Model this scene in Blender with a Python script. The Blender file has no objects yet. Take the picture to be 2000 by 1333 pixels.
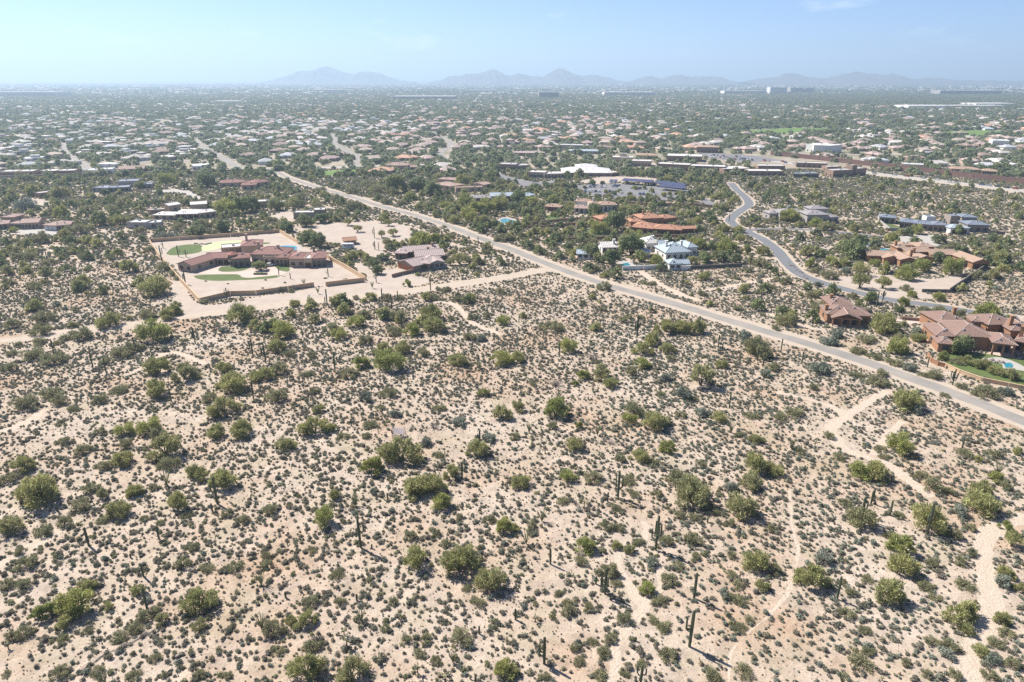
import bpy, bmesh, math, random
import numpy as np
from mathutils import Vector, Matrix

random.seed(7)
RNG = np.random.default_rng(7)
SC = bpy.context.scene
COL = SC.collection

# ------------------------------------------------------------------ camera
F_PX, HORIZON, CAM_H = 1333.0, 153.0, 85.0
TILT = math.atan((666.5 - HORIZON) / F_PX)
cam_data = bpy.data.cameras.new('camera')
cam_data.sensor_width = 36.0
cam_data.lens = 36.0 * F_PX / 2000.0
cam_data.clip_start = 1.0
cam_data.clip_end = 150000.0
cam = bpy.data.objects.new('camera', cam_data)
COL.objects.link(cam)
cam.location = (0, 0, CAM_H)
cam.rotation_euler = (math.pi / 2 - TILT, 0, 0)
SC.camera = cam

# ------------------------------------------------------------------ light
SUN_EL = math.radians(47.0)
SUN_AZ = math.radians(143.0)            # direction towards the sun, counter-clockwise from +X
world = bpy.data.worlds.new('World')
SC.world = world
world.use_nodes = True
wn, wl = world.node_tree.nodes, world.node_tree.links
wn.clear()
w_out = wn.new('ShaderNodeOutputWorld')
w_bg = wn.new('ShaderNodeBackground')
w_sky = wn.new('ShaderNodeTexSky')
w_sky.sky_type = 'NISHITA'
w_sky.sun_disc = False
w_sky.sun_elevation = SUN_EL
w_sky.sun_rotation = math.pi / 2 - SUN_AZ
w_sky.altitude = 600
w_sky.air_density = 0.65
w_sky.dust_density = 0.45
w_sky.ozone_density = 10.0
world.cycles.sampling_method = 'NONE'
w_bg.inputs['Strength'].default_value = 0.076
# a few thin wisps of cloud, the same everywhere in the sky
tc = wn.new('ShaderNodeTexCoord')
mp = wn.new('ShaderNodeMapping')
mp.inputs['Scale'].default_value = (1.0, 1.0, 3.2)
mp.inputs['Location'].default_value = (0.37, 0.11, 0.0)
nz = wn.new('ShaderNodeTexNoise')
nz.inputs['Scale'].default_value = 6.5
nz.inputs['Detail'].default_value = 7.0
nz.inputs['Roughness'].default_value = 0.55
cr = wn.new('ShaderNodeValToRGB')
cr.color_ramp.elements[0].position = 0.60
cr.color_ramp.elements[0].color = (0, 0, 0, 1)
cr.color_ramp.elements[1].position = 0.84
cr.color_ramp.elements[1].color = (0.7, 0.7, 0.7, 1)
mx = wn.new('ShaderNodeMix')
mx.data_type = 'RGBA'
mx.inputs['B'].default_value = (9.5, 10.0, 10.6, 1)
wl.new(tc.outputs['Generated'], mp.inputs['Vector'])
wl.new(mp.outputs['Vector'], nz.inputs['Vector'])
wl.new(nz.outputs['Fac'], cr.inputs['Fac'])
wl.new(cr.outputs['Color'], mx.inputs['Factor'])
wl.new(w_sky.outputs['Color'], mx.inputs['A'])
wl.new(mx.outputs['Result'], w_bg.inputs['Color'])
wl.new(w_bg.outputs['Background'], w_out.inputs['Surface'])

sun_d = bpy.data.lights.new('sun', 'SUN')
sun_d.energy = 5.0
sun_d.angle = math.radians(0.53)
sun_d.color = (1.0, 0.95, 0.87)
sun = bpy.data.objects.new('sun', sun_d)
COL.objects.link(sun)
S_DIR = Vector((math.cos(SUN_EL) * math.cos(SUN_AZ), math.cos(SUN_EL) * math.sin(SUN_AZ), math.sin(SUN_EL)))
sun.rotation_euler = S_DIR.to_track_quat('Z', 'Y').to_euler()
sun.location = (-200, 200, 400)

vs = SC.view_settings
vs.view_transform = 'Standard'
vs.look = 'None'
vs.exposure = 1.08
vs.gamma = 1.0
vs.use_curve_mapping = False
cy = SC.cycles
cy.use_denoising = False
cy.max_bounces = 6
cy.diffuse_bounces = 3
cy.glossy_bounces = 2
cy.transmission_bounces = 2
cy.volume_bounces = 0
cy.transparent_max_bounces = 8
cy.caustics_reflective = False
cy.caustics_refractive = False
cy.use_adaptive_sampling = False

# ------------------------------------------------------------------ pixel <-> ground
TS, TC = math.sin(TILT), math.cos(TILT)
def G(x, y):
    u = (x - 1000.0) / F_PX
    v = (y - 666.5) / F_PX
    t = CAM_H / (TS + v * TC)
    return np.array([u * t, (TC - v * TS) * t])
def P(X, Y, Z=0.0):
    d = Z - CAM_H
    zz = Y * TC - d * TS
    up = Y * TS + d * TC
    return 1000 + F_PX * X / zz, 666.5 - F_PX * up / zz, F_PX / zz
FR = {'A1': (0, 600, 3.602), 'A2': (500, 600, 3.602), 'A3': (1000, 600, 3.602), 'A4': (1500, 600, 3.602),
      'A5': (0, 963, 3.602), 'A6': (500, 963, 3.602), 'A7': (1000, 963, 3.602), 'A8': (1500, 963, 3.602),
      'B1': (0, 330, 4), 'B2': (500, 330, 4), 'B3': (1000, 330, 4), 'B4': (1500, 330, 4),
      'Z1': (340, 440, 5.5556), 'Z2': (660, 420, 5.8824), 'Z3': (1120, 400, 5.5556), 'Z4': (1580, 570, 4.762),
      'Z5': (960, 240, 3.846), 'Z6': (1450, 230, 3.636), 'Z7': (0, 240, 3.846), 'Z8': (480, 240, 3.846),
      'Z9': (0, 400, 12.5), 'Z10': (1480, 380, 4.1667), 'Z11': (900, 340, 5.5556), 'P': (0, 0, 1)}
def px(fr, x, y):
    o = FR[fr]
    return o[0] + x / o[2], o[1] + y / o[2]
def W(fr, x, y):
    return G(*px(fr, x, y))
def WL(fr, pts):
    return [W(fr, *p) for p in pts]

# ------------------------------------------------------------------ materials
def _nodes(name):
    m = bpy.data.materials.new(name)
    m.use_nodes = True
    n, l = m.node_tree.nodes, m.node_tree.links
    n.clear()
    return m, n, l
def _noise(n, l, vec, scale, detail=4.0, rough=0.6):
    t = n.new('ShaderNodeTexNoise')
    t.inputs['Scale'].default_value = scale
    t.inputs['Detail'].default_value = detail
    t.inputs['Roughness'].default_value = rough
    l.new(vec, t.inputs['Vector'])
    return t.outputs['Fac']
def _ramp(n, l, fac, stops):
    r = n.new('ShaderNodeValToRGB')
    e = r.color_ramp.elements
    while len(e) < len(stops):
        e.new(0.5)
    for i, (p, c) in enumerate(stops):
        e[i].position = p
        e[i].color = (c[0], c[1], c[2], 1) if isinstance(c, (tuple, list)) else (c, c, c, 1)
    l.new(fac, r.inputs['Fac'])
    return r.outputs['Color']
def _mix(n, l, fac, a, b, mode='MIX'):
    m = n.new('ShaderNodeMix')
    m.data_type = 'RGBA'
    m.blend_type = mode
    for s, v in (('Factor', fac), ('A', a), ('B', b)):
        if isinstance(v, (int, float)):
            m.inputs[s].default_value = v if s == 'Factor' else (v, v, v, 1)
        elif isinstance(v, (tuple, list)):
            m.inputs[s].default_value = (v[0], v[1], v[2], 1)
        else:
            l.new(v, m.inputs[s])
    return m.outputs['Result']
def _math(n, l, op, a, b=None, c=None):
    m = n.new('ShaderNodeMath')
    m.operation = op
    for i, v in enumerate((a, b, c)):
        if v is None:
            continue
        if isinstance(v, (int, float)):
            m.inputs[i].default_value = v
        else:
            l.new(v, m.inputs[i])
    return m.outputs[0]
def pmat(name, c1, c2=None, scale=0.6, rough=0.85, bump=0.0, bscale=None, orand=0.0, spec=0.2, metallic=0.0):
    m, n, l = _nodes(name)
    out = n.new('ShaderNodeOutputMaterial')
    b = n.new('ShaderNodeBsdfPrincipled')
    b.inputs['Roughness'].default_value = rough
    b.inputs['Specular IOR Level'].default_value = spec
    b.inputs['Metallic'].default_value = metallic
    g = n.new('ShaderNodeNewGeometry')
    if c2 is None:
        c2 = tuple(x * 0.78 for x in c1)
    col = _ramp(n, l, _noise(n, l, g.outputs['Position'], scale), [(0.3, c1), (0.7, c2)])
    if orand > 0:
        oi = n.new('ShaderNodeObjectInfo')
        v = _math(n, l, 'MULTIPLY_ADD', oi.outputs['Random'], 2 * orand, 1 - orand)
        col = _mix(n, l, 1.0, col, v, 'MULTIPLY')
    l.new(col, b.inputs['Base Color'])
    if bump > 0:
        bp = n.new('ShaderNodeBump')
        bp.inputs['Strength'].default_value = 1.0
        bp.inputs['Distance'].default_value = bump
        l.new(_noise(n, l, g.outputs['Position'], bscale or scale * 6), bp.inputs['Height'])
        l.new(bp.outputs['Normal'], b.inputs['Normal'])
    l.new(b.outputs['BSDF'], out.inputs['Surface'])
    return m
def leafmat(name, stops, transl=0.25, nscale=0.9, var=0.25):
    m, n, l = _nodes(name)
    out = n.new('ShaderNodeOutputMaterial')
    g = n.new('ShaderNodeNewGeometry')
    oi = n.new('ShaderNodeObjectInfo')
    base = _ramp(n, l, oi.outputs['Random'], [(i / (len(stops) - 1), c) for i, c in enumerate(stops)])
    v = _ramp(n, l, _noise(n, l, g.outputs['Position'], nscale, 3), [(0.3, 1 - var), (0.7, 1 + var)])
    col = _mix(n, l, 1.0, base, v, 'MULTIPLY')
    d = n.new('ShaderNodeBsdfDiffuse')
    t = n.new('ShaderNodeBsdfTranslucent')
    mxs = n.new('ShaderNodeMixShader')
    mxs.inputs[0].default_value = transl
    l.new(col, d.inputs['Color'])
    l.new(col, t.inputs['Color'])
    l.new(d.outputs[0], mxs.inputs[1])
    l.new(t.outputs[0], mxs.inputs[2])
    l.new(mxs.outputs[0], out.inputs['Surface'])
    return m
def roofmat(name, c1, c2, pitch=0.45):
    """clay tile: UVs are metres along the eave and up the slope"""
    m, n, l = _nodes(name)
    out = n.new('ShaderNodeOutputMaterial')
    b = n.new('ShaderNodeBsdfPrincipled')
    b.inputs['Roughness'].default_value = 0.8
    b.inputs['Specular IOR Level'].default_value = 0.2
    uv = n.new('ShaderNodeUVMap')
    uv.uv_map = 'UVMap'
    sp = n.new('ShaderNodeSeparateXYZ')
    l.new(uv.outputs['UV'], sp.inputs['Vector'])
    su = _math(n, l, 'SINE', _math(n, l, 'MULTIPLY', sp.outputs['X'], 2 * math.pi / pitch))
    sv = _math(n, l, 'FRACT', _math(n, l, 'MULTIPLY', sp.outputs['Y'], 1 / 0.42))
    hgt = _math(n, l, 'MULTIPLY_ADD', sv, -0.35, su)
    g = n.new('ShaderNodeNewGeometry')
    col = _ramp(n, l, _noise(n, l, g.outputs['Position'], 1.6, 6, 0.7), [(0.3, c1), (0.7, c2)])
    joint = _ramp(n, l, _math(n, l, 'MULTIPLY_ADD', su, 0.5, 0.5), [(0.0, 0.62), (0.35, 1.0)])
    col = _mix(n, l, 1.0, col, joint, 'MULTIPLY')
    l.new(col, b.inputs['Base Color'])
    bp = n.new('ShaderNodeBump')
    bp.inputs['Distance'].default_value = 0.05
    l.new(hgt, bp.inputs['Height'])
    l.new(bp.outputs['Normal'], b.inputs['Normal'])
    l.new(b.outputs['BSDF'], out.inputs['Surface'])
    return m

def ground_material():
    m, n, l = _nodes('desert_ground')
    out = n.new('ShaderNodeOutputMaterial')
    b = n.new('ShaderNodeBsdfPrincipled')
    b.inputs['Roughness'].default_value = 0.95
    b.inputs['Specular IOR Level'].default_value = 0.1
    g = n.new('ShaderNodeNewGeometry')
    pos = g.outputs['Position']
    big = _noise(n, l, pos, 0.035, 5, 0.6)
    mid = _noise(n, l, pos, 0.25, 5, 0.65)
    fine = _noise(n, l, pos, 2.6, 5, 0.75)
    sand = _ramp(n, l, big, [(0.30, (0.455, 0.38, 0.31)), (0.50, (0.43, 0.345, 0.27)), (0.68, (0.39, 0.275, 0.19))])
    tint = _ramp(n, l, mid, [(0.28, 0.72), (0.5, 0.98), (0.70, 1.14)])
    sand = _mix(n, l, 1.0, sand, tint, 'MULTIPLY')
    tint2 = _ramp(n, l, fine, [(0.30, 0.52), (0.46, 0.95), (0.7, 1.12)])
    sand = _mix(n, l, 1.0, sand, tint2, 'MULTIPLY')
    # dry litter and dead grass speckle
    sp = _noise(n, l, pos, 1.3, 6, 0.8)
    spk = _ramp(n, l, sp, [(0.56, 0.0), (0.66, 0.6)])
    sand = _mix(n, l, spk, sand, (0.235, 0.185, 0.13))
    gr = _ramp(n, l, _noise(n, l, pos, 7.0, 3, 0.7), [(0.34, 0.55), (0.46, 1.0), (0.62, 1.0), (0.72, 1.18)])
    sand = _mix(n, l, 0.75, sand, gr, 'MULTIPLY')
    gp = _ramp(n, l, _noise(n, l, pos, 0.09, 6, 0.7), [(0.50, 0.0), (0.66, 0.5)])
    sand = _mix(n, l, gp, sand, (0.30, 0.255, 0.165))
    # the built-up plain farther off is darker, mottled with gardens and gravel
    sx = n.new('ShaderNodeSeparateXYZ')
    l.new(pos, sx.inputs['Vector'])
    far = n.new('ShaderNodeMapRange')
    far.inputs['From Min'].default_value = 420
    far.inputs['From Max'].default_value = 900
    l.new(sx.outputs['Y'], far.inputs['Value'])
    tn = _noise(n, l, pos, 0.03, 6, 0.75)
    town = _ramp(n, l, tn, [(0.36, (0.12, 0.135, 0.08)), (0.48, (0.22, 0.20, 0.145)), (0.62, (0.38, 0.32, 0.265))])
    far2 = n.new('ShaderNodeMapRange')
    far2.inputs['From Min'].default_value = 2200
    far2.inputs['From Max'].default_value = 5000
    l.new(sx.outputs['Y'], far2.inputs['Value'])
    tn2 = _noise(n, l, pos, 0.012, 8, 0.8)
    city = _ramp(n, l, tn2, [(0.40, (0.08, 0.105, 0.07)), (0.54, (0.16, 0.165, 0.125)), (0.64, (0.34, 0.32, 0.295)), (0.72, (0.55, 0.53, 0.51))])
    col = _mix(n, l, far.outputs['Result'], sand, town)
    col = _mix(n, l, far2.outputs['Result'], col, city)
    l.new(col, b.inputs['Base Color'])
    hgt = _math(n, l, 'MULTIPLY_ADD', mid, 1.0, _math(n, l, 'MULTIPLY', fine, 0.16))
    bp = n.new('ShaderNodeBump')
    bp.inputs['Distance'].default_value = 0.55
    bp.inputs['Strength'].default_value = 0.8
    l.new(hgt, bp.inputs['Height'])
    l.new(bp.outputs['Normal'], b.inputs['Normal'])
    l.new(b.outputs['BSDF'], out.inputs['Surface'])
    return m

M = {}
M['ground'] = ground_material()
M['sand_path'] = pmat('sand_path', (0.42, 0.35, 0.28), (0.37, 0.30, 0.235), 0.35, 0.95, 0.10, 1.4)
M['trail'] = pmat('trail_sand', (0.48, 0.40, 0.32), (0.43, 0.345, 0.265), 0.8, 0.95, 0.25, 2.2)
M['pad'] = pmat('graded_sand', (0.405, 0.34, 0.285), (0.345, 0.28, 0.228), 0.16, 0.95, 0.08, 1.0)
M['bank'] = pmat('wash_bank', (0.42, 0.31, 0.22), (0.34, 0.24, 0.165), 0.9, 0.95, 0.25, 2.2)
M['asphalt'] = pmat('asphalt', (0.205, 0.19, 0.175), (0.29, 0.26, 0.225), 0.09, 0.9, 0.02, 6)
M['lane_asphalt'] = pmat('lane_asphalt', (0.135, 0.14, 0.15), (0.165, 0.165, 0.17), 0.12, 0.9)
M['asphalt_dark'] = pmat('parking_asphalt', (0.15, 0.145, 0.15), (0.20, 0.19, 0.19), 0.07, 0.9)
M['concrete'] = pmat('concrete', (0.38, 0.35, 0.315), (0.33, 0.305, 0.275), 0.3, 0.9)
M['paver'] = pmat('paver', (0.50, 0.40, 0.34), (0.44, 0.34, 0.29), 0.5, 0.9, 0.03, 4)
M['lawn'] = pmat('lawn', (0.105, 0.135, 0.045), (0.07, 0.10, 0.03), 0.25, 0.95, 0.06, 5)
M['putting'] = pmat('putting_green', (0.43, 0.47, 0.27), (0.37, 0.42, 0.23), 0.2, 0.95)
M['fairway'] = pmat('fairway', (0.13, 0.20, 0.05), (0.10, 0.16, 0.04), 0.04, 0.95)
M['water'] = pmat('pool_water', (0.045, 0.235, 0.29), (0.035, 0.19, 0.25), 0.4, 0.08, 0.02, 3, spec=0.5)
M['stucco_tan'] = pmat('stucco_tan', (0.46, 0.36, 0.27), (0.42, 0.32, 0.235), 0.7, 0.9)
M['stucco_orange'] = pmat('stucco_orange', (0.33, 0.185, 0.105), (0.28, 0.15, 0.085), 0.7, 0.9)
M['stucco_brown'] = pmat('stucco_brown', (0.30, 0.21, 0.16), (0.26, 0.18, 0.13), 0.7, 0.9)
M['stucco_grey'] = pmat('stucco_grey', (0.36, 0.34, 0.32), (0.32, 0.30, 0.28), 0.7, 0.9)
M['stucco_white'] = pmat('stucco_white', (0.70, 0.68, 0.64), (0.64, 0.62, 0.58), 0.5, 0.9)
M['stucco_olive'] = pmat('stucco_olive', (0.27, 0.25, 0.19), (0.23, 0.21, 0.16), 0.7, 0.9)
M['stone'] = pmat('stone_veneer', (0.34, 0.29, 0.24), (0.22, 0.18, 0.15), 2.2, 0.9, 0.08, 5)
M['adobe_wall'] = pmat('adobe_wall', (0.56, 0.40, 0.26), (0.50, 0.35, 0.22), 0.5, 0.9, 0.03, 3)
M['dark_wall'] = pmat('dark_wall', (0.13, 0.12, 0.11), (0.17, 0.15, 0.13), 0.5, 0.9)
M['red_wall'] = pmat('sound_wall', (0.21, 0.125, 0.105), (0.17, 0.10, 0.085), 0.15, 0.9)
M['roof_white'] = pmat('white_roof', (0.56, 0.535, 0.51), (0.47, 0.45, 0.43), 0.25, 0.8)
M['roof_grey_flat'] = pmat('grey_flat_roof', (0.42, 0.40, 0.40), (0.35, 0.34, 0.34), 0.25, 0.85)
M['roof_dark_flat'] = pmat('slate_flat_roof', (0.16, 0.18, 0.22), (0.20, 0.22, 0.26), 0.3, 0.6)
M['roof_red'] = roofmat('red_tile', (0.33, 0.18, 0.15), (0.26, 0.14, 0.118))
M['roof_brown'] = roofmat('brown_tile', (0.31, 0.205, 0.165), (0.22, 0.14, 0.112))
M['roof_orange'] = roofmat('orange_tile', (0.47, 0.255, 0.165), (0.39, 0.20, 0.13))
M['roof_tan'] = roofmat('tan_tile', (0.45, 0.32, 0.24), (0.37, 0.25, 0.18))
M['roof_pink'] = roofmat('pinkish_tile', (0.44, 0.31, 0.26), (0.36, 0.25, 0.21))
M['roof_mauve'] = roofmat('mauve_shingle', (0.44, 0.35, 0.32), (0.36, 0.28, 0.26), 0.9)
M['roof_slate'] = roofmat('blue_grey_shingle', (0.40, 0.46, 0.50), (0.34, 0.39, 0.43), 0.9)
M['roof_darkslate'] = roofmat('dark_slate', (0.22, 0.25, 0.30), (0.17, 0.19, 0.23), 0.9)
M['roof_greytile'] = roofmat('grey_tile', (0.36, 0.33, 0.33), (0.29, 0.26, 0.26))
M['roof_whitetile'] = roofmat('pale_tile', (0.66, 0.62, 0.58), (0.56, 0.52, 0.48), 0.9)
M['glass'] = pmat('window_glass', (0.03, 0.035, 0.045), (0.045, 0.05, 0.06), 1.0, 0.15, spec=0.5)
M['frame'] = pmat('window_frame', (0.16, 0.12, 0.09), None, 1.0, 0.7)
M['frame_white'] = pmat('window_frame_white', (0.6, 0.58, 0.55), None, 1.0, 0.7)
M['door_wood_and_arch_shade'] = pmat('door_wood_and_arch_shade', (0.11, 0.06, 0.04), (0.08, 0.045, 0.03), 2, 0.6)  # brown of the doors; also paints the shade inside arched openings
M['door_orange'] = pmat('cedar_garage_door', (0.42, 0.15, 0.07), (0.34, 0.11, 0.05), 2, 0.7)
M['door_white'] = pmat('white_garage_door', (0.66, 0.65, 0.66), None, 1, 0.6)
M['solar'] = pmat('solar_panel', (0.045, 0.04, 0.075), (0.06, 0.055, 0.09), 0.3, 0.3, spec=0.5)
M['steel'] = pmat('galvanised_steel', (0.35, 0.35, 0.36), None, 1, 0.5)
M['bark'] = pmat('bark', (0.17, 0.13, 0.09), (0.11, 0.085, 0.06), 3, 0.9)
M['green_bark'] = pmat('green_bark', (0.22, 0.23, 0.10), (0.16, 0.16, 0.08), 3, 0.9)
M['dead_wood'] = pmat('dead_wood', (0.30, 0.26, 0.23), (0.20, 0.17, 0.15), 3, 0.9, orand=0.25)
M['weathered'] = pmat('weathered_plank', (0.36, 0.31, 0.32), (0.26, 0.22, 0.22), 3, 0.9)
M['rust'] = pmat('rusty_metal', (0.22, 0.10, 0.06), (0.15, 0.07, 0.05), 3, 0.8)
M['saguaro'] = pmat('saguaro_skin', (0.105, 0.12, 0.07), (0.08, 0.09, 0.055), 1.2, 0.8, 0.02, 8, orand=0.2)
M['cholla'] = pmat('cholla_skin', (0.38, 0.36, 0.22), (0.16, 0.14, 0.08), 2.5, 0.9, orand=0.2)
M['rock'] = pmat('boulder', (0.34, 0.29, 0.26), (0.24, 0.20, 0.18), 1.5, 0.9, 0.1, 4)
M['leaf_pv'] = leafmat('palo_verde_foliage', [(0.375, 0.37, 0.165), (0.32, 0.32, 0.145), (0.40, 0.385, 0.17), (0.33, 0.32, 0.175)], 0.32)
M['leaf_bright'] = leafmat('bright_foliage', [(0.345, 0.365, 0.135), (0.385, 0.385, 0.14), (0.31, 0.335, 0.125)], 0.32)
M['leaf_dark'] = leafmat('creosote_foliage', [(0.285, 0.28, 0.16), (0.31, 0.295, 0.175), (0.255, 0.26, 0.15)], 0.32)
M['leaf_grey'] = leafmat('brittlebush_foliage', [(0.26, 0.28, 0.22), (0.22, 0.245, 0.185), (0.29, 0.30, 0.24)], 0.22)
M['leaf_garden'] = leafmat('garden_foliage', [(0.185, 0.22, 0.11), (0.24, 0.27, 0.13), (0.21, 0.24, 0.135), (0.295, 0.305, 0.14)], 0.36, 0.35)
M['leaf_bursage'] = leafmat('bursage_foliage', [(0.255, 0.25, 0.185), (0.215, 0.20, 0.155), (0.28, 0.27, 0.195), (0.25, 0.215, 0.175), (0.23, 0.24, 0.18), (0.32, 0.275, 0.175)], 0.25, 1.2, 0.25)
M['leaf_town'] = leafmat('town_tree_foliage', [(0.22, 0.255, 0.16), (0.27, 0.30, 0.18), (0.31, 0.325, 0.20), (0.25, 0.28, 0.19), (0.35, 0.35, 0.205)], 0.42, 0.12)
M['leaf_straw'] = leafmat('dry_grass', [(0.42, 0.35, 0.22), (0.36, 0.29, 0.18), (0.30, 0.25, 0.17)], 0.3, 1.2)
M['leaf_yellow'] = leafmat('cottonwood_foliage', [(0.28, 0.27, 0.06), (0.22, 0.24, 0.06)], 0.3, 0.2)
M['mountain'] = pmat('mountain_rock', (0.11, 0.095, 0.085), (0.07, 0.065, 0.06), 0.004, 0.95, 20, 0.006)
M['car_white'] = pmat('car_white', (0.75, 0.75, 0.75), None, 1, 0.3, spec=0.5)
M['car_silver'] = pmat('car_silver', (0.45, 0.46, 0.48), None, 1, 0.3, spec=0.5)
M['car_dark'] = pmat('car_black', (0.03, 0.03, 0.035), None, 1, 0.3, spec=0.5)
M['car_red'] = pmat('car_red', (0.35, 0.04, 0.03), None, 1, 0.3, spec=0.5)
M['car_blue'] = pmat('car_blue', (0.06, 0.10, 0.22), None, 1, 0.3, spec=0.5)
M['tyre'] = pmat('tyre', (0.02, 0.02, 0.02), None, 1, 0.9)

# ------------------------------------------------------------------ mesh + object helpers
class MB:
    def __init__(self):
        self.v, self.f, self.uv = [], [], {}
    def poly(self, pts, uv=None):
        i = len(self.v)
        self.v.extend([tuple(float(c) for c in p) for p in pts])
        if uv is not None:
            self.uv[len(self.f)] = uv
        self.f.append(tuple(range(i, i + len(pts))))
    def hexa(self, b, t):
        """b, t: four bottom and four top corners, counter-clockwise from above"""
        i = len(self.v)
        self.v.extend([tuple(float(c) for c in p) for p in list(b) + list(t)])
        for q in ((3, 2, 1, 0), (4, 5, 6, 7), (0, 1, 5, 4), (1, 2, 6, 5), (2, 3, 7, 6), (3, 0, 4, 7)):
            self.f.append(tuple(i + k for k in q))
    def box(self, x0, x1, y0, y1, z0, z1, T=None):
        T = T or (lambda x, y, z: (x, y, z))
        self.hexa([T(x0, y0, z0), T(x1, y0, z0), T(x1, y1, z0), T(x0, y1, z0)],
                  [T(x0, y0, z1), T(x1, y0, z1), T(x1, y1, z1), T(x0, y1, z1)])
    def tube(self, pts, rad, n=6, ribs=0.0, cap=True):
        pts = [Vector(p) for p in pts]
        rings = []
        prev = None
        for k, p in enumerate(pts):
            d = (pts[min(k + 1, len(pts) - 1)] - pts[max(k - 1, 0)])
            d = d.normalized() if d.length > 1e-9 else Vector((0, 0, 1))
            a = prev if prev is not None else (Vector((1, 0, 0)) if abs(d.x) < 0.9 else Vector((0, 1, 0)))
            a = (a - d * a.dot(d)).normalized()
            prev = a
            b = d.cross(a)
            ring = []
            for j in range(n):
                an = 2 * math.pi * j / n
                r = rad[k] * (1 - ribs * (j % 2))
                ring.append(len(self.v))
                q = p + a * (math.cos(an) * r) + b * (math.sin(an) * r)
                self.v.append((q.x, q.y, q.z))
            rings.append(ring)
        for r0, r1 in zip(rings, rings[1:]):
            for j in range(n):
                self.f.append((r0[j], r0[(j + 1) % n], r1[(j + 1) % n], r1[j]))
        if cap:
            self.f.append(tuple(rings[-1]))
    def mesh(self, name, mat, smooth=False):
        me = bpy.data.meshes.new(name)
        me.from_pydata(self.v, [], self.f)
        if mat is not None:
            me.materials.append(mat)
        if self.uv:
            lay = me.uv_layers.new(name='UVMap')
            for fi, uvs in self.uv.items():
                p = me.polygons[fi]
                for k, li in enumerate(p.loop_indices):
                    lay.data[li].uv = uvs[k]
        if smooth:
            me.polygons.foreach_set('use_smooth', [True] * len(me.polygons))
        me.update()
        return me
    def build(self, name, mat, parent=None, loc=(0, 0, 0), smooth=False):
        return link(name, self.mesh(name, mat, smooth), parent, loc)
def link(name, data, parent=None, loc=(0, 0, 0)):
    o = bpy.data.objects.new(name, data)
    COL.objects.link(o)
    o.parent = parent
    o.location = loc
    return o
def tag(o, label=None, cat=None, group=None, kind=None):
    for k, v in (('label', label), ('category', cat), ('group', group), ('kind', kind)):
        if v:
            o[k] = v
    return o
def empty(name, loc, rz=0.0, s=1.0):
    o = bpy.data.objects.new(name, None)
    COL.objects.link(o)
    o.location = loc
    o.rotation_euler = (0, 0, rz)
    o.scale = (s, s, s) if not isinstance(s, (tuple, list)) else s
    o.empty_display_size = 0.3
    return o

USED = {}
_ONES = 'zero one two three four five six seven eight nine ten eleven twelve thirteen fourteen fifteen sixteen seventeen eighteen nineteen'.split()
_TENS = '- - twenty thirty forty fifty sixty seventy eighty ninety'.split()
def in_words(n):
    n = int(max(0, min(99, n)))
    return _ONES[n] if n < 20 else _TENS[n // 10] + ('' if n % 10 == 0 else '-' + _ONES[n % 10])
def spot(X, Y, text):
    """a label that names the place in the picture; a finer figure when two would read alike"""
    x, y, _ = P(X, Y)
    fx, fy = 100 * x / 2000, 100 * y / 1333
    ax, ay = in_words(round(fx)), in_words(round(fy))
    tries = ['%s, %s percent across, %s down' % (text, ax, ay),
             '%s, %s-%s percent across, %s down' % (text, in_words(int(fx)), 'point-' + _ONES[int(fx * 10) % 10], ay),
             '%s, %s-%s percent across, %s-%s down' % (text, in_words(int(fx)), 'point-' + _ONES[int(fx * 10) % 10], in_words(int(fy)), 'point-' + _ONES[int(fy * 10) % 10])]
    for lab in tries:
        if lab not in USED:
            break
    USED[lab] = 1
    return lab

# masks: where the scattered scrub may not grow
BARE = []          # (kind, polygon) in ground coordinates
LINES = []         # (polyline, half width)
def in_poly(X, Y, poly):
    poly = np.asarray(poly)
    r = np.zeros(len(X), bool)
    x0, y0 = poly[:, 0], poly[:, 1]
    x1, y1 = np.roll(x0, -1), np.roll(y0, -1)
    for a, b, c, d in zip(x0, y0, x1, y1):
        if b == d:
            continue
        r ^= ((b > Y) != (d > Y)) & (X < (c - a) * (Y - b) / (d - b) + a)
    return r
def line_dist(X, Y, line):
    best = np.full(len(X), 1e9)
    for p, q in zip(line, line[1:]):
        d = q - p
        t = np.clip(((X - p[0]) * d[0] + (Y - p[1]) * d[1]) / max(d @ d, 1e-9), 0, 1)
        best = np.minimum(best, np.hypot(X - p[0] - t * d[0], Y - p[1] - t * d[1]))
    return best
def blocked(X, Y, grow=0.0):
    r = np.zeros(len(X), bool)
    for poly in BARE:
        r |= in_poly(X, Y, poly)
    for ln, hw in LINES:
        r |= line_dist(X, Y, ln) < hw + grow
    return r

def value_noise(X, Y, scale, seed):
    """smooth 2-D noise 0..1"""
    g = np.random.default_rng(seed).random((64, 64))
    x, y = X / scale, Y / scale
    xi, yi = np.floor(x).astype(int), np.floor(y).astype(int)
    fx, fy = x - xi, y - yi
    fx, fy = fx * fx * (3 - 2 * fx), fy * fy * (3 - 2 * fy)
    a = g[xi % 64, yi % 64] * (1 - fx) + g[(xi + 1) % 64, yi % 64] * fx
    b = g[xi % 64, (yi + 1) % 64] * (1 - fx) + g[(xi + 1) % 64, (yi + 1) % 64] * fx
    return a * (1 - fy) + b * fy

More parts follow.
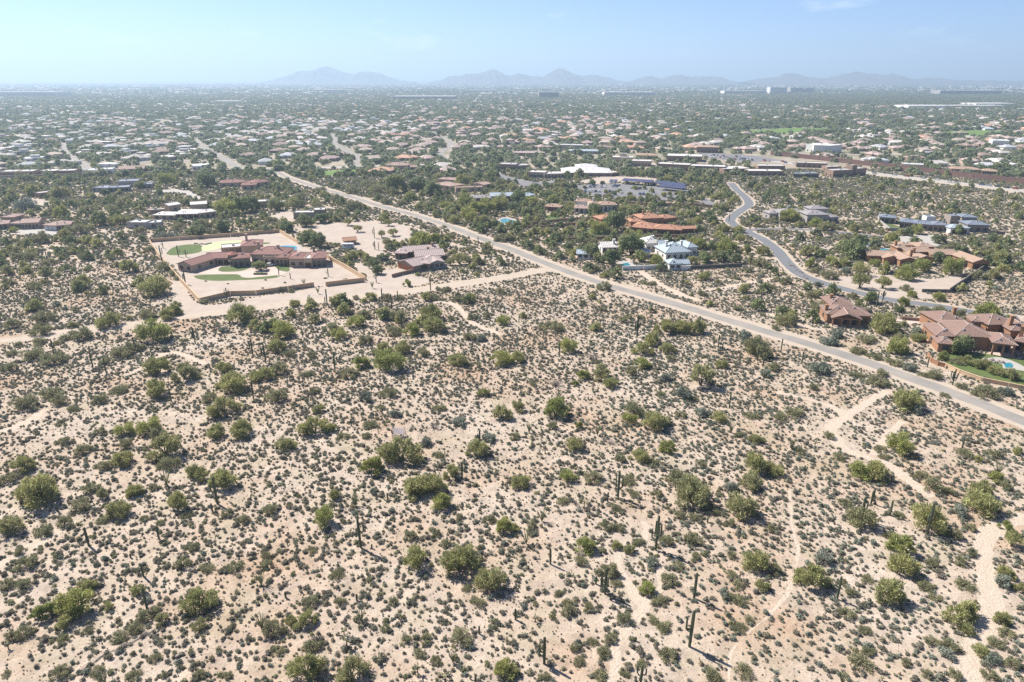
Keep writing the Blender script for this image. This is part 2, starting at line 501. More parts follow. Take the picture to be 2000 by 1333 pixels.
# ------------------------------------------------------------------ ground sheet
mb = MB()
GX, GY0, GY1 = 36000.0, -1500.0, 46000.0
xs = [-GX, -6000, -1500, -400, 0, 400, 1500, 6000, GX]
ys = [GY0, -100, 60, 200, 500, 1200, 3000, 9000, 22000, GY1]
for i in range(len(xs) - 1):
    for j in range(len(ys) - 1):
        mb.poly([(xs[i], ys[j], 0), (xs[i + 1], ys[j], 0), (xs[i + 1], ys[j + 1], 0), (xs[i], ys[j + 1], 0)])
me = mb.mesh('ground', M['ground'])
bm = bmesh.new(); bm.from_mesh(me); bmesh.ops.remove_doubles(bm, verts=bm.verts, dist=0.01); bm.to_mesh(me); bm.free()
tag(link('ground', me), 'pale sandy desert floor running to the far plain', kind='structure')

def smooth_line(pts, step=4.0):
    pts = [np.asarray(p, float) for p in pts]
    out = []
    for i in range(len(pts) - 1):
        p0, p1, p2, p3 = pts[max(i - 1, 0)], pts[i], pts[i + 1], pts[min(i + 2, len(pts) - 1)]
        n = max(2, int(np.hypot(*(p2 - p1)) / step))
        for k in range(n):
            t = k / n
            out.append(0.5 * ((2 * p1) + (-p0 + p2) * t + (2 * p0 - 5 * p1 + 4 * p2 - p3) * t * t + (-p0 + 3 * p1 - 3 * p2 + p3) * t ** 3))
    out.append(pts[-1])
    return out
def strip(name, line, width, z, mat, label, rag=0.0, step=3.0, ends=None, mask=True, seed=1, keep=1.0):
    ln = smooth_line(line, step)
    rr = random.Random(seed)
    mb = MB()
    L, R = [], []
    wob = [0, 0]
    for k, p in enumerate(ln):
        d = ln[min(k + 1, len(ln) - 1)] - ln[max(k - 1, 0)]
        d = d / (np.hypot(*d) + 1e-9)
        nrm = np.array([-d[1], d[0]])
        w = width / 2
        if ends:
            w *= ends[0] + (ends[1] - ends[0]) * k / (len(ln) - 1)
        for s in (0, 1):
            wob[s] = 0.7 * wob[s] + rr.uniform(-1, 1) * rag
        L.append(p + nrm * (w + wob[0]))
        R.append(p - nrm * (w + wob[1]))
    n = len(ln)
    mb.v = [(q[0], q[1], z) for q in L] + [(q[0], q[1], z) for q in R]
    mb.f = [(n + k, n + k + 1, k + 1, k) for k in range(n - 1)]
    o = mb.build(name, mat)
    tag(o, label, kind='structure')
    if mask:
        LINES.append((ln[::2] + [ln[-1]], width / 2 * keep))
    return o
def patch(name, poly, z, mat, label=None, bare=True, kind='structure', cat=None, rounded=True):
    pts = [np.asarray(p, float) for p in poly]
    if rounded:
        pts = smooth_line(pts + [pts[0]], 2.5)[:-1]
    mb = MB()
    area = sum(a[0] * b[1] - b[0] * a[1] for a, b in zip(pts, pts[1:] + pts[:1]))
    if area < 0:
        pts = pts[::-1]
    mb.poly([(p[0], p[1], z) for p in pts])
    me = mb.mesh(name, mat)
    bm = bmesh.new(); bm.from_mesh(me)
    bmesh.ops.triangulate(bm, faces=bm.faces, ngon_method='EAR_CLIP')
    bm.to_mesh(me); bm.free()
    o = link(name, me)
    tag(o, label, cat, kind=kind)
    if bare:
        BARE.append(pts)
    return o

# ------------------------------------------------------------------ roads and paths
MAIN = [G(*p) for p in [(2110, 868), (2000, 823), (1900, 783), (1800, 746), (1700, 710), (1600, 678), (1450, 634), (1300, 589), (1180, 555), (1090, 524),
        (1010, 492), (930, 462), (860, 436), (800, 418), (740, 402), (690, 386), (640, 372), (600, 360), (562, 347), (540, 336)]]
strip('road_shoulder', MAIN, 11.0, 0.012, M['sand_path'], 'pale dirt shoulder along the paved road', 0.5, seed=3)
strip('road', MAIN, 5.4, 0.024, M['asphalt'], 'faded grey paved road crossing the desert diagonally', 0.22, seed=4)
RIGHT = [G(*p) for p in [(1990, 622), (1910, 612), (1830, 598), (1740, 586), (1680, 573), (1610, 554), (1565, 537), (1538, 514), (1516, 488), (1490, 468), (1462, 454),
         (1432, 438), (1427, 428), (1446, 412), (1463, 400), (1456, 386), (1438, 370), (1428, 358)]]
strip('road_verge', RIGHT, 8.6, 0.012, M['sand_path'], 'sandy verge of the curving lane', 0.3, seed=5)
strip('lane', RIGHT, 6.2, 0.024, M['lane_asphalt'], 'curving grey lane past the tiled villas', 0.05, seed=6)
DIRT = [G(*p) for p in [(-60, 674), (60, 659), (170, 646), (250, 636), (330, 624), (420, 611), (520, 599), (600, 590), (680, 581), (760, 573), (820, 566),
        (900, 555), (980, 543), (1040, 532), (1088, 523)]]
strip('dirt_road', DIRT, 8.0, 0.008, M['sand_path'], 'wide pale dirt road in front of the walled mansion', 0.7, seed=7, ends=(0.6, 1.25))
STREET = [G(*p) for p in [(-150, 348), (0, 345), (130, 341), (300, 337), (520, 331), (700, 325.5), (860, 321)]]
strip('street', STREET, 11.0, 0.05, M['concrete'], 'pale street below the first row of suburban houses', 0.0, seed=8)
AVENUE = [G(*p) for p in [(1420, 303), (1500, 314), (1600, 326), (1750, 344), (1900, 361), (2000, 373), (2120, 387)]]
strip('avenue', AVENUE, 13.0, 0.05, M['concrete'], 'wide pale avenue below the brown wall', 0.0, seed=9)
strip('avenue_verge', [p + np.array([0, -16]) for p in AVENUE[2:]], 20, 0.03, M['sand_path'], 'strip of bare sand along the avenue', 1.5, seed=10)
# suburban streets
for k, (a, b, c, d) in enumerate([((-60, 322), (180, 318), (360, 316), (520, 309)), ((-60, 300), (200, 297), (450, 292), (700, 288)), ((250, 276), (480, 272), (760, 270), (1000, 262)), ((-60, 268), (150, 266), (300, 262), (520, 256)),
        ((470, 332), (440, 312), (400, 290), (380, 272)), ((690, 326), (700, 306), (660, 288), (650, 262)), ((170, 340), (160, 318), (130, 300), (125, 280)), ((880, 320), (860, 298), (880, 280), (840, 258)), ((1000, 300), (1150, 288), (1250, 286), (1380, 280)), ((1520, 296), (1700, 305), (1850, 316), (2060, 326)), ((1600, 280), (1760, 288), (1900, 294), (2060, 300))]):
    strip('street', [G(*p) for p in (a, b, c, d)], 9.0, 0.06 + 0.008 * k, M['asphalt'], 'pale residential street among suburban houses, %s' % ['above the cross street', 'second row', 'third row', 'at the left', 'curving uphill left of centre', 'curving uphill at centre', 'far left uphill', 'uphill right of centre', 'above the offices', 'above the brown wall', 'far right'][k], 0.0, 12.0, seed=70 + k)
def trail(fr, pts, w, label, seed, rag=0.35):
    strip('path', WL(fr, pts), w * 0.85, 0.004 + 0.0004 * (seed % 9), M['trail'], label, rag * 1.4, 1.2, seed=seed, keep=0.8)
trail('A4', [(845, 590), (720, 650), (640, 712), (560, 762), (490, 815), (440, 840), (450, 885), (490, 950), (560, 1008), (650, 1042), (780, 1082), (860, 1122), (960, 1200), (1080, 1292), (1150, 1340)], 3.2, 'sandy trail curving down from the paved road', 21)
trail('A4', [(955, 805), (870, 862), (822, 930), (775, 985), (740, 1040)], 2.4, 'short sandy spur of the trail beside a palo verde', 22)
trail('A4', [(60, 600), (300, 655), (440, 700), (520, 765)], 2.0, 'faint trail joining the curving sandy trail', 23)
trail('A8', [(1850, 180), (1650, 240), (1545, 310), (1500, 420), (1530, 560), (1560, 700), (1565, 900), (1480, 1010), (1420, 1085), (1412, 1200), (1440, 1400)], 4.0, 'pale sandy wash at the lower right corner', 24)
trail('A7', [(930, 200), (945, 300), (940, 360)], 1.2, 'thin sandy gully above the pale wash fork', 25)
trail('A7', [(740, 470), (800, 620), (890, 770), (900, 830), (840, 930), (770, 1040), (720, 1180), (685, 1400)], 1.9, 'narrow sandy wash running to the bottom edge', 26)
trail('A7', [(1035, 500), (1040, 640), (1000, 730), (905, 830)], 1.3, 'side branch of the narrow sandy wash', 27)
trail('A7', [(1801, 870), (1680, 970), (1590, 1070), (1540, 1180), (1530, 1400)], 0.6, 'thin foot trail near the bottom edge', 28, 0.12)
trail('A8', [(150, -20), (170, 250), (212, 420), (150, 680), (0, 870)], 0.65, 'thin reddish foot trail among small shrubs', 29, 0.12)
trail('B3', [(1000, 800), (1130, 890), (1250, 950), (1330, 990), (1460, 1030)], 4.0, 'sandy clearing path right of the paved road', 30)
trail('B3', [(1460, 960), (1640, 930), (2000, 865), (2200, 840)], 2.6, 'sandy track below the grey-roofed house', 31)
trail('B2', [(1400, 1040), (1540, 1060), (1640, 1150), (1700, 1210), (1900, 1290)], 3.0, 'sandy track winding down from the dirt road', 32)
trail('A5', [(520, 190), (300, 330), (100, 450), (-80, 540)], 2.6, 'bare sandy flat along a shallow rill', 33, 0.5)
trail('A1', [(1450, 400), (1200, 320), (1000, 430), (880, 480)], 2.2, 'bare sandy strip between bushes', 34, 0.4)
trail('A1', [(0, 880), (200, 800), (330, 720)], 2.4, 'bare sandy strip at the photo\'s edge', 35, 0.5)
0 and trail('B1', [(400, 1020), (480, 1160), (600, 1250), (760, 1260)], 2.6, 'sandy track at the left meeting the dirt road', 36, 0.4)
trail('B4', [(0, 1130), (200, 1210), (420, 1260)], 2.6, 'sandy strip left of the orange-walled house', 37, 0.4)
# eroded banks beside the washes: low ridges of red earth
def bank(fr, pts, h, label, seed):
    ln = smooth_line(WL(fr, pts), 1.2)
    rr = random.Random(seed)
    mb = MB()
    n = len(ln)
    for k, p in enumerate(ln):
        d = ln[min(k + 1, n - 1)] - ln[max(k - 1, 0)]
        d = d / (np.hypot(*d) + 1e-9)
        nr = np.array([-d[1], d[0]])
        e = math.sin(math.pi * k / (n - 1)) ** 0.5 if 0 < k < n - 1 else 0
        hh = h * e * rr.uniform(0.5, 1.1)
        w = rr.uniform(0.2, 0.7)
        o = rr.uniform(-0.25, 0.25)
        for a, z in ((-w - 0.5, -0.02), (-0.35 + o, hh), (0.15 + o, hh * 0.8), (0.45 + o, -0.02)):
            q = p + nr * a
            mb.v.append((q[0], q[1], z))
    for k in range(n - 1):
        for j in range(3):
            a = 4 * k + j
            mb.f.append((a, a + 4, a + 5, a + 1))
    tag(mb.build('wash_bank', M['ground']), label, kind='structure')
bank('A5', [(1130, 925), (1040, 985), (900, 1060), (760, 1120), (650, 1190), (560, 1250), (460, 1330)], 0.32, 'low eroded reddish bank of a wash, bottom left', 51)
0 and bank('A5', [(1801, 260), (1650, 330), (1480, 440), (1330, 560), (1200, 640)], 0.4, 'reddish rill edge between shrubs, lower left', 52)
0 and bank('A6', [(900, 560), (820, 640), (700, 700), (560, 730)], 0.35, 'broken reddish rill edge near the bottom centre', 53)
0 and bank('A5', [(500, 230), (340, 330), (220, 400)], 0.35, 'low reddish rill edge at the left', 54)
0 and bank('A2', [(330, 250), (480, 235), (600, 225)], 0.4, 'low dirt mound below the dirt road', 55)

# ------------------------------------------------------------------ mansion grounds and other surfaces
COMP = WL('B1', [(1165, 580), (1245, 690), (1400, 870), (1560, 1045)]) + WL('B2', [(455, 920), (545, 915), (850, 878), (700, 780), (555, 700), (330, 590), (185, 500)]) + WL('B1', [(1800, 540), (1400, 562)])
patch('graded_yard', COMP, 0.004, M['pad'], 'bare graded sand yard inside the mansion walls', rounded=False)
patch('bare_ground', WL('P', [(333, 560), (352, 540), (392, 594), (520, 578), (620, 562), (730, 545), (765, 528), (838, 548), (780, 566), (640, 582), (520, 594), (420, 606), (352, 616)]), 0.0065, M['pad'], 'bare pale sand between the yard wall and the dirt road')
patch('bare_ground', WL('B2', [(380, 450), (560, 430), (860, 410), (960, 405), (1100, 430), (1340, 490), (1260, 520), (1040, 600), (960, 680), (870, 700), (820, 640), (700, 600), (560, 570), (470, 520)]), 0.0045, M['pad'], 'cleared sandy lot with scattered trees behind the ranch house')
patch('bare_ground', WL('B2', [(990, 800), (1080, 780), (1170, 800), (1060, 850), (1100, 900), (1180, 960), (1000, 960), (760, 760), (840, 740)]), 0.0055, M['pad'], 'sandy forecourt of the ranch house')
patch('bare_ground', WL('B4', [(480, 850), (700, 840), (900, 830), (1100, 850), (1300, 860), (1500, 840), (1450, 930), (1200, 970), (1400, 1000), (1100, 1020), (800, 970), (560, 900)]), 0.0075, M['pad'], 'bare sandy forecourt of the long tan villa')
patch('bare_ground', WL('Z10', [(130, 300), (300, 340), (560, 420), (640, 560), (420, 480), (250, 400)]), 0.0045, M['pad'], 'open sandy slope beside the curving lane', bare=False)
patch('bare_ground', WL('Z5', [(640, 445), (860, 405), (1200, 415), (1210, 445), (960, 450), (760, 460)]), 0.04, M['pad'], 'sandy lot behind the parking area')
patch('bare_ground', WL('Z4', [(480, 190), (700, 230), (900, 270), (1080, 275), (1080, 300), (820, 290), (600, 260)]), 0.0045, M['paver'], 'pinkish driveway between the two tiled villas')
patch('lawn', WL('Z1', [(210, 552), (330, 538), (680, 534), (720, 555), (800, 574), (1120, 545), (1108, 572), (900, 590), (480, 606), (300, 592), (235, 575)]), 0.012, M['lawn'], 'crescent lawn along the mansion drive')
patch('lawn', WL('Z1', [(478, 488), (510, 452), (640, 446), (660, 458), (835, 452), (760, 490), (640, 505), (520, 505)]), 0.012, M['lawn'], 'lawn below the mansion tower')
patch('lawn', WL('Z1', [(1078, 440), (1230, 440), (1256, 480), (1232, 506), (1150, 492)]), 0.012, M['lawn'], 'small lawn before the mansion right wing')
patch('lawn', WL('B1', [(1298, 662), (1340, 620), (1420, 597), (1560, 593), (1578, 642), (1480, 668), (1335, 676)]), 0.012, M['lawn'], 'green lawn behind the mansion garage')
patch('putting_green', WL('B1', [(1575, 612), (1660, 575), (1880, 559), (1985, 585), (1870, 605), (1720, 620), (1640, 640), (1582, 642)]), 0.014, M['putting'], 'pale putting green behind the mansion')
patch('lawn', WL('Z1', [(850, 195), (1040, 188), (1010, 205), (880, 215)]), 0.012, M['lawn'], 'thin lawn behind the mansion roof')
patch('driveway', WL('Z1', [(255, 505), (340, 440), (600, 428), (520, 450), (478, 495), (520, 512), (700, 512), (860, 480), (1078, 455), (1150, 495), (1225, 510), (1118, 545), (850, 572), (730, 552), (690, 532), (330, 534)]), 0.009, M['paver'], 'pinkish paver forecourt of the mansion')
patch('driveway', WL('Z1', [(1150, 500), (1300, 460), (1600, 460), (1700, 520), (1640, 600), (1520, 690), (1440, 640), (1320, 560)]), 0.0085, M['pad'], 'sandy drive to the mansion gate')
def pool(poly, deck, label):
    p = empty('swimming_pool', (*np.mean(deck, axis=0), 0))
    tag(p, label, 'pool')
    c = np.array(p.location[:2])
    for nm, pl, z, m in (('deck', deck, 0.05, M['concrete']), ('water', poly, 0.09, M['water'])):
        pts = smooth_line([np.asarray(q) - c for q in pl] + [np.asarray(pl[0]) - c], 1.5)[:-1]
        if sum(a[0] * b[1] - b[0] * a[1] for a, b in zip(pts, pts[1:] + pts[:1])) < 0:
            pts = pts[::-1]
        mb = MB(); mb.poly([(q[0], q[1], z) for q in pts])
        n = len(pts)
        for k in range(n):
            a, b = pts[k], pts[(k + 1) % n]
            mb.poly([(a[0], a[1], 0), (b[0], b[1], 0), (b[0], b[1], z), (a[0], a[1], z)])
        mb.build(nm, m, p)
    BARE.append([np.asarray(q) for q in deck])
pool(WL('Z1', [(1150, 242), (1180, 225), (1310, 230), (1332, 258), (1270, 277), (1170, 268)]), WL('Z1', [(1090, 250), (1180, 212), (1340, 215), (1390, 250), (1330, 285), (1160, 285)]), 'turquoise pool behind the red-roofed mansion')
pool(WL('Z3', [(520, 648), (585, 632), (628, 682), (560, 698)]), WL('Z3', [(470, 622), (600, 606), (700, 690), (560, 706), (500, 660)]), 'bright blue pool beside the grey-roofed house')
pool(WL('Z10', [(1000, 442), (1070, 448), (1062, 470), (1002, 470)]), WL('Z10', [(985, 430), (1090, 440), (1080, 480), (985, 480)]), 'small blue pool behind the long tan villa')
pool(WL('Z10', [(770, 398), (900, 400), (925, 420), (800, 420)]), WL('Z10', [(755, 390), (910, 392), (940, 428), (780, 428)]), 'long turquoise pool among trees near the lane')
pool(WL('Z4', [(1815, 668), (1870, 662), (1900, 690), (1880, 712), (1825, 704)]), WL('Z4', [(1640, 625), (1750, 610), (1880, 640), (2000, 700), (2000, 740), (1900, 720), (1810, 720), (1790, 670), (1660, 650)]), 'kidney pool with pale deck behind the brown-tiled villa')
pool(WL('Z11', [(420, 500), (480, 485), (570, 505), (590, 535), (480, 540)]), WL('Z11', [(400, 490), (480, 470), (600, 500), (620, 545), (460, 552)]), 'pale turquoise pool in the lush garden')
patch('lawn', WL('Z4', [(1215, 592), (1300, 560), (1600, 575), (2000, 640), (2120, 700), (2120, 880), (1850, 850), (1600, 790), (1400, 722), (1280, 670)]), 0.012, M['lawn'], 'curved lawn below the brown-tiled villa')
patch('lawn', WL('Z3', [(135, 275), (200, 242), (330, 240), (360, 300), (300, 345), (180, 335)]), 0.012, M['lawn'], 'round lawn beside the orange-roofed house')
patch('lawn', WL('Z11', [(900, 450), (1040, 445), (1080, 490), (960, 515)]), 0.012, M['lawn'], 'garden lawn below the small tiled casita')
patch('lawn', WL('Z11', [(180, 330), (380, 330), (400, 360), (200, 362)]), 0.012, M['lawn'], 'clipped lawn in the lush garden')
patch('lawn', WL('Z10', [(1010, 235), (1120, 250), (1190, 290), (1080, 300)]), 0.012, M['lawn'], 'lawn beside the dark modern villa')
patch('lawn', WL('B2', [(480, 50), (520, 22), (640, 10), (790, 8), (780, 25), (640, 45), (520, 58)]), 0.04, M['fairway'], 'bright green sports lawn near the crossroads')
patch('fairway', WL('P', [(1400, 258), (1480, 254), (1560, 250), (1625, 252), (1600, 258), (1480, 262)]), 0.08, M['fairway'], 'bright green golf fairway among dark trees')
patch('fairway', WL('P', [(1780, 262), (1900, 255), (1990, 259), (1900, 268)]), 0.08, M['fairway'], 'second green fairway farther right')
LOT = WL('Z5', [(640, 474), (830, 456), (960, 458), (1430, 486), (1540, 520), (1400, 560), (1250, 590), (900, 565), (640, 545)])
patch('parking_lot', LOT, 0.06, M['asphalt_dark'], 'dark asphalt parking lot with carports', rounded=False)
patch('parking_lot', WL('Z5', [(1555, 610), (1600, 560), (1690, 612), (1660, 640)]), 0.06, M['asphalt_dark'], 'small dark parking bay near the lane', rounded=False)
patch('parking_lot', WL('Z5', [(30, 360), (110, 400), (320, 450), (520, 430), (520, 450), (240, 480), (60, 420)]), 0.06, M['asphalt_dark'], 'curved drive before the white-roofed hall', rounded=False)
patch('parking_lot', WL('Z5', [(1560, 225), (2000, 250), (2180, 285), (1900, 300), (1600, 260)]), 0.06, M['asphalt_dark'], 'shopping plaza parking behind the brown strip', rounded=False)
patch('driveway', WL('B1', [(60, 495), (250, 470), (440, 490), (420, 515), (200, 510)]), 0.009, M['concrete'], 'pale driveway of the tan-roofed house at the left')
patch('driveway', WL('B1', [(180, 240), (350, 240), (420, 280), (300, 295), (200, 270)]), 0.009, M['pad'], 'sandy court near the low tan house')
patch('driveway', WL('B1', [(1200, 170), (1440, 165), (1560, 215), (1540, 240), (1420, 190), (1200, 185)]), 0.009, M['concrete'], 'winding pale drive right of the dark modern house')
patch('driveway', WL('B2', [(100, 380), (220, 330), (300, 330), (290, 400), (180, 410)]), 0.009, M['pad'], 'sandy court beside the two flat-roofed boxes')
patch('driveway', WL('Z10', [(1100, 345), (1400, 330), (1500, 345), (1460, 430), (1300, 420), (1120, 370)]), 0.009, M['concrete'], 'pale forecourt between the dark villa and tan villa')
strip('lane', WL('Z10', [(-150, 300), (120, 280), (420, 290), (740, 315), (1000, 345), (1150, 350)]), 5.0, 0.02, M['lane_asphalt'], 'narrow grey lane in front of the grey villa', seed=61)

# ------------------------------------------------------------------ walls (free-standing)
def wall_line(pts, h, mat, label, th=0.3, name='garden_wall', cap=True):
    """one wall: each straight run is a panel, with a coping on top"""
    pts = [np.asarray(p, float) for p in pts]
    c = np.mean(pts, axis=0)
    root = empty(name, (c[0], c[1], 0))
    tag(root, label, 'wall')
    for k, (a, b) in enumerate(zip(pts, pts[1:])):
        d = b - a
        L = np.hypot(*d)
        ex = d / L
        ey = np.array([-ex[1], ex[0]])
        def T(x, y, z, a=a, ex=ex, ey=ey):
            q = a + ex * x + ey * y - c
            return (q[0], q[1], z)
        mb = MB(); mb.box(0 if k == 0 else th * 0.55, L, -th / 2, th / 2, -0.1, h + 0.004 * (k % 3), T)
        p = mb.build('panel', mat, root)
        if cap:
            mb = MB(); mb.box(-0.05, L + 0.05, -th / 2 - 0.06, th / 2 + 0.06, h + 0.012 + 0.003 * (k % 3), h + 0.11 + 0.004 * (k % 3), T)
            mb.build('coping', mat, p)
    LINES.append((pts, th / 2))
    return root
wall_line(WL('B1', [(1170, 580), (1245, 690), (1400, 870), (1560, 1045)]), 1.9, M['adobe_wall'], 'left side wall of the mansion yard')
wall_line(WL('B1', [(1568, 1045), (1800, 990)]) + WL('B2', [(0, 985), (250, 950), (455, 920)]), 1.9, M['adobe_wall'], 'front wall of the mansion yard left of its gate')
wall_line(WL('B2', [(545, 918), (850, 882)]), 1.9, M['adobe_wall'], 'front wall of the mansion yard right of its gate')
wall_line(WL('B2', [(856, 874), (700, 780), (555, 700)]), 1.9, M['adobe_wall'], 'right side wall of the mansion yard')
wall_line(WL('B1', [(1175, 574), (1400, 558), (1800, 530), (2000, 512)]) + WL('B2', [(185, 497)]), 1.9, M['adobe_wall'], 'long back wall of the mansion yard')
wall_line(WL('B2', [(190, 502), (330, 588)]), 1.9, M['adobe_wall'], 'back right wall of the mansion yard above the pool')
wall_line(WL('Z2', [(622, 720), (740, 690), (866, 662)]), 1.5, M['stucco_brown'], 'low brown wall of the ranch house forecourt')
wall_line(WL('Z2', [(1178, 612), (1250, 604)]), 1.3, M['stucco_grey'], 'short low wall at the ranch house corner')
wall_line(WL('Z3', [(530, 712), (760, 704), (1036, 692)]), 1.9, M['stucco_white'], 'pale garden wall in front of the blue pool')
wall_line(WL('Z3', [(1172, 716), (1266, 712)]), 2.2, M['stucco_white'], 'short pale wall below the grey-roofed house')
wall_line(WL('Z3', [(1275, 700), (1500, 690), (1830, 672)]), 1.6, M['dark_wall'], 'dark fence right of the grey-roofed house')
wall_line(WL('Z3', [(-60, 390), (250, 380), (480, 372)]), 1.7, M['stucco_brown'], 'brown wall below the round lawn')
wall_line(WL('Z3', [(830, 352), (1060, 356), (1310, 346)]), 1.5, M['stucco_brown'], 'brown patio wall of the orange-roofed house')
wall_line(WL('Z11', [(680, 560), (900, 535), (1200, 505), (1510, 490)]), 1.7, M['stucco_brown'], 'upper brown boundary wall of the lush garden')
wall_line(WL('Z11', [(700, 590), (900, 590), (1200, 560), (1480, 530)]), 1.7, M['stucco_brown'], 'lower brown boundary wall of the lush garden')
wall_line(WL('B3', [(760, 262), (1000, 285), (1450, 295), (1700, 318)]), 1.9, M['stucco_brown'], 'brown wall below the parking lot')
wall_line(WL('Z10', [(1560, 800), (1640, 745), (1720, 690), (1850, 600)]), 2.0, M['dark_wall'], 'dark diagonal wall at the tan villa garage')
wall_line(WL('B4', [(1200, 962), (1420, 966), (1440, 960)]), 1.2, M['dark_wall'], 'low dark wall below the tan villa forecourt')
wall_line(WL('Z10', [(975, 195), (1000, 240), (1070, 295), (1240, 308)]), 1.8, M['stucco_grey'], 'grey curved wall of the dark modern villa')
wall_line(WL('Z10', [(1870, 322), (2010, 328)]), 1.7, M['dark_wall'], 'dark wall right of the dark modern villa')
wall_line(WL('Z4', [(1100, 600), (1135, 660), (1200, 690), (1260, 705)]), 1.3, M['stucco_orange'], 'orange planter wall at the lawn corner')
wall_line(WL('Z4', [(1268, 700), (1400, 760), (1600, 832), (1850, 880), (2100, 930)]), 1.1, M['adobe_wall'], 'long tan retaining wall below the villa lawn')
wall_line(WL('Z4', [(860, 258), (1080, 278)]), 1.0, M['stucco_brown'], 'low brown wall of the pinkish driveway')
wall_line([G(*p) for p in [(1505, 303), (1600, 313.5), (1750, 330.5), (1900, 349), (2000, 360.5), (2130, 375)]], 4.6, M['red_wall'], 'long reddish brown wall above the avenue', 0.6, 'boundary_wall')
wall_line([G(*p) for p in [(-140, 350), (0, 347.5), (130, 343.5), (300, 339.5), (520, 333.5)]], 1.8, M['stucco_tan'], 'long tan wall along the suburban street', 0.4, 'boundary_wall')

# ------------------------------------------------------------------ houses
FOOT = []          # footprints, so that nothing grows through a floor
HRND = random.Random(5)
class House:
    def __init__(self, name, fr, label, cat, wall, roof, group=None, frame='frame', pitch=0.34):
        self.fr, self.wall, self.roof, self.frame, self.pitch = fr, wall, roof, frame, pitch
        self.root = None
        self.args = (name, label, cat, group)
        self.n = 0
    def setup(self, A):
        if self.root is None:
            name, label, cat, group = self.args
            self.c = np.array(A)
            self.root = empty(name, (A[0], A[1], 0))
            tag(self.root, label, cat, group)
    def axes(self, A, B, fr=None):
        fr = fr or self.fr
        A, B = W(fr, *A), W(fr, *B)
        self.setup(A)
        d = B - A
        L = np.hypot(*d)
        ex = d / L
        ey = np.array([-ex[1], ex[0]])
        return A, L, ex, ey
    def T(self, A, ex, ey):
        c = self.c
        def t(x, y, z):
            q = A + ex * x + ey * y - c
            return (q[0], q[1], z)
        return t
    def wing(self, A, B, d, h, roof='hip', front=None, wall=None, rmat=None, pitch=None, over=0.55, porch=0, fr=None, chim=None, sides=True, z0=0.0):
        """A->B: pixel ends of the front foot of the wall; d: depth away from the camera; h: eave height"""
        A, L, ex, ey = self.axes(A, B, fr)
        self.n += 1
        h = h + 0.017 * (self.n % 5)
        d = d + 0.023 * (self.n % 3)
        T = self.T(A, ex, ey)
        wm = M[wall or self.wall]
        rm = M[rmat or self.roof]
        pitch = pitch or self.pitch
        FOOT.append([A - ex - ey, A + ex * (L + 1) - ey, A + ex * (L + 1) + ey * (d + 1), A - ex + ey * (d + 1)])
        y0 = porch
        mb = MB()
        mb.box(0, L, y0, d, z0 - 0.1, h, T)
        if roof in ('gx', 'gy'):
            if roof == 'gx':
                r = pitch * (d / 2)
                for x in (0, L):
                    mb.poly([T(x, y0, h), T(x, d, h), T(x, (d) / 2, h + r * 0.98)])
            else:
                r = pitch * (L / 2)
                for y in (y0, d):
                    mb.poly([T(0, y, h), T(L, y, h), T(L / 2, y, h + r * 0.98)])
        w = mb.build('wall', wm, self.root)
        if porch:
            nb = max(1, round(L / 3.6))
            for k in range(nb + 1):
                x = k * (L - 0.5) / nb
                mb = MB(); mb.box(x, x + 0.5, 0.0, 0.5, -0.1, h - 0.35, T); mb.build('column', wm, self.root)
            mb = MB(); mb.box(-0.02, L + 0.02, -0.03, 0.53, h - 0.4, h - 0.01, T); mb.build('beam', wm, self.root)
            mb = MB(); mb.box(0.02, L - 0.02, 0.05, y0, 0.0, 0.06, T); mb.build('porch_floor', M['paver'], self.root)
        if roof == 'flat':
            mb = MB(); mb.box(0.31, L - 0.31, y0 + 0.31, d - 0.31, h, h + 0.05, T)
            if porch:
                mb = MB(); mb.box(0.31, L - 0.31, 0.31, d - 0.31, h, h + 0.05, T)
            self.lastroof = mb.build('roof', rm, self.root)
            yy = 0 if porch else y0
            mb = MB()
            pz = h + 0.42
            mb.box(-0.02, L + 0.02, yy - 0.02, yy + 0.28, h - 0.01, pz, T)
            mb.box(-0.02, L + 0.02, d - 0.28, d + 0.02, h - 0.01, pz, T)
            mb.box(-0.02, 0.28, yy + 0.28, d - 0.28, h - 0.01, pz - 0.01, T)
            mb.box(L - 0.28, L + 0.02, yy + 0.28, d - 0.28, h - 0.01, pz - 0.01, T)
            mb.build('parapet', wm, self.root)
            # rooftop unit
            if L > 7 and d > 5:
                mb = MB(); x = HRND.uniform(0.25, 0.7) * L; y = HRND.uniform(0.4, 0.7) * d
                mb.box(x, x + 1.2, y, y + 1.2, h + 0.05, h + 1.0, T); mb.build('air_conditioner', M['steel'], self.root)
        else:
            self.lastroof = self.roof_mesh(L, y0 if not porch else 0, d, h, roof, pitch, over, T, rm)
        if front:
            self.openings(front, L, y0, h, T)
        if sides and d > 7 and roof != 'none':
            for sx in (0, 1):
                for k in range(int(d // 6)):
                    yy = d * (k + 0.6) / (int(d // 6) + 0.2)
                    def TS_(x, y, z, sx=sx, yy=yy, T=T, L=L):
                        return T(0 + y, yy - x, z) if sx == 0 else T(L - y, yy + x, z)
                    self.window(TS_, -0.7, 1.4, 1.0, 1.3)
        if chim:
            for (cx, cyy, ch) in chim:
                mb = MB()
                mb.box(cx * L - 0.55, cx * L + 0.55, cyy * d - 0.45, cyy * d + 0.45, h - 0.3, h + ch, T)
                c = mb.build('chimney', wm, self.root)
                mb = MB()
                mb.box(cx * L - 0.7, cx * L + 0.7, cyy * d - 0.6, cyy * d + 0.6, h + ch + 0.005, h + ch + 0.25, T)
                mb.build('chimney_cap', wm, c)
        return T
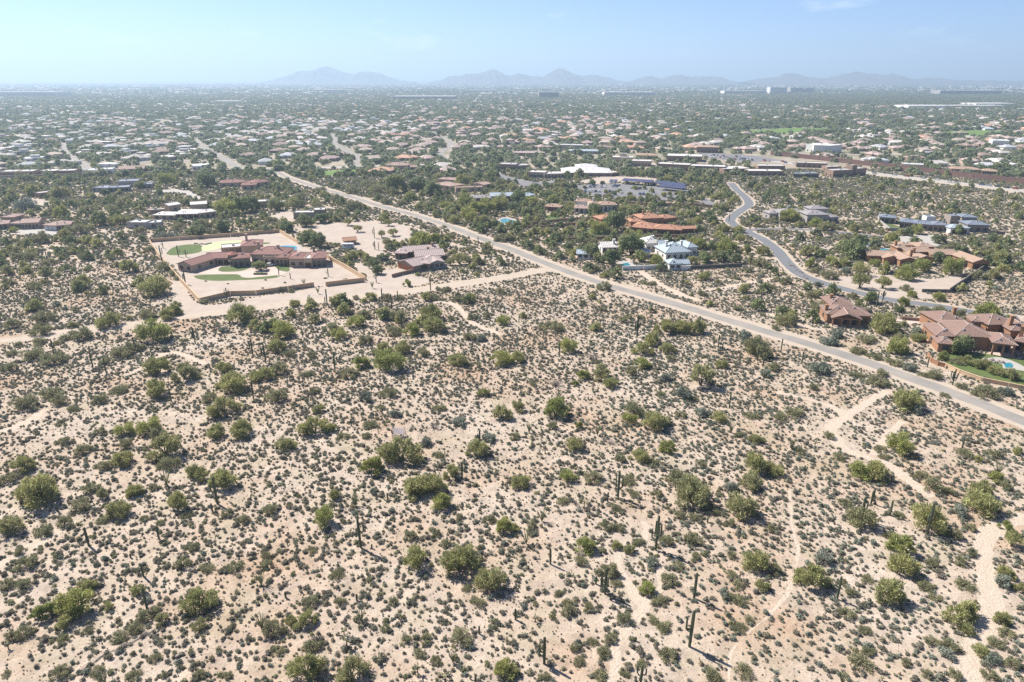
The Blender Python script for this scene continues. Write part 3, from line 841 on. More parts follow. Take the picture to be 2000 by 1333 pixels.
    def roof_mesh(self, L, y0, d, h, kind, pitch, o, T, rm):
        x0, x1, ya, yb = -o, L + o, y0 - o, d + o
        wx, wy = x1 - x0, yb - ya
        th = 0.22
        mb = MB()
        zb, ze = h - 0.02, h + th - 0.02
        caps = []
        if kind == 'hip':
            if wx >= wy:
                r = pitch * wy / 2; rx0, rx1, ry0, ry1 = x0 + wy / 2, x1 - wy / 2, (ya + yb) / 2, (ya + yb) / 2
            else:
                r = pitch * wx / 2; rx0, rx1, ry0, ry1 = (x0 + x1) / 2, (x0 + x1) / 2, ya + wx / 2, yb - wx / 2
            zr = ze + r
            E = [(x0, ya), (x1, ya), (x1, yb), (x0, yb)]
            e = [T(x, y, ze) for x, y in E]
            b = [T(x, y, zb) for x, y in E]
            R0, R1 = T(rx0, ry0, zr), T(rx1, ry1, zr)
            sl = math.hypot(min(wx, wy) / 2, r)
            hx, hy = wx, wy
            if wx >= wy:
                mb.poly([e[0], e[1], R1, R0], [(0, 0), (wx, 0), (wx - wy / 2, sl), (wy / 2, sl)])
                mb.poly([e[2], e[3], R0, R1], [(0, 0), (wx, 0), (wx - wy / 2, sl), (wy / 2, sl)])
                mb.poly([e[1], e[2], R1], [(0, 0), (wy, 0), (wy / 2, sl)])
                mb.poly([e[3], e[0], R0], [(0, 0), (wy, 0), (wy / 2, sl)])
                caps = [(e[0], R0), (e[1], R1), (e[2], R1), (e[3], R0), (R0, R1)]
            else:
                mb.poly([e[0], e[1], R0], [(0, 0), (wx, 0), (wx / 2, sl)])
                mb.poly([e[2], e[3], R1], [(0, 0), (wx, 0), (wx / 2, sl)])
                mb.poly([e[1], e[2], R1, R0], [(0, 0), (wy, 0), (wy - wx / 2, sl), (wx / 2, sl)])
                mb.poly([e[3], e[0], R0, R1], [(0, 0), (wy, 0), (wy - wx / 2, sl), (wx / 2, sl)])
                caps = [(e[0], R0), (e[1], R0), (e[2], R1), (e[3], R1), (R0, R1)]
            for k in range(4):
                j = (k + 1) % 4
                mb.poly([b[k], b[j], e[j], e[k]], [(0, 0), (0.1, 0), (0.1, 0.1), (0, 0.1)])
            mb.poly([b[3], b[2], b[1], b[0]], [(0, 0)] * 4)
        else:
            if kind == 'gx':
                r = pitch * d / 2
                rr = r * (wy / 2) / (d / 2)
                zz = h - pitch * o
                mid = (ya + yb) / 2
                sl = math.hypot(wy / 2, rr)
                for sgn in (0, 1):
                    ey_ = ya if sgn == 0 else yb
                    p = [T(x0, ey_, zz), T(x1, ey_, zz), T(x1, mid, zz + rr), T(x0, mid, zz + rr)]
                    q = [T(x0, ey_, zz + th), T(x1, ey_, zz + th), T(x1, mid, zz + rr + th), T(x0, mid, zz + rr + th)]
                    self.slab(mb, p, q, wx, sl, sgn)
                caps = [(T(x0, mid, zz + rr + th), T(x1, mid, zz + rr + th))]
            else:
                r = pitch * L / 2
                rr = r * (wx / 2) / (L / 2)
                zz = h - pitch * o
                mid = (x0 + x1) / 2
                sl = math.hypot(wx / 2, rr)
                for sgn in (0, 1):
                    ex_ = x0 if sgn else x1
                    p = [T(ex_, ya, zz), T(ex_, yb, zz), T(mid, yb, zz + rr), T(mid, ya, zz + rr)]
                    q = [T(ex_, ya, zz + th), T(ex_, yb, zz + th), T(mid, yb, zz + rr + th), T(mid, ya, zz + rr + th)]
                    self.slab(mb, p, q, wy, sl, sgn)
                caps = [(T(mid, ya, zz + rr + th), T(mid, yb, zz + rr + th))]
        ro = mb.build('roof', rm, self.root)
        if kind == 'hip' and wx > 5 and wy > 5:
            for q in range(2):
                fx, fy = HRND.uniform(0.25, 0.75), HRND.uniform(0.15, 0.4)
                x, y = x0 + wx * fx, ya + wy * fy
                z = ze + pitch * min(y - ya, x - x0, x1 - x, yb - y)
                vb = MB(); vb.box(x - 0.22, x + 0.22, y - 0.22, y + 0.22, z - 0.1, z + 0.55, T); vb.build('vent', M['steel'], ro)
        cb = MB()
        for a, b in caps:
            if math.dist(a, b) > 0.3:
                cb.tube([a, b], [0.13, 0.13], 6)
        if cb.v:
            cb.build('ridge_cap', rm if rm.name not in ('brown_tile',) else M['cap_pale'], ro)
        return ro
    def slab(self, mb, p, q, w, sl, flip):
        uv = [(0, 0), (w, 0), (w, sl), (0, sl)]
        z = [(0, 0)] * 4
        if flip:
            mb.poly(q[::-1], uv[::-1]); mb.poly(p, z)
        else:
            mb.poly(q, uv); mb.poly(p[::-1], z)
        for k in range(4):
            j = (k + 1) % 4
            mb.poly([p[k], p[j], q[j], q[k]], z)
    def window(self, T, x, w, z, hh):
        fm = M[self.frame]
        mb = MB()
        f = 0.1
        for a in ((x - f, x, z - f, z + hh + f), (x + w, x + w + f, z - f, z + hh + f), (x, x + w, z - f, z), (x, x + w, z + hh, z + hh + f)):
            mb.box(a[0], a[1], -0.10, 0.02, a[2], a[3], T)
        if w > 1.3:
            mb.box(x + w / 2 - 0.04, x + w / 2 + 0.04, -0.08, 0.02, z, z + hh, T)
        o = mb.build('window', fm, self.root)
        mb = MB(); mb.box(x, x + w, -0.035, 0.02, z, z + hh, T)
        mb.build('pane', M['glass'], o)
    def openings(self, spec, L, y0, h, T):
        def TT(x, y, z):
            return T(x, y + y0, z)
        items = []
        for s in spec.split():
            items += [s[0]] * int(s[1:] or 1)
        n = len(items)
        for k, it in enumerate(items):
            cx = L * (k + 0.5) / n
            room = L / n
            if it == 'w':
                ww = min(1.7, room * 0.6); self.window(TT, cx - ww / 2, ww, 0.95, min(1.45, h - 1.6))
            elif it == 't':      # tall window
                ww = min(1.5, room * 0.62); self.window(TT, cx - ww / 2, ww, 0.25, min(2.4, h - 0.8))
            elif it in 'gco':
                ww = min(3.0, room * 0.8)
                mt = {'g': M['door_wood_and_arch_shade'], 'c': M['door_orange'], 'o': M['door_white']}[it]
                mb = MB()
                for s_ in range(4):
                    mb.box(cx - ww / 2, cx + ww / 2, -0.06, 0.02, 0.02 + s_ * 0.6, 0.02 + s_ * 0.6 + 0.57, TT)
                mb.box(cx - ww / 2 + 0.02, cx + ww / 2 - 0.02, -0.03, 0.02, 0.0, 2.4, TT)
                mb.build('garage_door', mt, self.root)
            elif it == 'd':
                mb = MB(); mb.box(cx - 0.6, cx + 0.6, -0.05, 0.02, 0.02, 2.3, TT)
                o = mb.build('door', M['door_wood_and_arch_shade'], self.root)
                mb = MB(); mb.box(cx + 0.4, cx + 0.48, -0.12, -0.05, 1.0, 1.1, TT); mb.build('handle', M['steel'], o)
            elif it == 'a':      # arched opening, its deep shade painted as a dark panel
                ww = min(1.6, room * 0.7)
                hh = min(2.2, h - 1.2)
                mb = MB()
                prof = [(cx - ww / 2, 0.02), (cx + ww / 2, 0.02), (cx + ww / 2, hh)] + [(cx + ww / 2 * math.cos(t), hh + ww / 2 * math.sin(t)) for t in (0.6, 1.2, 1.57, 1.95, 2.55)] + [(cx - ww / 2, hh)]
                fr_ = [TT(x, -0.06, z) for x, z in prof]
                bk = [TT(x, 0.03, z) for x, z in prof]
                mb.poly(fr_)
                for i in range(len(prof)):
                    j = (i + 1) % len(prof)
                    mb.poly([fr_[j], fr_[i], bk[i], bk[j]])
                mb.build('arch_shade_panel', M['door_wood_and_arch_shade'], self.root)
    def tower(self, c, r, h, roof_h=1.6, fr=None):
        p = W(fr or self.fr, *c)
        self.setup(p)
        q = p - self.c
        mb = MB(); mb.tube([(q[0], q[1], -0.1), (q[0], q[1], h)], [r, r], 12, cap=True)
        mb.build('tower_wall', M[self.wall], self.root)
        mb = MB(); mb.tube([(q[0], q[1], h + 0.002), (q[0], q[1], h + 0.2), (q[0], q[1], h + roof_h)], [r + 0.45, r + 0.45, 0.05], 12)
        mb.build('tower_roof', M[self.roof + '_plain'] if self.roof + '_plain' in M else M['roof_plain'], self.root)
        for a in (-1.57, -0.9, -2.2):
            cx, cyy = q[0] + math.cos(a) * r, q[1] + math.sin(a) * r
            t = np.array([-math.sin(a), math.cos(a)]); nrm = np.array([math.cos(a), math.sin(a)])
            def TT(x, y, z, cx=cx, cyy=cyy, t=t, nrm=nrm):
                return (cx + t[0] * x - nrm[0] * y, cyy + t[1] * x - nrm[1] * y, z)
            self.window(TT, -0.4, 0.8, h - 1.9, 1.2)
            self.window(TT, -0.4, 0.8, 0.9, 1.2)
M['cap_pale'] = pmat('ridge_mortar', (0.46, 0.36, 0.30), None, 2, 0.9)
M['roof_plain'] = pmat('tower_tile', (0.34, 0.15, 0.12), None, 2, 0.9)

H = House('mansion', 'Z1', 'sprawling red-tiled mansion with round tower inside a walled sand yard', 'mansion', 'stucco_tan', 'roof_red')
H.wing((50, 492), (205, 512), 16, 3.3, 'gy', 'w2')
H.wing((355, 436), (600, 428), 9, 3.4, 'gx', 'd g3')
H.wing((640, 458), (832, 442), 9, 4.0, 'hip', 't3', wall='stone')
H.tower((650, 436), 2.2, 5.4)
H.wing((850, 420), (1212, 422), 13, 4.6, 'hip', 'w4', chim=[(0.1, 0.5, 4.6), (0.72, 0.4, 3.4)])
H.wing((975, 434), (1108, 434), 4.5, 4.0, 'flat', 'a2', rmat='roof_white')
H.wing((1108, 440), (1236, 440), 7, 3.9, 'hip', 't3')
H.wing((1236, 410), (1300, 408), 9, 3.7, 'hip')
H.wing((1255, 456), (1420, 456), 11, 4.0, 'hip', 'w2')
H.wing((1418, 462), (1502, 462), 9, 4.2, 'flat', 'g1', rmat='roof_white')
H.wing((1500, 456), (1655, 446), 13, 4.1, 'hip', 't3', wall='stone', chim=[(0.2, 0.8, 3.4)])
H.wing((740, 330), (960, 316), 12, 4.6, 'hip', chim=[(0.25, 0.6, 4.8)])
H.wing((520, 330), (745, 312), 9, 3.6, 'flat', rmat='roof_white', porch=3)

H = House('ranch_house', 'Z2', 'low mauve-roofed ranch house with orange garage doors', 'house', 'stucco_brown', 'roof_mauve', pitch=0.28)
H.wing((690, 606), (872, 662), 10, 3.0, 'gy', 'c3')
H.wing((900, 628), (1052, 640), 14, 3.2, 'hip', 'w2')
H.wing((1055, 628), (1222, 612), 9, 3.0, 'gy', 'w3', wall='stucco_grey')
H.wing((905, 560), (1220, 540), 12, 3.4, 'gx', chim=[(0.5, 0.6, 2.6)])
H.wing((660, 508), (790, 512), 9, 3.0, 'hip', 't3')
H.wing((780, 500), (1165, 472), 11, 3.2, 'gx', 'w4', porch=2.5, chim=[(0.85, 0.4, 2.8)])
H = House('garden_shed', 'Z2', 'small red-roofed shed in the cleared sandy lot', 'shed', 'stucco_tan', 'roof_orange')
H.wing((80, 350), (215, 338), 6, 2.4, 'gx', 'g1', porch=2)

H = House('grey_roofed_house', 'Z3', 'pale blue-grey roofed house with dormers among trees', 'house', 'stucco_white', 'roof_slate', frame='frame_white', pitch=0.5)
H.wing((1000, 606), (1262, 592), 14, 3.8, 'hip', 't4', chim=[(0.2, 0.45, 4.6), (0.8, 0.4, 4.4)])
H.wing((1235, 560), (1335, 552), 11, 4.4, 'hip', 'w2')
H.wing((1040, 712), (1165, 708), 6, 3.0, 'hip', 'w2')
H.wing((1165, 700), (1252, 696), 5, 2.6, 'gx', 'w1')
H.wing((785, 505), (950, 495), 10, 4.0, 'hip', 'w3', rmat='roof_whitetile', chim=[(0.6, 0.4, 3.0)])
H.wing((950, 520), (1010, 516), 8, 3.4, 'gx')
H = House('garden_pavilion', 'Z3', 'small hip-roofed grey pavilion left of the grey-roofed house', 'pavilion', 'stucco_white', 'roof_slate', pitch=0.5)
H.wing((715, 580), (832, 574), 5, 2.8, 'hip', 'd', porch=2)
H = House('guest_house', 'Z3', 'white-roofed gabled guest house behind a tree', 'house', 'stucco_white', 'roof_whitetile', pitch=0.4)
H.wing((312, 530), (470, 526), 9, 3.2, 'gx', 't3', chim=[(0.85, 0.3, 3.4)])
H = House('guest_house', 'Z3', 'small pale blue-roofed outbuilding by the lane bend', 'house', 'stucco_white', 'roof_slate', pitch=0.4)
H.wing((40, 590), (230, 596), 6, 2.8, 'gx', 'w3')

H = House('orange_roofed_house', 'Z3', 'large orange-tiled house with long covered terrace', 'house', 'stucco_orange', 'roof_orange', pitch=0.3)
H.wing((625, 300), (862, 322), 14, 3.1, 'hip', 'w4')
H.wing((862, 322), (1165, 336), 11, 3.1, 'hip', 't6', porch=3)
H.wing((1168, 318), (1322, 312), 6, 2.9, 'gx', porch=2)
H.wing((735, 236), (960, 226), 13, 4.6, 'hip', 'w4', chim=[(0.25, 0.5, 3.4), (0.6, 0.5, 3.0)])
H.wing((965, 226), (1112, 208), 9, 4.0, 'hip', 'w3')
H.wing((620, 250), (760, 244), 10, 3.4, 'hip', chim=[(0.3, 0.5, 2.6)])
H = House('guest_house', 'Z3', 'orange-tiled guest house by the round lawn', 'house', 'stucco_orange', 'roof_orange', pitch=0.3)
H.wing((300, 214), (535, 196), 11, 2.9, 'hip', 't4')

H = House('tiled_villa', 'Z4', 'small brown-tiled villa with orange walls by a driveway', 'villa', 'stucco_orange', 'roof_brown', pitch=0.36)
H.wing((212, 318), (468, 336), 8, 3.2, 'gy', 'd t2', porch=2.6)
H.wing((160, 292), (560, 312), 10, 3.4, 'hip', 'w4', chim=[(0.02, 0.35, 2.4)])
H.wing((190, 210), (392, 214), 10, 3.6, 'hip', 'w2', chim=[(0.25, 0.6, 2.4)])
H = House('tiled_villa', 'Z4', 'large brown-tiled villa with arcade above a curved lawn', 'villa', 'stucco_orange', 'roof_brown', pitch=0.36)
H.wing((1190, 560), (1330, 572), 6, 3.0, 'hip', 'w1')
H.wing((1165, 508), (1360, 520), 12, 3.8, 'hip', 'w2')
H.wing((1340, 520), (1690, 540), 15, 4.2, 'hip', 't5', porch=3.5)
H.wing((1495, 532), (1690, 548), 3.0, 4.0, 'flat', rmat='stucco_orange', sides=False)
H.wing((1690, 588), (1892, 612), 10, 4.2, 'hip', 't3', porch=4)
H.wing((1895, 560), (2080, 600), 10, 3.9, 'hip', 't3', porch=2.5, chim=[(0.1, 0.4, 4.0)])
H.wing((1640, 430), (1900, 420), 10, 4.8, 'hip', 'w3')
H.wing((1195, 380), (1440, 376), 11, 3.8, 'hip', 'w2', chim=[(0.95, 0.6, 3.0)])
H.wing((1480, 440), (1565, 446), 4, 6.4, 'hip', 'w2')
H.wing((1850, 480), (2090, 490), 12, 4.6, 'hip', 'w3', chim=[(0.15, 0.3, 4.0)])

H = House('tan_villa', 'Z10', 'long tan-tiled villa with chimneys behind palo verdes', 'villa', 'stucco_orange', 'roof_tan', pitch=0.28)
H.wing((890, 548), (1130, 556), 10, 3.2, 'gx', 'w3')
H.wing((1020, 566), (1150, 570), 9, 3.0, 'gy')
H.wing((1150, 588), (1282, 590), 14, 3.4, 'gy', 't2', chim=[(0.95, 0.4, 3.4)])
H.wing((1282, 580), (1420, 572), 10, 3.2, 'gy', 'w2', chim=[(0.4, 0.7, 3.4)])
H.wing((1400, 540), (1612, 542), 10, 3.2, 'gx', 'w4')
H.wing((1540, 584), (1742, 590), 3, 2.6, 'flat', rmat='roof_tan', sides=False)
H.wing((1125, 512), (1205, 512), 7, 4.8, 'hip', 'w2', chim=[(0.1, 0.5, 2.6)])
H.wing((1300, 486), (1425, 484), 9, 3.6, 'hip', 'w2')
H.wing((1155, 470), (1232, 468), 7, 3.4, 'hip', 'w1')
H.wing((1200, 530), (1400, 526), 9, 3.8, 'gx')
H = House('detached_garage', 'Z10', 'gabled tan garage with two dark doors beside the tan villa', 'garage', 'stucco_orange', 'roof_tan', pitch=0.34)
H.wing((1740, 608), (1870, 606), 15, 3.4, 'gy', 'g2')

H = House('grey_villa', 'Z10', 'two-storey grey villa with pale chimneys beside the desert', 'villa', 'stucco_grey', 'roof_greytile', pitch=0.3)
H.wing((92, 208), (182, 206), 9, 4.0, 'hip', 'w2')
H.wing((175, 215), (395, 212), 11, 4.8, 'hip', 'w4', chim=[(0.35, 0.3, 3.6), (0.42, 0.35, 3.9)])
H.wing((395, 242), (565, 240), 12, 5.6, 'hip', 't4')
H.wing((560, 238), (650, 230), 9, 3.6, 'hip', 'w2')
H.wing((420, 196), (560, 194), 9, 6.0, 'hip')
H = House('slate_villa', 'Z10', 'long dark slate-roofed modern villa with stone towers', 'villa', 'stone', 'roof_darkslate', pitch=0.25)
H.wing((985, 232), (1112, 242), 9, 3.6, 'hip', 't3')
H.wing((1150, 272), (1260, 282), 11, 3.6, 'hip', 't3')
H.wing((1255, 286), (1420, 300), 11, 3.6, 'hip', 't4', chim=[(0.3, 0.6, 3.6)])
H.wing((1420, 302), (1545, 306), 10, 3.8, 'hip', 't3', chim=[(0.8, 0.4, 3.0)])
H.wing((1562, 322), (1712, 322), 9, 3.4, 'hip', 'g2', rmat='roof_slate', wall='stucco_white')
H.wing((1555, 262), (1655, 264), 8, 6.2, 'flat', 't2', rmat='roof_dark_flat')
H.wing((1645, 272), (1765, 276), 9, 6.4, 'hip', 't3')
H.wing((1700, 306), (1872, 310), 11, 4.2, 'hip', 'w3')
H.wing((1360, 262), (1430, 262), 5, 5.8, 'flat', wall='stucco_white', rmat='roof_dark_flat')

H = House('tan_roofed_house', 'Z9', 'tan-roofed house with white garage doors at the left edge', 'house', 'stucco_tan', 'roof_pink', pitch=0.26)
H.wing((1090, 622), (1400, 642), 13, 3.0, 'hip', 'o3')
H.wing((1395, 640), (1740, 612), 11, 3.0, 'hip', 'w3')
H.wing((530, 600), (960, 580), 11, 3.6, 'gx', 'w3 d w1')
H.wing((280, 590), (560, 596), 10, 3.2, 'hip', 'w3', chim=[(0.6, 0.8, 3.0)])
H.wing((-160, 620), (210, 590), 11, 3.0, 'hip', 't3')
H.wing((90, 440), (380, 440), 10, 3.4, 'hip')
H = House('flat_garage', 'B1', 'flat-roofed grey-tan box building with white roof', 'garage', 'stucco_grey', 'roof_white')
H.wing((998, 468), (1140, 470), 9, 3.6, 'flat', 'w1')
H.wing((1140, 470), (1266, 462), 9, 3.2, 'flat', 'w1')
H = House('pale_roofed_house', 'B1', 'wide pale low-roofed house with dark terrace openings', 'house', 'stucco_tan', 'roof_whitetile', pitch=0.2)
H.wing((1200, 398), (1370, 400), 11, 2.9, 'hip', 'w3')
H.wing((1365, 396), (1565, 392), 15, 3.3, 'hip', 't6', porch=3.0)
H.wing((1560, 392), (1692, 376), 10, 3.6, 'hip', 'w3')
H.wing((1500, 330), (1620, 322), 10, 4.2, 'gx')
H.wing((1160, 360), (1290, 352), 5, 2.9, 'flat', rmat='roof_white', porch=2)
H.wing((1275, 330), (1330, 340), 8, 4.4, 'gy')
H = House('dark_modern_house', 'B1', 'dark flat-roofed modern house with slate overhangs', 'house', 'stucco_grey', 'roof_dark_flat')
H.wing((720, 182), (850, 184), 14, 3.2, 'flat', 't3')
H.wing((845, 186), (1012, 178), 12, 3.4, 'flat', 't4', porch=3)
H.wing((920, 146), (1082, 140), 14, 4.6, 'flat', 't4')
H.wing((1075, 156), (1190, 152), 10, 3.2, 'flat', 't3')
H = House('low_tan_house', 'B1', 'low flat tan house half hidden in scrub', 'house', 'stucco_brown', 'roof_grey_flat')
H.wing((312, 232), (480, 212), 9, 3.6, 'flat', 'w3')
H = House('pink_roofed_house', 'P', 'long pinkish-tiled house among trees near the cross street', 'house', 'stucco_tan', 'roof_red', pitch=0.3)
H.wing((430, 366), (478, 364), 12, 3.2, 'hip', 'w3')
H.wing((472, 371), (500, 370), 10, 3.4, 'hip', 'a2')
H.wing((498, 366), (527, 362), 12, 3.2, 'hip', 'w2')
H = House('flat_box_house', 'B2', 'pair of olive flat-roofed boxes with white roofs', 'house', 'stucco_olive', 'roof_white')
H.wing((296, 392), (462, 390), 8, 3.8, 'flat', 'w1')
H.wing((455, 384), (546, 380), 9, 4.8, 'flat', 'w1')
H = House('flat_box_house', 'B2', 'tan flat-roofed house behind the olive boxes', 'house', 'stucco_tan', 'roof_white')
H.wing((10, 305), (120, 300), 9, 4.0, 'flat', 'w2')
H.wing((115, 300), (235, 296), 8, 3.2, 'flat', 'w2')
H = House('pale_adobe_house', 'B2', 'pale pink adobe house with curved low wings', 'house', 'stucco_tan', 'roof_pink', pitch=0.15)
H.wing((1380, 150), (1520, 172), 16, 3.4, 'hip', 'w3')
H.wing((1420, 120), (1580, 130), 12, 4.2, 'hip', chim=[(0.2, 0.5, 2.6)])
H.wing((1560, 182), (1770, 176), 6, 3.2, 'flat', 'w4', rmat='roof_tan')
H.wing((1690, 150), (1780, 160), 10, 3.4, 'gy')
H = House('blue_roofed_house', 'B2', 'blue-grey gabled house in the lush garden', 'house', 'stucco_grey', 'roof_slate', pitch=0.3)
H.wing((1835, 258), (2010, 254), 11, 4.0, 'gx', 't4', porch=2.5)
H.wing((1670, 262), (1840, 262), 9, 3.0, 'hip', 't4', rmat='roof_greytile', porch=2.5)
H.wing((2005, 254), (2140, 250), 9, 3.4, 'hip', 'w3')
H = House('guest_house', 'Z11', 'pale blue-roofed outbuilding right of the blue gabled house', 'house', 'stucco_grey', 'roof_slate')
H.wing((690, 280), (800, 276), 7, 3.0, 'hip', 'w2')
H = House('casita', 'Z11', 'small brown-tiled casita in the lush garden', 'casita', 'stucco_brown', 'roof_tan', pitch=0.34)
H.wing((910, 402), (1075, 412), 8, 3.0, 'hip', 't2', porch=2)
H = House('white_walled_villa', 'Z11', 'pink-tiled villa with white walls and tall porch', 'villa', 'stucco_white', 'roof_tan', pitch=0.3)
H.wing((1225, 426), (1390, 434), 9, 3.4, 'hip', 't3', porch=3, rmat='roof_pink')
H.wing((1250, 376), (1400, 380), 9, 4.8, 'hip', 'w3', chim=[(0.1, 0.5, 2.6)])
H.wing((1390, 412), (1495, 412), 10, 5.0, 'hip', 'a3', chim=[(0.5, 0.5, 3.4)])
H.wing((1490, 412), (1692, 408), 10, 4.4, 'hip', 't3', porch=2.5, chim=[(0.5, 0.7, 3.0)])
H = House('pink_tiled_house', 'Z8', 'two-storey pinkish-tiled house right of the sports lawn', 'house', 'stucco_tan', 'roof_pink', pitch=0.3)
H.wing((1050, 362), (1215, 364), 14, 5.2, 'hip', 't4', chim=[(0.15, 0.5, 2.6)])
H.wing((1210, 362), (1292, 360), 12, 3.4, 'hip', 'w3')

# commercial and civic blocks
def block(name, fr, label, wings, wall, roof, cat='building', pitch=0.15, kind='flat', spec='t6'):
    Hh = House(name, fr, label, cat, wall, roof, pitch=pitch)
    for w in wings:
        Hh.wing(w[0], w[1], w[2], max(3.0, w[3] * 0.72), w[4] if len(w) > 4 else kind, w[5] if len(w) > 5 else spec, sides=True)
    return Hh
block('hall', 'Z5', 'wide white low-roofed hall behind the parking lot', [((530, 402), (905, 404), 34, 4.0, 'hip'), ((640, 372), (800, 372), 22, 6.0, 'hip'), ((880, 404), (960, 400), 16, 4.0, 'flat')], 'stucco_brown', 'roof_white', pitch=0.22)
block('office_building', 'Z5', 'tan flat-roofed offices left of the white hall', [((276, 412), (400, 416), 14, 6.5), ((395, 418), (545, 414), 16, 5.0)], 'stucco_tan', 'roof_white')
block('office_building', 'Z5', 'dark brown flat-roofed offices at the left of the plaza', [((50, 352), (180, 356), 16, 7.0), ((175, 356), (292, 352), 16, 5.5)], 'stucco_brown', 'roof_grey_flat')
block('shop_strip', 'Z5', 'long brown shop strip with white roof, left half', [((1238, 354), (1482, 366), 16, 8.0, 'flat', 't9')], 'stucco_brown', 'roof_white')
block('shop_strip', 'Z5', 'long brown shop strip with white roof, right half', [((1482, 368), (1752, 378), 16, 7.5, 'flat', 't9')], 'stucco_brown', 'roof_white')
block('shop_block', 'Z5', 'brown flat-roofed block right of the shop strip', [((1742, 386), (1945, 380), 22, 6.0, 'flat', 't6')], 'stucco_brown', 'roof_white')
block('shop_block', 'Z5', 'tan corner block left of the shop strip', [((1048, 326), (1196, 330), 16, 7.0)], 'stucco_tan', 'roof_white')
block('shop_block', 'Z5', 'tan towered block behind the corner block', [((900, 302), (1062, 306), 16, 8.0), ((960, 296), (1010, 297), 8, 12.0)], 'stucco_tan', 'roof_white')
block('shop_block', 'Z5', 'white-roofed big store behind the shop strip', [((1310, 288), (1578, 296), 26, 7.5)], 'stucco_brown', 'roof_white')
block('shop_block', 'Z5', 'low tan shops behind the corner block', [((1085, 272), (1240, 276), 18, 5.5)], 'stucco_tan', 'roof_tan', kind='hip')
block('shop_block', 'Z5', 'brown-fronted store above the plaza parking', [((1540, 224), (1702, 228), 20, 9.0)], 'stucco_brown', 'roof_tan', kind='hip')
block('office_building', 'Z5', 'long dark-windowed office with pale roof in trees', [((500, 198), (720, 204), 16, 7.0)], 'stucco_grey', 'roof_white')
block('office_building', 'Z5', 'long pale low roof in trees left of the offices', [((170, 248), (390, 252), 14, 4.5)], 'stucco_brown', 'roof_mauve', kind='hip', pitch=0.2)
block('office_building', 'Z5', 'pale grey long roof below the dark-windowed office', [((580, 234), (800, 236), 14, 4.5)], 'stucco_grey', 'roof_slate', kind='hip', pitch=0.2)
block('warehouse', 'Z6', 'big white box building above the plaza', [((500, 255), (592, 258), 34, 13.0, 'flat', 'g2'), ((592, 256), (702, 248), 30, 12.0, 'flat', 'g1')], 'stucco_white', 'roof_white')
block('shop_block', 'Z6', 'brown flat block above the avenue, first from the shop strip', [((40, 412), (290, 414), 16, 5.5)], 'stucco_brown', 'roof_white')
block('shop_block', 'Z6', 'white-roofed shops behind the brown flat block', [((110, 376), (300, 378), 14, 6.0)], 'stucco_brown', 'roof_white')
block('shop_block', 'Z6', 'dark-roofed low store in the plaza', [((360, 426), (440, 430), 14, 4.5)], 'stucco_olive', 'roof_dark_flat')
block('shop_block', 'Z6', 'dark-roofed low store beside its twin', [((445, 428), (540, 428), 14, 5.0)], 'stucco_olive', 'roof_dark_flat')
block('tower_block', 'Z6', 'brown parapeted block with stub tower at the avenue end', [((640, 424), (780, 418), 12, 8.0), ((772, 412), (806, 410), 8, 12.5), ((800, 412), (876, 404), 14, 8.0)], 'stucco_brown', 'roof_grey_flat')
block('shop_block', 'Z6', 'white-roofed shops left of the tower block', [((380, 352), (600, 360), 12, 6.0)], 'stucco_brown', 'roof_white')
block('shop_block', 'Z6', 'small brown shop beside the white-roofed shops', [((600, 384), (700, 382), 10, 6.0)], 'stucco_brown', 'roof_white')
block('house_row', 'Z6', 'tan-tiled long house above the reddish brown wall', [((1480, 388), (1690, 396), 14, 4.0, 'hip')], 'stucco_brown', 'roof_tan', 'house', 0.25)
block('house_row', 'Z6', 'hip-roofed tan house right of the long house', [((1700, 402), (1800, 408), 14, 3.6, 'hip')], 'stucco_tan', 'roof_tan', 'house', 0.25)
block('white_house', 'Z6', 'white flat-roofed house above the brown wall', [((1130, 352), (1280, 360), 14, 4.0)], 'stucco_white', 'roof_white', 'house')
block('white_house', 'Z6', 'large white flat-roofed building in dark trees', [((1770, 200), (1890, 204), 30, 9.0)], 'stucco_white', 'roof_white', 'building')
block('townhouse_row', 'Z7', 'white flat-roofed townhouses on the cross street, left pair', [((0, 400), (125, 398), 14, 5.0), ((130, 398), (250, 396), 14, 5.0)], 'stucco_tan', 'roof_white', 'house')
block('townhouse_row', 'Z7', 'mauve-walled white-roofed townhouses on the cross street', [((290, 396), (420, 396), 14, 5.4), ((425, 396), (562, 393), 14, 5.4)], 'stucco_brown', 'roof_white', 'house')
block('townhouse_row', 'Z7', 'bright white flat-roofed villa on the cross street', [((626, 392), (760, 391), 16, 5.4), ((755, 391), (845, 388), 16, 6.2)], 'stucco_white', 'roof_white', 'house')
block('townhouse_row', 'Z7', 'brown-roofed long house on the cross street', [((895, 375), (1085, 368), 14, 4.2, 'gx')], 'stucco_brown', 'roof_pink', 'house', 0.3)

# far landmark buildings on the plain
def far_block(fr_px, w, d, h, label, wall='stucco_white', n=1, name='far_building'):
    g = G(*fr_px)
    root = empty(name, (g[0], g[1], 0))
    tag(root, label, 'building')
    mb = MB(); mb.box(-w / 2, w / 2, 0, d, 0, h)
    mb.build('wall', M[wall], root)
    mb = MB(); mb.box(-w / 2 + 1, w / 2 - 1, 1, d - 1, h, h + 1.0)
    mb.build('roof', M['roof_white' if h < 20 and d < 110 else 'roof_grey_flat'], root)
    for k in range(max(1, int(h // 5))):
        mb = MB(); mb.box(-w / 2 + 3, w / 2 - 3, -0.6, 0.2, 2 + k * 5, 4 + k * 5)
        mb.build('window_band', M['glass'], root)
far_block((45, 190), 330, 120, 22, 'very long white warehouse far left on the plain')
far_block((828, 196), 260, 120, 14, 'long dark blue-grey complex on the plain', 'stucco_grey')
far_block((1072, 193), 90, 60, 26, 'dark square office block far off at the centre', 'stucco_grey')
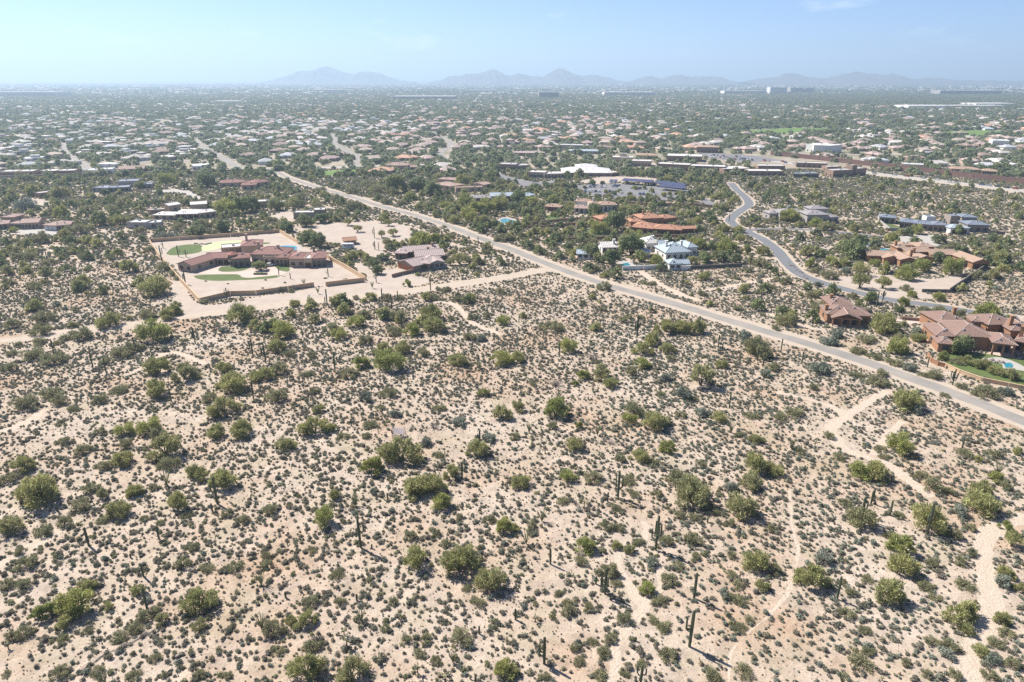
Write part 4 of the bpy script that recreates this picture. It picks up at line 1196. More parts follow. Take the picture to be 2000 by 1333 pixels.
far_block((1520, 183), 100, 60, 34, 'pale tower block group far off, first', 'stucco_white')
far_block((1556, 182), 80, 60, 30, 'grey tower block group far off, second', 'stucco_grey')
far_block((1580, 182), 60, 60, 28, 'grey narrow tower block far off, third', 'stucco_grey')
far_block((1455, 184), 240, 80, 16, 'long white low building left of the far towers')
far_block((1895, 186), 330, 90, 22, 'long pale low building far right on the plain', 'stucco_grey')
far_block((1880, 212), 260, 60, 7, 'wide white roofed complex at the right of the plain')
far_block((1810, 214), 110, 80, 9, 'white roofed shed left of the wide complex')
far_block((1945, 209), 130, 80, 9, 'white roofed shed right of the wide complex')
far_block((640, 181), 220, 90, 15, 'pale long building below the left mountain')
far_block((1230, 188), 260, 90, 18, 'pale long office row at the plain centre')
far_block((940, 182), 200, 90, 15, 'pale long store below the twin peaks')
far_block((440, 203), 90, 60, 8, 'small white store on the left plain')
far_block((255, 189), 330, 30, 6, 'thin pale embankment on the left plain', 'stucco_tan')

# ------------------------------------------------------------------ carports, cars, trailer
def carport(a, b, d, label):
    A, B = W('Z5', *a), W('Z5', *b)
    ex = (B - A) / np.hypot(*(B - A)); ey = np.array([-ex[1], ex[0]]); L = np.hypot(*(B - A))
    root = empty('carport', (A[0], A[1], 0)); tag(root, label, 'carport', 'solar carports in the parking lot')
    def T(x, y, z):
        q = ex * x + ey * y
        return (q[0], q[1], z)
    n = max(2, int(L // 9))
    for k in range(n):
        x0, x1 = k * L / n + 0.15, (k + 1) * L / n - 0.15
        mb = MB(); mb.hexa([T(x0, 0, 2.9), T(x1, 0, 2.9), T(x1, d, 3.9), T(x0, d, 3.9)], [T(x0, 0, 3.05), T(x1, 0, 3.05), T(x1, d, 4.05), T(x0, d, 4.05)])
        mb.build('solar_panel', M['solar'], root)
        mb = MB(); mb.box((x0 + x1) / 2 - 0.15, (x0 + x1) / 2 + 0.15, d / 2 - 0.15, d / 2 + 0.15, 0, 3.35, T)
        mb.build('post', M['steel'], root)
    mb = MB(); mb.box(0, L, d / 2 - 0.1, d / 2 + 0.1, 3.12, 3.38, T); mb.build('beam', M['steel'], root)
carport((970, 462), (1200, 478), 9, 'dark solar carport, back row left')
carport((1205, 478), (1430, 506), 9, 'dark solar carport, back row right')
carport((1240, 505), (1430, 526), 9, 'short dark solar carport, front row')
carport((880, 474), (940, 476), 10, 'small dark carport at the left of the parking lot')

def car_protos():
    out = {}
    prof = [(-2.2, 0.35), (2.2, 0.35), (2.25, 0.75), (1.2, 0.95), (-2.0, 1.0), (-2.25, 0.8)]
    glass = [(1.15, 0.96), (0.45, 1.48), (-1.35, 1.5), (-1.95, 1.01)]
    mb = MB()
    for pr, w, key in ((prof, 0.9, 'body'), (glass, 0.78, 'glass')):
        mb = MB()
        a = [(x, -w, z) for x, z in pr]; b = [(x, w, z) for x, z in pr]
        if key == 'body':
            mb.poly(a); mb.poly(b[::-1])
        else:
            mb.poly(a[::-1]); mb.poly(b)
        n = len(pr)
        for k in range(n):
            j = (k + 1) % n
            mb.poly([a[j], a[k], b[k], b[j]] if key == 'body' else [a[k], a[j], b[j], b[k]])
        out[key] = mb
    rf = MB(); rf.box(-1.3, 0.42, -0.76, 0.76, 1.485, 1.53); out['roof'] = rf
    wh = MB(); wh.tube([(0, -0.11, 0), (0, 0.11, 0)], [0.34, 0.34], 12); wh.poly([(math.cos(t) * .34, -0.11, math.sin(t) * .34) for t in np.linspace(0, 6.28, 12)[:-1]])
    out['wheel'] = wh
    return out
CP = car_protos()
CM = {}
CAR_COL = {'car_white': 'white', 'car_silver': 'silver', 'car_dark': 'black', 'car_red': 'dark red', 'car_blue': 'dark blue'}
for k in CAR_COL:
    CM[k] = {'body': CP['body'].mesh('car_body', M[k]), 'roof': CP['roof'].mesh('car_roof', M[k])}
CG, CW = CP['glass'].mesh('car_windows', M['glass']), CP['wheel'].mesh('car_wheel', M['tyre'])
def car(p, rz, col, place, group):
    r = empty('car', (p[0], p[1], 0.06), rz)
    tag(r, spot(p[0], p[1], '%s car %s' % (CAR_COL[col], place)), 'car', group)
    link('body', CM[col]['body'], r); g = link('window', CG, r); link('roof', CM[col]['roof'], r)
    for x in (-1.35, 1.35):
        for y in (-0.82, 0.82):
            link('wheel', CW, r, (x, y, 0.34))
crnd = random.Random(3)
keys = ['car_white', 'car_white', 'car_silver', 'car_silver', 'car_dark', 'car_red', 'car_blue']
for k in range(26):
    t = k / 25 + crnd.uniform(-0.015, 0.015)
    f = 1.0 + t * (len(AVENUE) - 2.2)
    i = int(f)
    p = AVENUE[i] + (AVENUE[i + 1] - AVENUE[i]) * (f - i)
    d = AVENUE[i + 1] - AVENUE[i]
    s = crnd.choice((-1, 1))
    n = np.array([-d[1], d[0]]) / np.hypot(*d)
    car(p + n * 3.2 * s, math.atan2(d[1], d[0]) + (0 if s < 0 else math.pi), crnd.choice(keys), 'driving on the avenue', 'cars on the avenue')
for row, (a, b, n) in enumerate([((700, 486), (950, 482), 9), ((640, 520), (900, 520), 10), ((680, 548), (920, 556), 8), ((960, 528), (1240, 548), 10), ((980, 560), (1250, 590), 8), ((1000, 492), (1220, 504), 7), ((1560, 240), (1900, 262), 14), ((1640, 258), (1960, 280), 14), ((1720, 270), (2100, 292), 12)]):
    for k in range(n):
        if crnd.random() < 0.25:
            continue
        t = (k + 0.5) / n
        p = W('Z5', a[0] + (b[0] - a[0]) * t, a[1] + (b[1] - a[1]) * t)
        car(p, math.pi / 2 + crnd.uniform(-0.08, 0.08) + (math.pi if crnd.random() < 0.5 else 0), crnd.choice(keys), 'parked in the lot' if row < 6 else 'parked at the plaza', 'parked cars')
p = W('P', 528, 520); car(p, 0.6, 'car_white', 'parked before the mansion porch', 'parked cars')
p = W('Z2', 545, 530); car(p, 0.2, 'car_dark', 'parked by the clipped hedge', 'parked cars')

def trailer(p, rz, label):
    r = empty('camper_trailer', (p[0], p[1], 0), rz)
    tag(r, label, 'trailer')
    mb = MB(); mb.hexa([(-3.2, -1.2, 0.5), (3.2, -1.2, 0.5), (3.2, 1.2, 0.5), (-3.2, 1.2, 0.5)], [(-3.0, -1.15, 2.9), (2.7, -1.15, 2.9), (2.7, 1.15, 2.9), (-3.0, 1.15, 2.9)])
    mb.build('body', M['car_white'], r)
    for x in (-2.0, 0.2, 1.6):
        mb = MB(); mb.box(x, x + 0.9, -1.24, -1.18, 1.5, 2.2); mb.build('window', M['glass'], r)
    mb = MB(); mb.box(-0.9, -0.2, -1.24, -1.18, 0.55, 2.4); mb.build('door', M['car_silver'], r)
    for y in (-1.0, 1.0):
        for x in (-0.5, 0.4):
            link('wheel', CW, r, (x, y, 0.34))
    mb = MB(); mb.tube([(3.2, 0, 0.55), (4.6, 0, 0.5)], [0.08, 0.06], 6); mb.build('tow_bar', M['steel'], r)
trailer(W('Z2', 122, 388), 0.1, 'white camper trailer parked below the red-roofed shed')

# ------------------------------------------------------------------ suburb: house prototypes
def sub_house(kind, seed):
    r = random.Random(seed)
    w, rf = MB(), MB()
    L, D, h = r.uniform(14, 20), r.uniform(10, 14), r.uniform(2.9, 3.8)
    parts = [(-L / 2, L / 2, -D / 2, D / 2, h)]
    parts.append((-L / 2 + r.uniform(-1, 3), -L / 2 + r.uniform(8, 11), -D / 2 - r.uniform(4, 8), -D / 2 + 3, h - 0.25))
    if r.random() < 0.7:
        parts.append((L / 2 - r.uniform(7, 10), L / 2 + r.uniform(0, 3), D / 2 - 3, D / 2 + r.uniform(4, 8), h - 0.35))
    if kind == 'flat' and r.random() < 0.5:
        parts.append((-3, 5, -2, 5, h + 2.2))
    if kind == 'two':
        parts.append((-L / 4, L / 3, -D / 3, D / 3, h + 2.8))
    for (x0, x1, y0, y1, hh) in parts:
        w.box(x0, x1, y0, y1, -0.1, hh)
        if kind == 'flat':
            rf.box(x0 - 0.15, x1 + 0.15, y0 - 0.15, y1 + 0.15, hh + 0.002, hh + 0.3)
        else:
            o = 0.6
            a, b, c, d = x0 - o, x1 + o, y0 - o, y1 + o
            wx, wy = b - a, d - c
            s = min(wx, wy) / 2
            rz = hh + 0.2 + 0.38 * s
            if wx >= wy:
                R0, R1 = (a + s, (c + d) / 2, rz), (b - s, (c + d) / 2, rz)
                F = [[(a, c, hh + .2), (b, c, hh + .2), R1, R0], [(b, d, hh + .2), (a, d, hh + .2), R0, R1], [(b, c, hh + .2), (b, d, hh + .2), R1], [(a, d, hh + .2), (a, c, hh + .2), R0]]
            else:
                R0, R1 = ((a + b) / 2, c + s, rz), ((a + b) / 2, d - s, rz)
                F = [[(a, c, hh + .2), (b, c, hh + .2), R0], [(b, d, hh + .2), (a, d, hh + .2), R1], [(b, c, hh + .2), (b, d, hh + .2), R1, R0], [(a, d, hh + .2), (a, c, hh + .2), R0, R1]]
            for f in F:
                rf.poly(f)
            rf.hexa([(a, c, hh), (b, c, hh), (b, d, hh), (a, d, hh)], [(a, c, hh + .199), (b, c, hh + .199), (b, d, hh + .199), (a, d, hh + .199)])
    # dark windows and doors on the front
    g = MB()
    for (x0, x1, y0, y1, hh) in parts[:2]:
        n = int((x1 - x0) // 4)
        for k in range(n):
            x = x0 + (k + 0.5) * (x1 - x0) / n
            g.box(x - 0.8, x + 0.8, y0 - 0.05, y0 + 0.02, 0.6 if k % 3 else 0.05, 2.3)
    return w, rf, g
SUB = []
SUBDEF = [('flat', 'stucco_white', 'roof_white', 'white flat-roofed house'), ('flat', 'stucco_tan', 'roof_white', 'tan flat-roofed house with white roof'),
          ('hip', 'stucco_tan', 'sub_tan', 'tan-tiled hip-roofed house'), ('hip', 'stucco_tan', 'sub_pink', 'pinkish-tiled hip-roofed house'),
          ('hip', 'stucco_white', 'sub_pale', 'pale-roofed hip house'), ('two', 'stucco_tan', 'sub_pink', 'two-storey pinkish-tiled house'),
          ('hip', 'stucco_tan', 'sub_orange', 'orange-tiled house'), ('hip', 'stucco_brown', 'sub_brown', 'brown-roofed house'), ('hip', 'stucco_white', 'sub_grey', 'grey-roofed house')]
M['sub_tan'] = pmat('suburb_tan_tile', (0.44, 0.355, 0.30), (0.37, 0.30, 0.25), 0.5, 0.9, orand=0.12)
M['sub_pink'] = pmat('suburb_pink_tile', (0.40, 0.305, 0.275), (0.33, 0.25, 0.225), 0.5, 0.9, orand=0.12)
M['sub_pale'] = pmat('suburb_pale_roof', (0.50, 0.455, 0.42), (0.43, 0.39, 0.36), 0.5, 0.9, orand=0.12)
M['sub_orange'] = pmat('suburb_orange_tile', (0.46, 0.29, 0.205), (0.39, 0.235, 0.165), 0.5, 0.9, orand=0.12)
M['sub_brown'] = pmat('suburb_brown_roof', (0.30, 0.22, 0.19), (0.24, 0.18, 0.15), 0.5, 0.9, orand=0.12)
M['sub_grey'] = pmat('suburb_grey_roof', (0.42, 0.42, 0.43), (0.36, 0.36, 0.37), 0.5, 0.9, orand=0.12)
for i, (k, wm, rm, lab) in enumerate(SUBDEF):
    for v in range(2):
        w, rf, g = sub_house(k, 100 + 7 * i + v)
        SUB.append((w.mesh('house_wall', M[wm]), rf.mesh('house_roof', M[rm]), g.mesh('house_window', M['glass']), lab, i))
# sites: jittered lots over the plain
def in_view(X, Y, margin=1.06):
    return np.abs(X) < 0.75 * (Y * TC + CAM_H * TS) * margin + 12
sites = []
s_rng = np.random.default_rng(11)
y = 676.0
while y < 3900:
    stepx = 27 if y < 1500 else 36
    half = 0.8 * y + 40
    for x in np.arange(-half, half, stepx):
        sites.append((x + s_rng.uniform(-8, 8), y + s_rng.uniform(-9, 9)))
    y += 33 if y < 1500 else 46
sites = np.array(sites)
SX, SY = sites[:, 0], sites[:, 1]
keep = in_view(SX, SY)
pxs, pys, _ = P(SX, SY)
# open desert keeps houses out on the right and the plaza keeps its own
dens = 0.35 + 0.65 * value_noise(SX, SY, 190, 3)
dens *= np.where(SY > 1500, 0.85, 1.0)
right_open = (pxs > 880) & (pys > 296)
keep &= ~right_open
keep &= ~((pxs > 1350) & (pxs < 1660) & (pys > 238) & (pys < 268))
keep &= ~((pxs > 500) & (pxs < 640) & (pys > 325))
keep &= ~((pxs > 1480) & (pys < 207))
keep &= ~((pxs > 1200) & (pys > 262) & (pys < 300) & (pxs < 1480) & (s_rng.random(len(SX)) < 0.5))
keep &= s_rng.random(len(SX)) < dens
keep &= ~blocked(SX, SY, 10)
sites = sites[keep]
# the right side beyond the wall has its own thinner rows
ex_ = []
for _ in range(130):
    a = (s_rng.uniform(900, 2010), s_rng.uniform(262, 330))
    if a[0] < 1500 and a[1] > 285:
        continue
    if a[0] > 1500 and a[1] > 303 + (a[0] - 1500) * 0.117 - 4:
        continue
    ex_.append(G(*a))
sites = np.vstack([sites, np.array(ex_)])
sites = sites[np.argsort(np.hypot(sites[:, 0], sites[:, 1]))]
ok = []
for p in sites:
    if all((p[0] - q[0]) ** 2 + (p[1] - q[1]) ** 2 > 22 ** 2 for q in ok[-260:]):
        ok.append(p)
sites = np.array(ok)
fp = np.array([np.mean(f, axis=0) for f in FOOT])
sites = np.array([p for p in sites if np.min(np.hypot(fp[:, 0] - p[0], fp[:, 1] - p[1])) > 24])
hue = value_noise(sites[:, 0], sites[:, 1], 330, 9)
SITE_XY = sites
def pick(i):
    x, y_ = sites[i]
    q = s_rng.random()
    pxx, pyy, _ = P(x, y_)
    if pxx < 430:
        pool = [0, 0, 1, 4, 4, 2, 8, 7, 3]
    elif pxx < 1000:
        pool = [2, 2, 3, 3, 5, 4, 3, 6, 2] if hue[i] > 0.4 else [2, 4, 4, 0, 7, 3, 8]
    else:
        pool = [2, 3, 1, 2, 3, 6, 7, 8, 4, 7, 3]
    return pool[int(q * len(pool))] * 2 + s_rng.integers(0, 2)
for i in range(min(300, len(sites))):
    k = pick(i)
    w, rf, g, lab, kk = SUB[k]
    x, y_ = sites[i]
    rz = s_rng.choice([0, math.pi / 2, math.pi, -math.pi / 2]) * (s_rng.random() < 0.5) + s_rng.uniform(-0.35, 0.35)
    r = empty('suburban_house', (x, y_, 0), rz)
    tag(r, spot(x, y_, lab), 'house', 'suburban houses on the plain')
    link('wall', w, r); link('roof', rf, r); link('window', g, r)
FARH = sites[300:]

# ------------------------------------------------------------------ geometry-nodes scatter for what nobody could count
def scatter(name, pts, scl, rot, idx, protos, label, tiltz=None):
    """pts n x 3; one object whose points carry instances of the prototype meshes"""
    pc = bpy.data.collections.new(name + '_kinds')
    for k, me in enumerate(protos):
        o = bpy.data.objects.new('%s_kind_%03d' % (name, k), me)
        pc.objects.link(o)
    me = bpy.data.meshes.new(name)
    n = len(pts)
    me.vertices.add(n)
    me.vertices.foreach_set('co', np.asarray(pts, np.float32).ravel())
    for nm, typ, arr in (('s', 'FLOAT_VECTOR', np.asarray(scl, np.float32)), ('r', 'FLOAT', np.asarray(rot, np.float32)), ('k', 'INT', np.asarray(idx, np.int32))):
        a = me.attributes.new(nm, typ, 'POINT')
        a.data.foreach_set('vector' if typ == 'FLOAT_VECTOR' else 'value', arr.ravel())
    ob = link(name, me)
    ng = bpy.data.node_groups.new(name, 'GeometryNodeTree')
    ng.interface.new_socket('Geometry', in_out='INPUT', socket_type='NodeSocketGeometry')
    ng.interface.new_socket('Geometry', in_out='OUTPUT', socket_type='NodeSocketGeometry')
    N, Lk = ng.nodes, ng.links
    gi, go = N.new('NodeGroupInput'), N.new('NodeGroupOutput')
    inst = N.new('GeometryNodeInstanceOnPoints')
    ci = N.new('GeometryNodeCollectionInfo')
    ci.inputs['Collection'].default_value = pc
    ci.inputs['Separate Children'].default_value = True
    ci.inputs['Reset Children'].default_value = True
    inst.inputs['Pick Instance'].default_value = True
    def att(nm, typ):
        a = N.new('GeometryNodeInputNamedAttribute'); a.data_type = typ; a.inputs['Name'].default_value = nm
        return a.outputs['Attribute']
    cx = N.new('ShaderNodeCombineXYZ')
    Lk.new(att('r', 'FLOAT'), cx.inputs['Z'])
    Lk.new(gi.outputs[0], inst.inputs['Points'])
    Lk.new(ci.outputs[0], inst.inputs['Instance'])
    Lk.new(att('k', 'INT'), inst.inputs['Instance Index'])
    Lk.new(cx.outputs[0], inst.inputs['Rotation'])
    Lk.new(att('s', 'FLOAT_VECTOR'), inst.inputs['Scale'])
    Lk.new(inst.outputs[0], go.inputs[0])
    md = ob.modifiers.new('scatter', 'NODES')
    md.node_group = ng
    tag(ob, label, kind='stuff')
    return ob
# far houses: walls and roofs joined per kind
if len(FARH):
    protos = []
    for w, rf, g, lab, kk in SUB:
        me = bpy.data.meshes.new('far_house')
        v1 = np.empty(len(w.vertices) * 3, np.float32); w.vertices.foreach_get('co', v1)
        v2 = np.empty(len(rf.vertices) * 3, np.float32); rf.vertices.foreach_get('co', v2)
        f = [tuple(p.vertices) for p in w.polygons] + [tuple(i + len(w.vertices) for i in p.vertices) for p in rf.polygons]
        me.from_pydata(np.vstack([v1.reshape(-1, 3), v2.reshape(-1, 3)]).tolist(), [], f)
        me.materials.append(w.materials[0]); me.materials.append(rf.materials[0])
        mi = [0] * len(w.polygons) + [1] * len(rf.polygons)
        me.polygons.foreach_set('material_index', mi)
        me.update()
        protos.append(me)
    n = len(FARH)
    kk = [pick(300 + i) for i in range(n)]
    sc = s_rng.uniform(0.8, 1.2, n)
    # and beyond them, the city blocks thinning into the haze
    yy = 3900 * (11500 / 3900) ** s_rng.random(4500)
    xx = s_rng.uniform(-0.82, 0.82, 4500) * yy
    qx, qy, _ = P(xx, yy)
    kp = (value_noise(xx, yy, 700, 5) > 0.36) & ~((qx > 1480) & (qy > 186) & (qy < 206))
    xx, yy = xx[kp], yy[kp]
    m = len(xx)
    pts = np.vstack([np.c_[FARH, np.zeros(n)], np.c_[xx, yy, np.zeros(m)]])
    s2 = s_rng.uniform(1.0, 2.2, m) * np.where(s_rng.random(m) < 0.08, 2.2, 1)
    S = np.vstack([np.c_[sc, sc, sc], np.c_[s2 * 1.2, s2, s_rng.uniform(0.8, 1.8, m)]])
    R = np.r_[s_rng.uniform(-0.3, 0.3, n) + s_rng.integers(0, 4, n) * math.pi / 2, s_rng.uniform(-0.3, 0.3, m)]
    K = np.r_[kk, s_rng.choice([0, 1, 2, 3, 8, 9, 4, 6, 16, 0, 1], m)]
    scatter('distant_houses', pts, S, R, K, protos, 'mass of distant pale houses fading into the haze')

# ------------------------------------------------------------------ plants: prototype meshes
def leaves_mesh(name, lobes, n, size, mat, seed, up=0.15, aspect=0.5, shell=0.5, floor=0.02, spray=0.0, fit=None):
    """n leaf-sized faces spread through overlapping lobes (x, y, z, rx, ry, rz); spray: how far the leaves point outwards"""
    r = np.random.default_rng(seed)
    lobes = np.asarray(lobes, float)
    vol = (lobes[:, 3] * lobes[:, 4] * lobes[:, 5]) ** (2 / 3)
    li = r.choice(len(lobes), n, p=vol / vol.sum())
    d = r.normal(size=(n, 3)); d[:, 2] += up
    d /= np.linalg.norm(d, axis=1)[:, None]
    rad = shell + (1 - shell) * r.random(n) ** 0.5
    rad *= 1 + 0.55 * (r.random(n) - 0.4)
    c = lobes[li, :3] + d * lobes[li, 3:] * rad[:, None]
    if fit:
        w, h = fit
        c[:, :2] *= w / np.percentile(np.hypot(c[:, 0], c[:, 1]), 95)
        c[:, 2] *= h / np.percentile(c[:, 2], 98)
    lowm = c[:, 2] < floor
    c[lowm, 2] = floor + r.random(lowm.sum()) * 0.25
    nm = d + r.normal(size=(n, 3)) * 0.75
    nm /= np.linalg.norm(nm, axis=1)[:, None]
    if spray > 0:
        out = c - np.array([0, 0, 0.15]); out /= np.linalg.norm(out, axis=1)[:, None] + 1e-6
        t = out * spray + np.array([0, 0, 0.6 * spray]) + r.normal(size=(n, 3)) * 0.55
        t /= np.linalg.norm(t, axis=1)[:, None]
        nm = np.cross(t, r.normal(size=(n, 3))); nm /= np.linalg.norm(nm, axis=1)[:, None]
    else:
        t = np.cross(nm, r.normal(size=(n, 3))); t /= np.linalg.norm(t, axis=1)[:, None]
    b = np.cross(nm, t)
    s = size * (0.5 + 1.6 * r.random(n) ** 1.6)[:, None]
    a = s * aspect
    v = np.stack([c - t * s, c + b * a * 0.8, c + t * s, c - b * a], axis=1).reshape(-1, 3)
    v[:, 2] = np.maximum(v[:, 2], 0.005)
    me = bpy.data.meshes.new(name)
    me.vertices.add(4 * n); me.vertices.foreach_set('co', v.astype(np.float32).ravel())
    me.loops.add(4 * n); me.loops.foreach_set('vertex_index', np.arange(4 * n, dtype=np.int32))
    me.polygons.add(n)
    me.polygons.foreach_set('loop_start', np.arange(0, 4 * n, 4, dtype=np.int32))
    me.update(calc_edges=True)
    me.validate()
    me.materials.append(mat)
    return me
def bush_lobes(r, n, w, h, low=0.25):
    """lobes that fill a rounded, uneven mound of half-width w and height h, from height low * h up"""
    L = []
    for k in range(n):
        a = 2 * math.pi * (k * 0.381966 + r.uniform(-0.06, 0.06))
        u = (k + 0.5) / n
        el = math.asin(min(1, u)) * r.uniform(0.8, 1.0)
        q = r.uniform(0.35, 0.92)
        rr = r.uniform(0.2, 0.42) * w
        L.append((math.cos(a) * math.cos(el) * q * w, math.sin(a) * math.cos(el) * q * w, h * (low + (0.80 - low) * math.sin(el) * r.uniform(0.8, 1.05)), rr, rr, rr * r.uniform(0.6, 0.9)))
    return L
def branches(name, r, n, w, h, mat, rad=0.05, base=0.05):
    mb = MB()
    for k in range(n):
        a = 2 * math.pi * (k + r.random() * 0.7) / n
        q = r.uniform(0.3, 0.7) * w
        x, y = math.cos(a), math.sin(a)
        mb.tube([(x * base, y * base, -0.05), (x * q * 0.35, y * q * 0.35, h * 0.3), (x * q * 0.8, y * q * 0.8, h * 0.55), (x * q * 1.1, y * q * 1.1, h * 0.78)],
                [rad, rad * 0.75, rad * 0.5, rad * 0.2], 5)
    return mb.mesh(name, mat)
PROTO = {}
def proto(kind, nvar, w, h, nl, nleaf, size, mat, bark, low, up=0.2, nb=5, rad=0.05, aspect=0.5, shell=0.3, spray=0.0):
    PROTO[kind] = []
    for v in range(nvar):
        r = random.Random(hash((kind, v)) % 9999 if False else sum(map(ord, kind)) * 13 + v)
        cr_ = leaves_mesh(kind + '_crown', bush_lobes(r, nl, w, h, low), nleaf, size, M[mat], sum(map(ord, kind)) + v * 31, up, aspect, shell, 0.02, spray, (w, h))
        tr = branches(kind + '_trunk', r, nb, w, h, M[bark], rad)
        PROTO[kind].append((cr_, tr))
proto('pv', 9, 1.0, 1.1, 11, 2700, 0.085, 'leaf_pv', 'green_bark', 0.12, aspect=0.26, spray=0.7)
proto('bright', 5, 1.0, 1.2, 11, 2700, 0.085, 'leaf_bright', 'green_bark', 0.14, aspect=0.26, spray=0.7)
proto('dark', 7, 1.0, 0.85, 10, 1700, 0.085, 'leaf_dark', 'bark', 0.08, nb=8, rad=0.03, aspect=0.26, spray=0.6)
proto('grey', 3, 1.0, 1.0, 14, 2000, 0.075, 'leaf_grey', 'bark', 0.08, nb=8, rad=0.03, aspect=0.4)
proto('low', 5, 1.0, 0.5, 9, 1500, 0.085, 'leaf_dark', 'bark', 0.1, nb=8, rad=0.03, aspect=0.26, spray=0.6)
proto('garden', 5, 1.0, 1.35, 18, 3000, 0.075, 'leaf_garden', 'bark', 0.22, nb=5, rad=0.06)
proto('tree', 4, 1.0, 1.5, 15, 2600, 0.075, 'leaf_pv', 'bark', 0.36, nb=5, rad=0.045, aspect=0.35, spray=0.3)
# dead shrub: bare grey twigs
def twig_mesh(seed, n=46, h=0.8, mat='dead_wood', spread=1.0, rad=0.022):
    r = random.Random(seed)
    mb = MB()
    for k in range(n):
        a = r.uniform(0, 6.283); q = r.uniform(0.25, 1.0) * spread; z = h * r.uniform(0.45, 1.0) * (1.1 - 0.5 * q)
        x, y = math.cos(a) * q, math.sin(a) * q
        b0 = r.uniform(0, 0.35)
        mb.tube([(x * b0, y * b0, 0), (x * 0.55, y * 0.55, z * 0.65), (x, y, z)], [rad, rad * 0.7, rad * 0.3], 3, cap=False)
    return mb.mesh('dead_twigs', M[mat])
DEAD = [twig_mesh(s) for s in (1, 2, 3)]
# bursage mounds
BUR = []
for v in range(7):
    r = random.Random(400 + v)
    L = [(r.uniform(-.4, .4), r.uniform(-.4, .4), r.uniform(.22, .5), r.uniform(.45, .62), r.uniform(.45, .62), r.uniform(.34, .46)) for _ in range(4)]
    BUR.append(leaves_mesh('bursage', L, 280, 0.135, M['leaf_bursage'], 60 + v, 0.5, 0.6, 0.82))
for v in range(3):
    r = random.Random(440 + v)
    L = [(r.uniform(-.4, .4), r.uniform(-.4, .4), r.uniform(.25, .55), r.uniform(.45, .65), r.uniform(.45, .65), r.uniform(.4, .5)) for _ in range(4)]
    BUR.append(leaves_mesh('brittlebush', L, 280, 0.135, M['leaf_grey'], 90 + v, 0.5, 0.6, 0.82))
for v in range(2):
    r = random.Random(470 + v)
    L = [(r.uniform(-.4, .4), r.uniform(-.4, .4), r.uniform(.25, .55), r.uniform(.45, .65), r.uniform(.45, .65), r.uniform(.4, .5)) for _ in range(4)]
    BUR.append(leaves_mesh('small_green_shrub', L, 280, 0.135, M['leaf_dark'], 120 + v, 0.5, 0.6, 0.82))
BUR.append(twig_mesh(9, 26, 0.7, 'dead_wood', 0.8, 0.03))
BUR.append(leaves_mesh('dry_grass_tuft', [(0, 0, .3, .6, .6, .45)], 160, 0.2, M['leaf_straw'], 151, 0.6, 0.2, 0.3, 0.02, 0.8))
# cheap versions for the middle distance and the plain
def town_tree(mat, seed, n=190, size=0.19, h=1.4):
    r = random.Random(seed)
    return leaves_mesh('town_tree', bush_lobes(r, 9, 1.0, h, 0.12), n, size, M[mat], seed, 0.3, 0.7, 0.7, 0.02, 0.0, (1.0, h))
TOWN = [town_tree('leaf_town', 700 + v) for v in range(6)] + [town_tree('leaf_garden', 720 + v) for v in range(3)] + [town_tree('leaf_yellow', 740, h=1.9)]
MIDT = [town_tree('leaf_dark', 760 + v, 420, 0.12, 1.1) for v in range(3)] + [town_tree('leaf_pv', 770 + v, 420, 0.12, 1.3) for v in range(3)] + [town_tree('leaf_garden', 780 + v, 420, 0.12, 1.5) for v in range(2)] + [town_tree('leaf_grey', 790, 420, 0.12, 1.0)]

# ------------------------------------------------------------------ plants: where the photograph shows them
NAMES = {'p': ('palo_verde_tree', 'pv', 'yellow-green palo verde', 'palo verde'), 'b': ('palo_verde_tree', 'bright', 'bright green palo verde', 'palo verde'),
         'd': ('creosote_bush', 'dark', 'dark olive creosote bush', 'bush'), 'g': ('brittlebush', 'grey', 'grey-green shrub', 'shrub'),
         'l': ('bur_ragweed_shrub', 'low', 'low spreading olive shrub', 'shrub'), 'G': ('shade_tree', 'garden', 'dense dark green shade tree', 'tree'),
         't': ('palo_verde_tree', 'tree', 'trunked palo verde', 'palo verde'), 'x': ('dead_shrub', 'dead', 'grey leafless dead shrub', 'shrub')}
GROUPS = {'p': 'palo verdes in the desert', 'b': 'palo verdes in the desert', 't': 'palo verdes in the desert', 'd': 'creosote bushes in the desert', 'g': 'grey-green shrubs', 'l': 'low olive shrubs', 'G': 'shade trees round the houses', 'x': 'dead shrubs'}
PLACED = []
MAIN_LN, RIGHT_LN = smooth_line(MAIN, 0.8), smooth_line(RIGHT, 0.8)
def near_what(X, Y):
    a = lambda ln: line_dist(np.array([X]), np.array([Y]), ln)[0]
    if in_poly(np.array([X]), np.array([Y]), COMP)[0]:
        return 'inside the mansion yard'
    if a(MAIN) < 12: return 'beside the paved road'
    if a(DIRT) < 10: return 'beside the dirt road'
    if a(RIGHT) < 10: return 'beside the curving lane'
    for ln, hw in LINES:
        if hw < 2.2 and Y < 215 and a(ln) < 6:
            return 'beside a sandy trail'
    return 'in open desert' if Y < 300 else 'among the villas'
def plant(kind, X, Y, half, zs=1.0, rz=None):
    nm, key, desc, cat = NAMES[kind]
    rz = random.uniform(0, 6.28) if rz is None else rz
    big = 'broad' if half > 2.6 else ('small' if half < 1.4 else 'rounded')
    r = empty(nm, (X, Y, 0), rz, (half, half * random.uniform(0.7, 1.0), half * zs * random.uniform(0.8, 1.15)))
    tag(r, spot(X, Y, '%s %s %s' % (big, desc, near_what(X, Y))), cat, GROUPS[kind])
    if kind == 'x':
        link('twigs', random.choice(DEAD), r)
    else:
        c, t = random.choice(PROTO[key])
        link('crown', c, r); link('trunk', t, r)
    PLACED.append((X, Y, half))
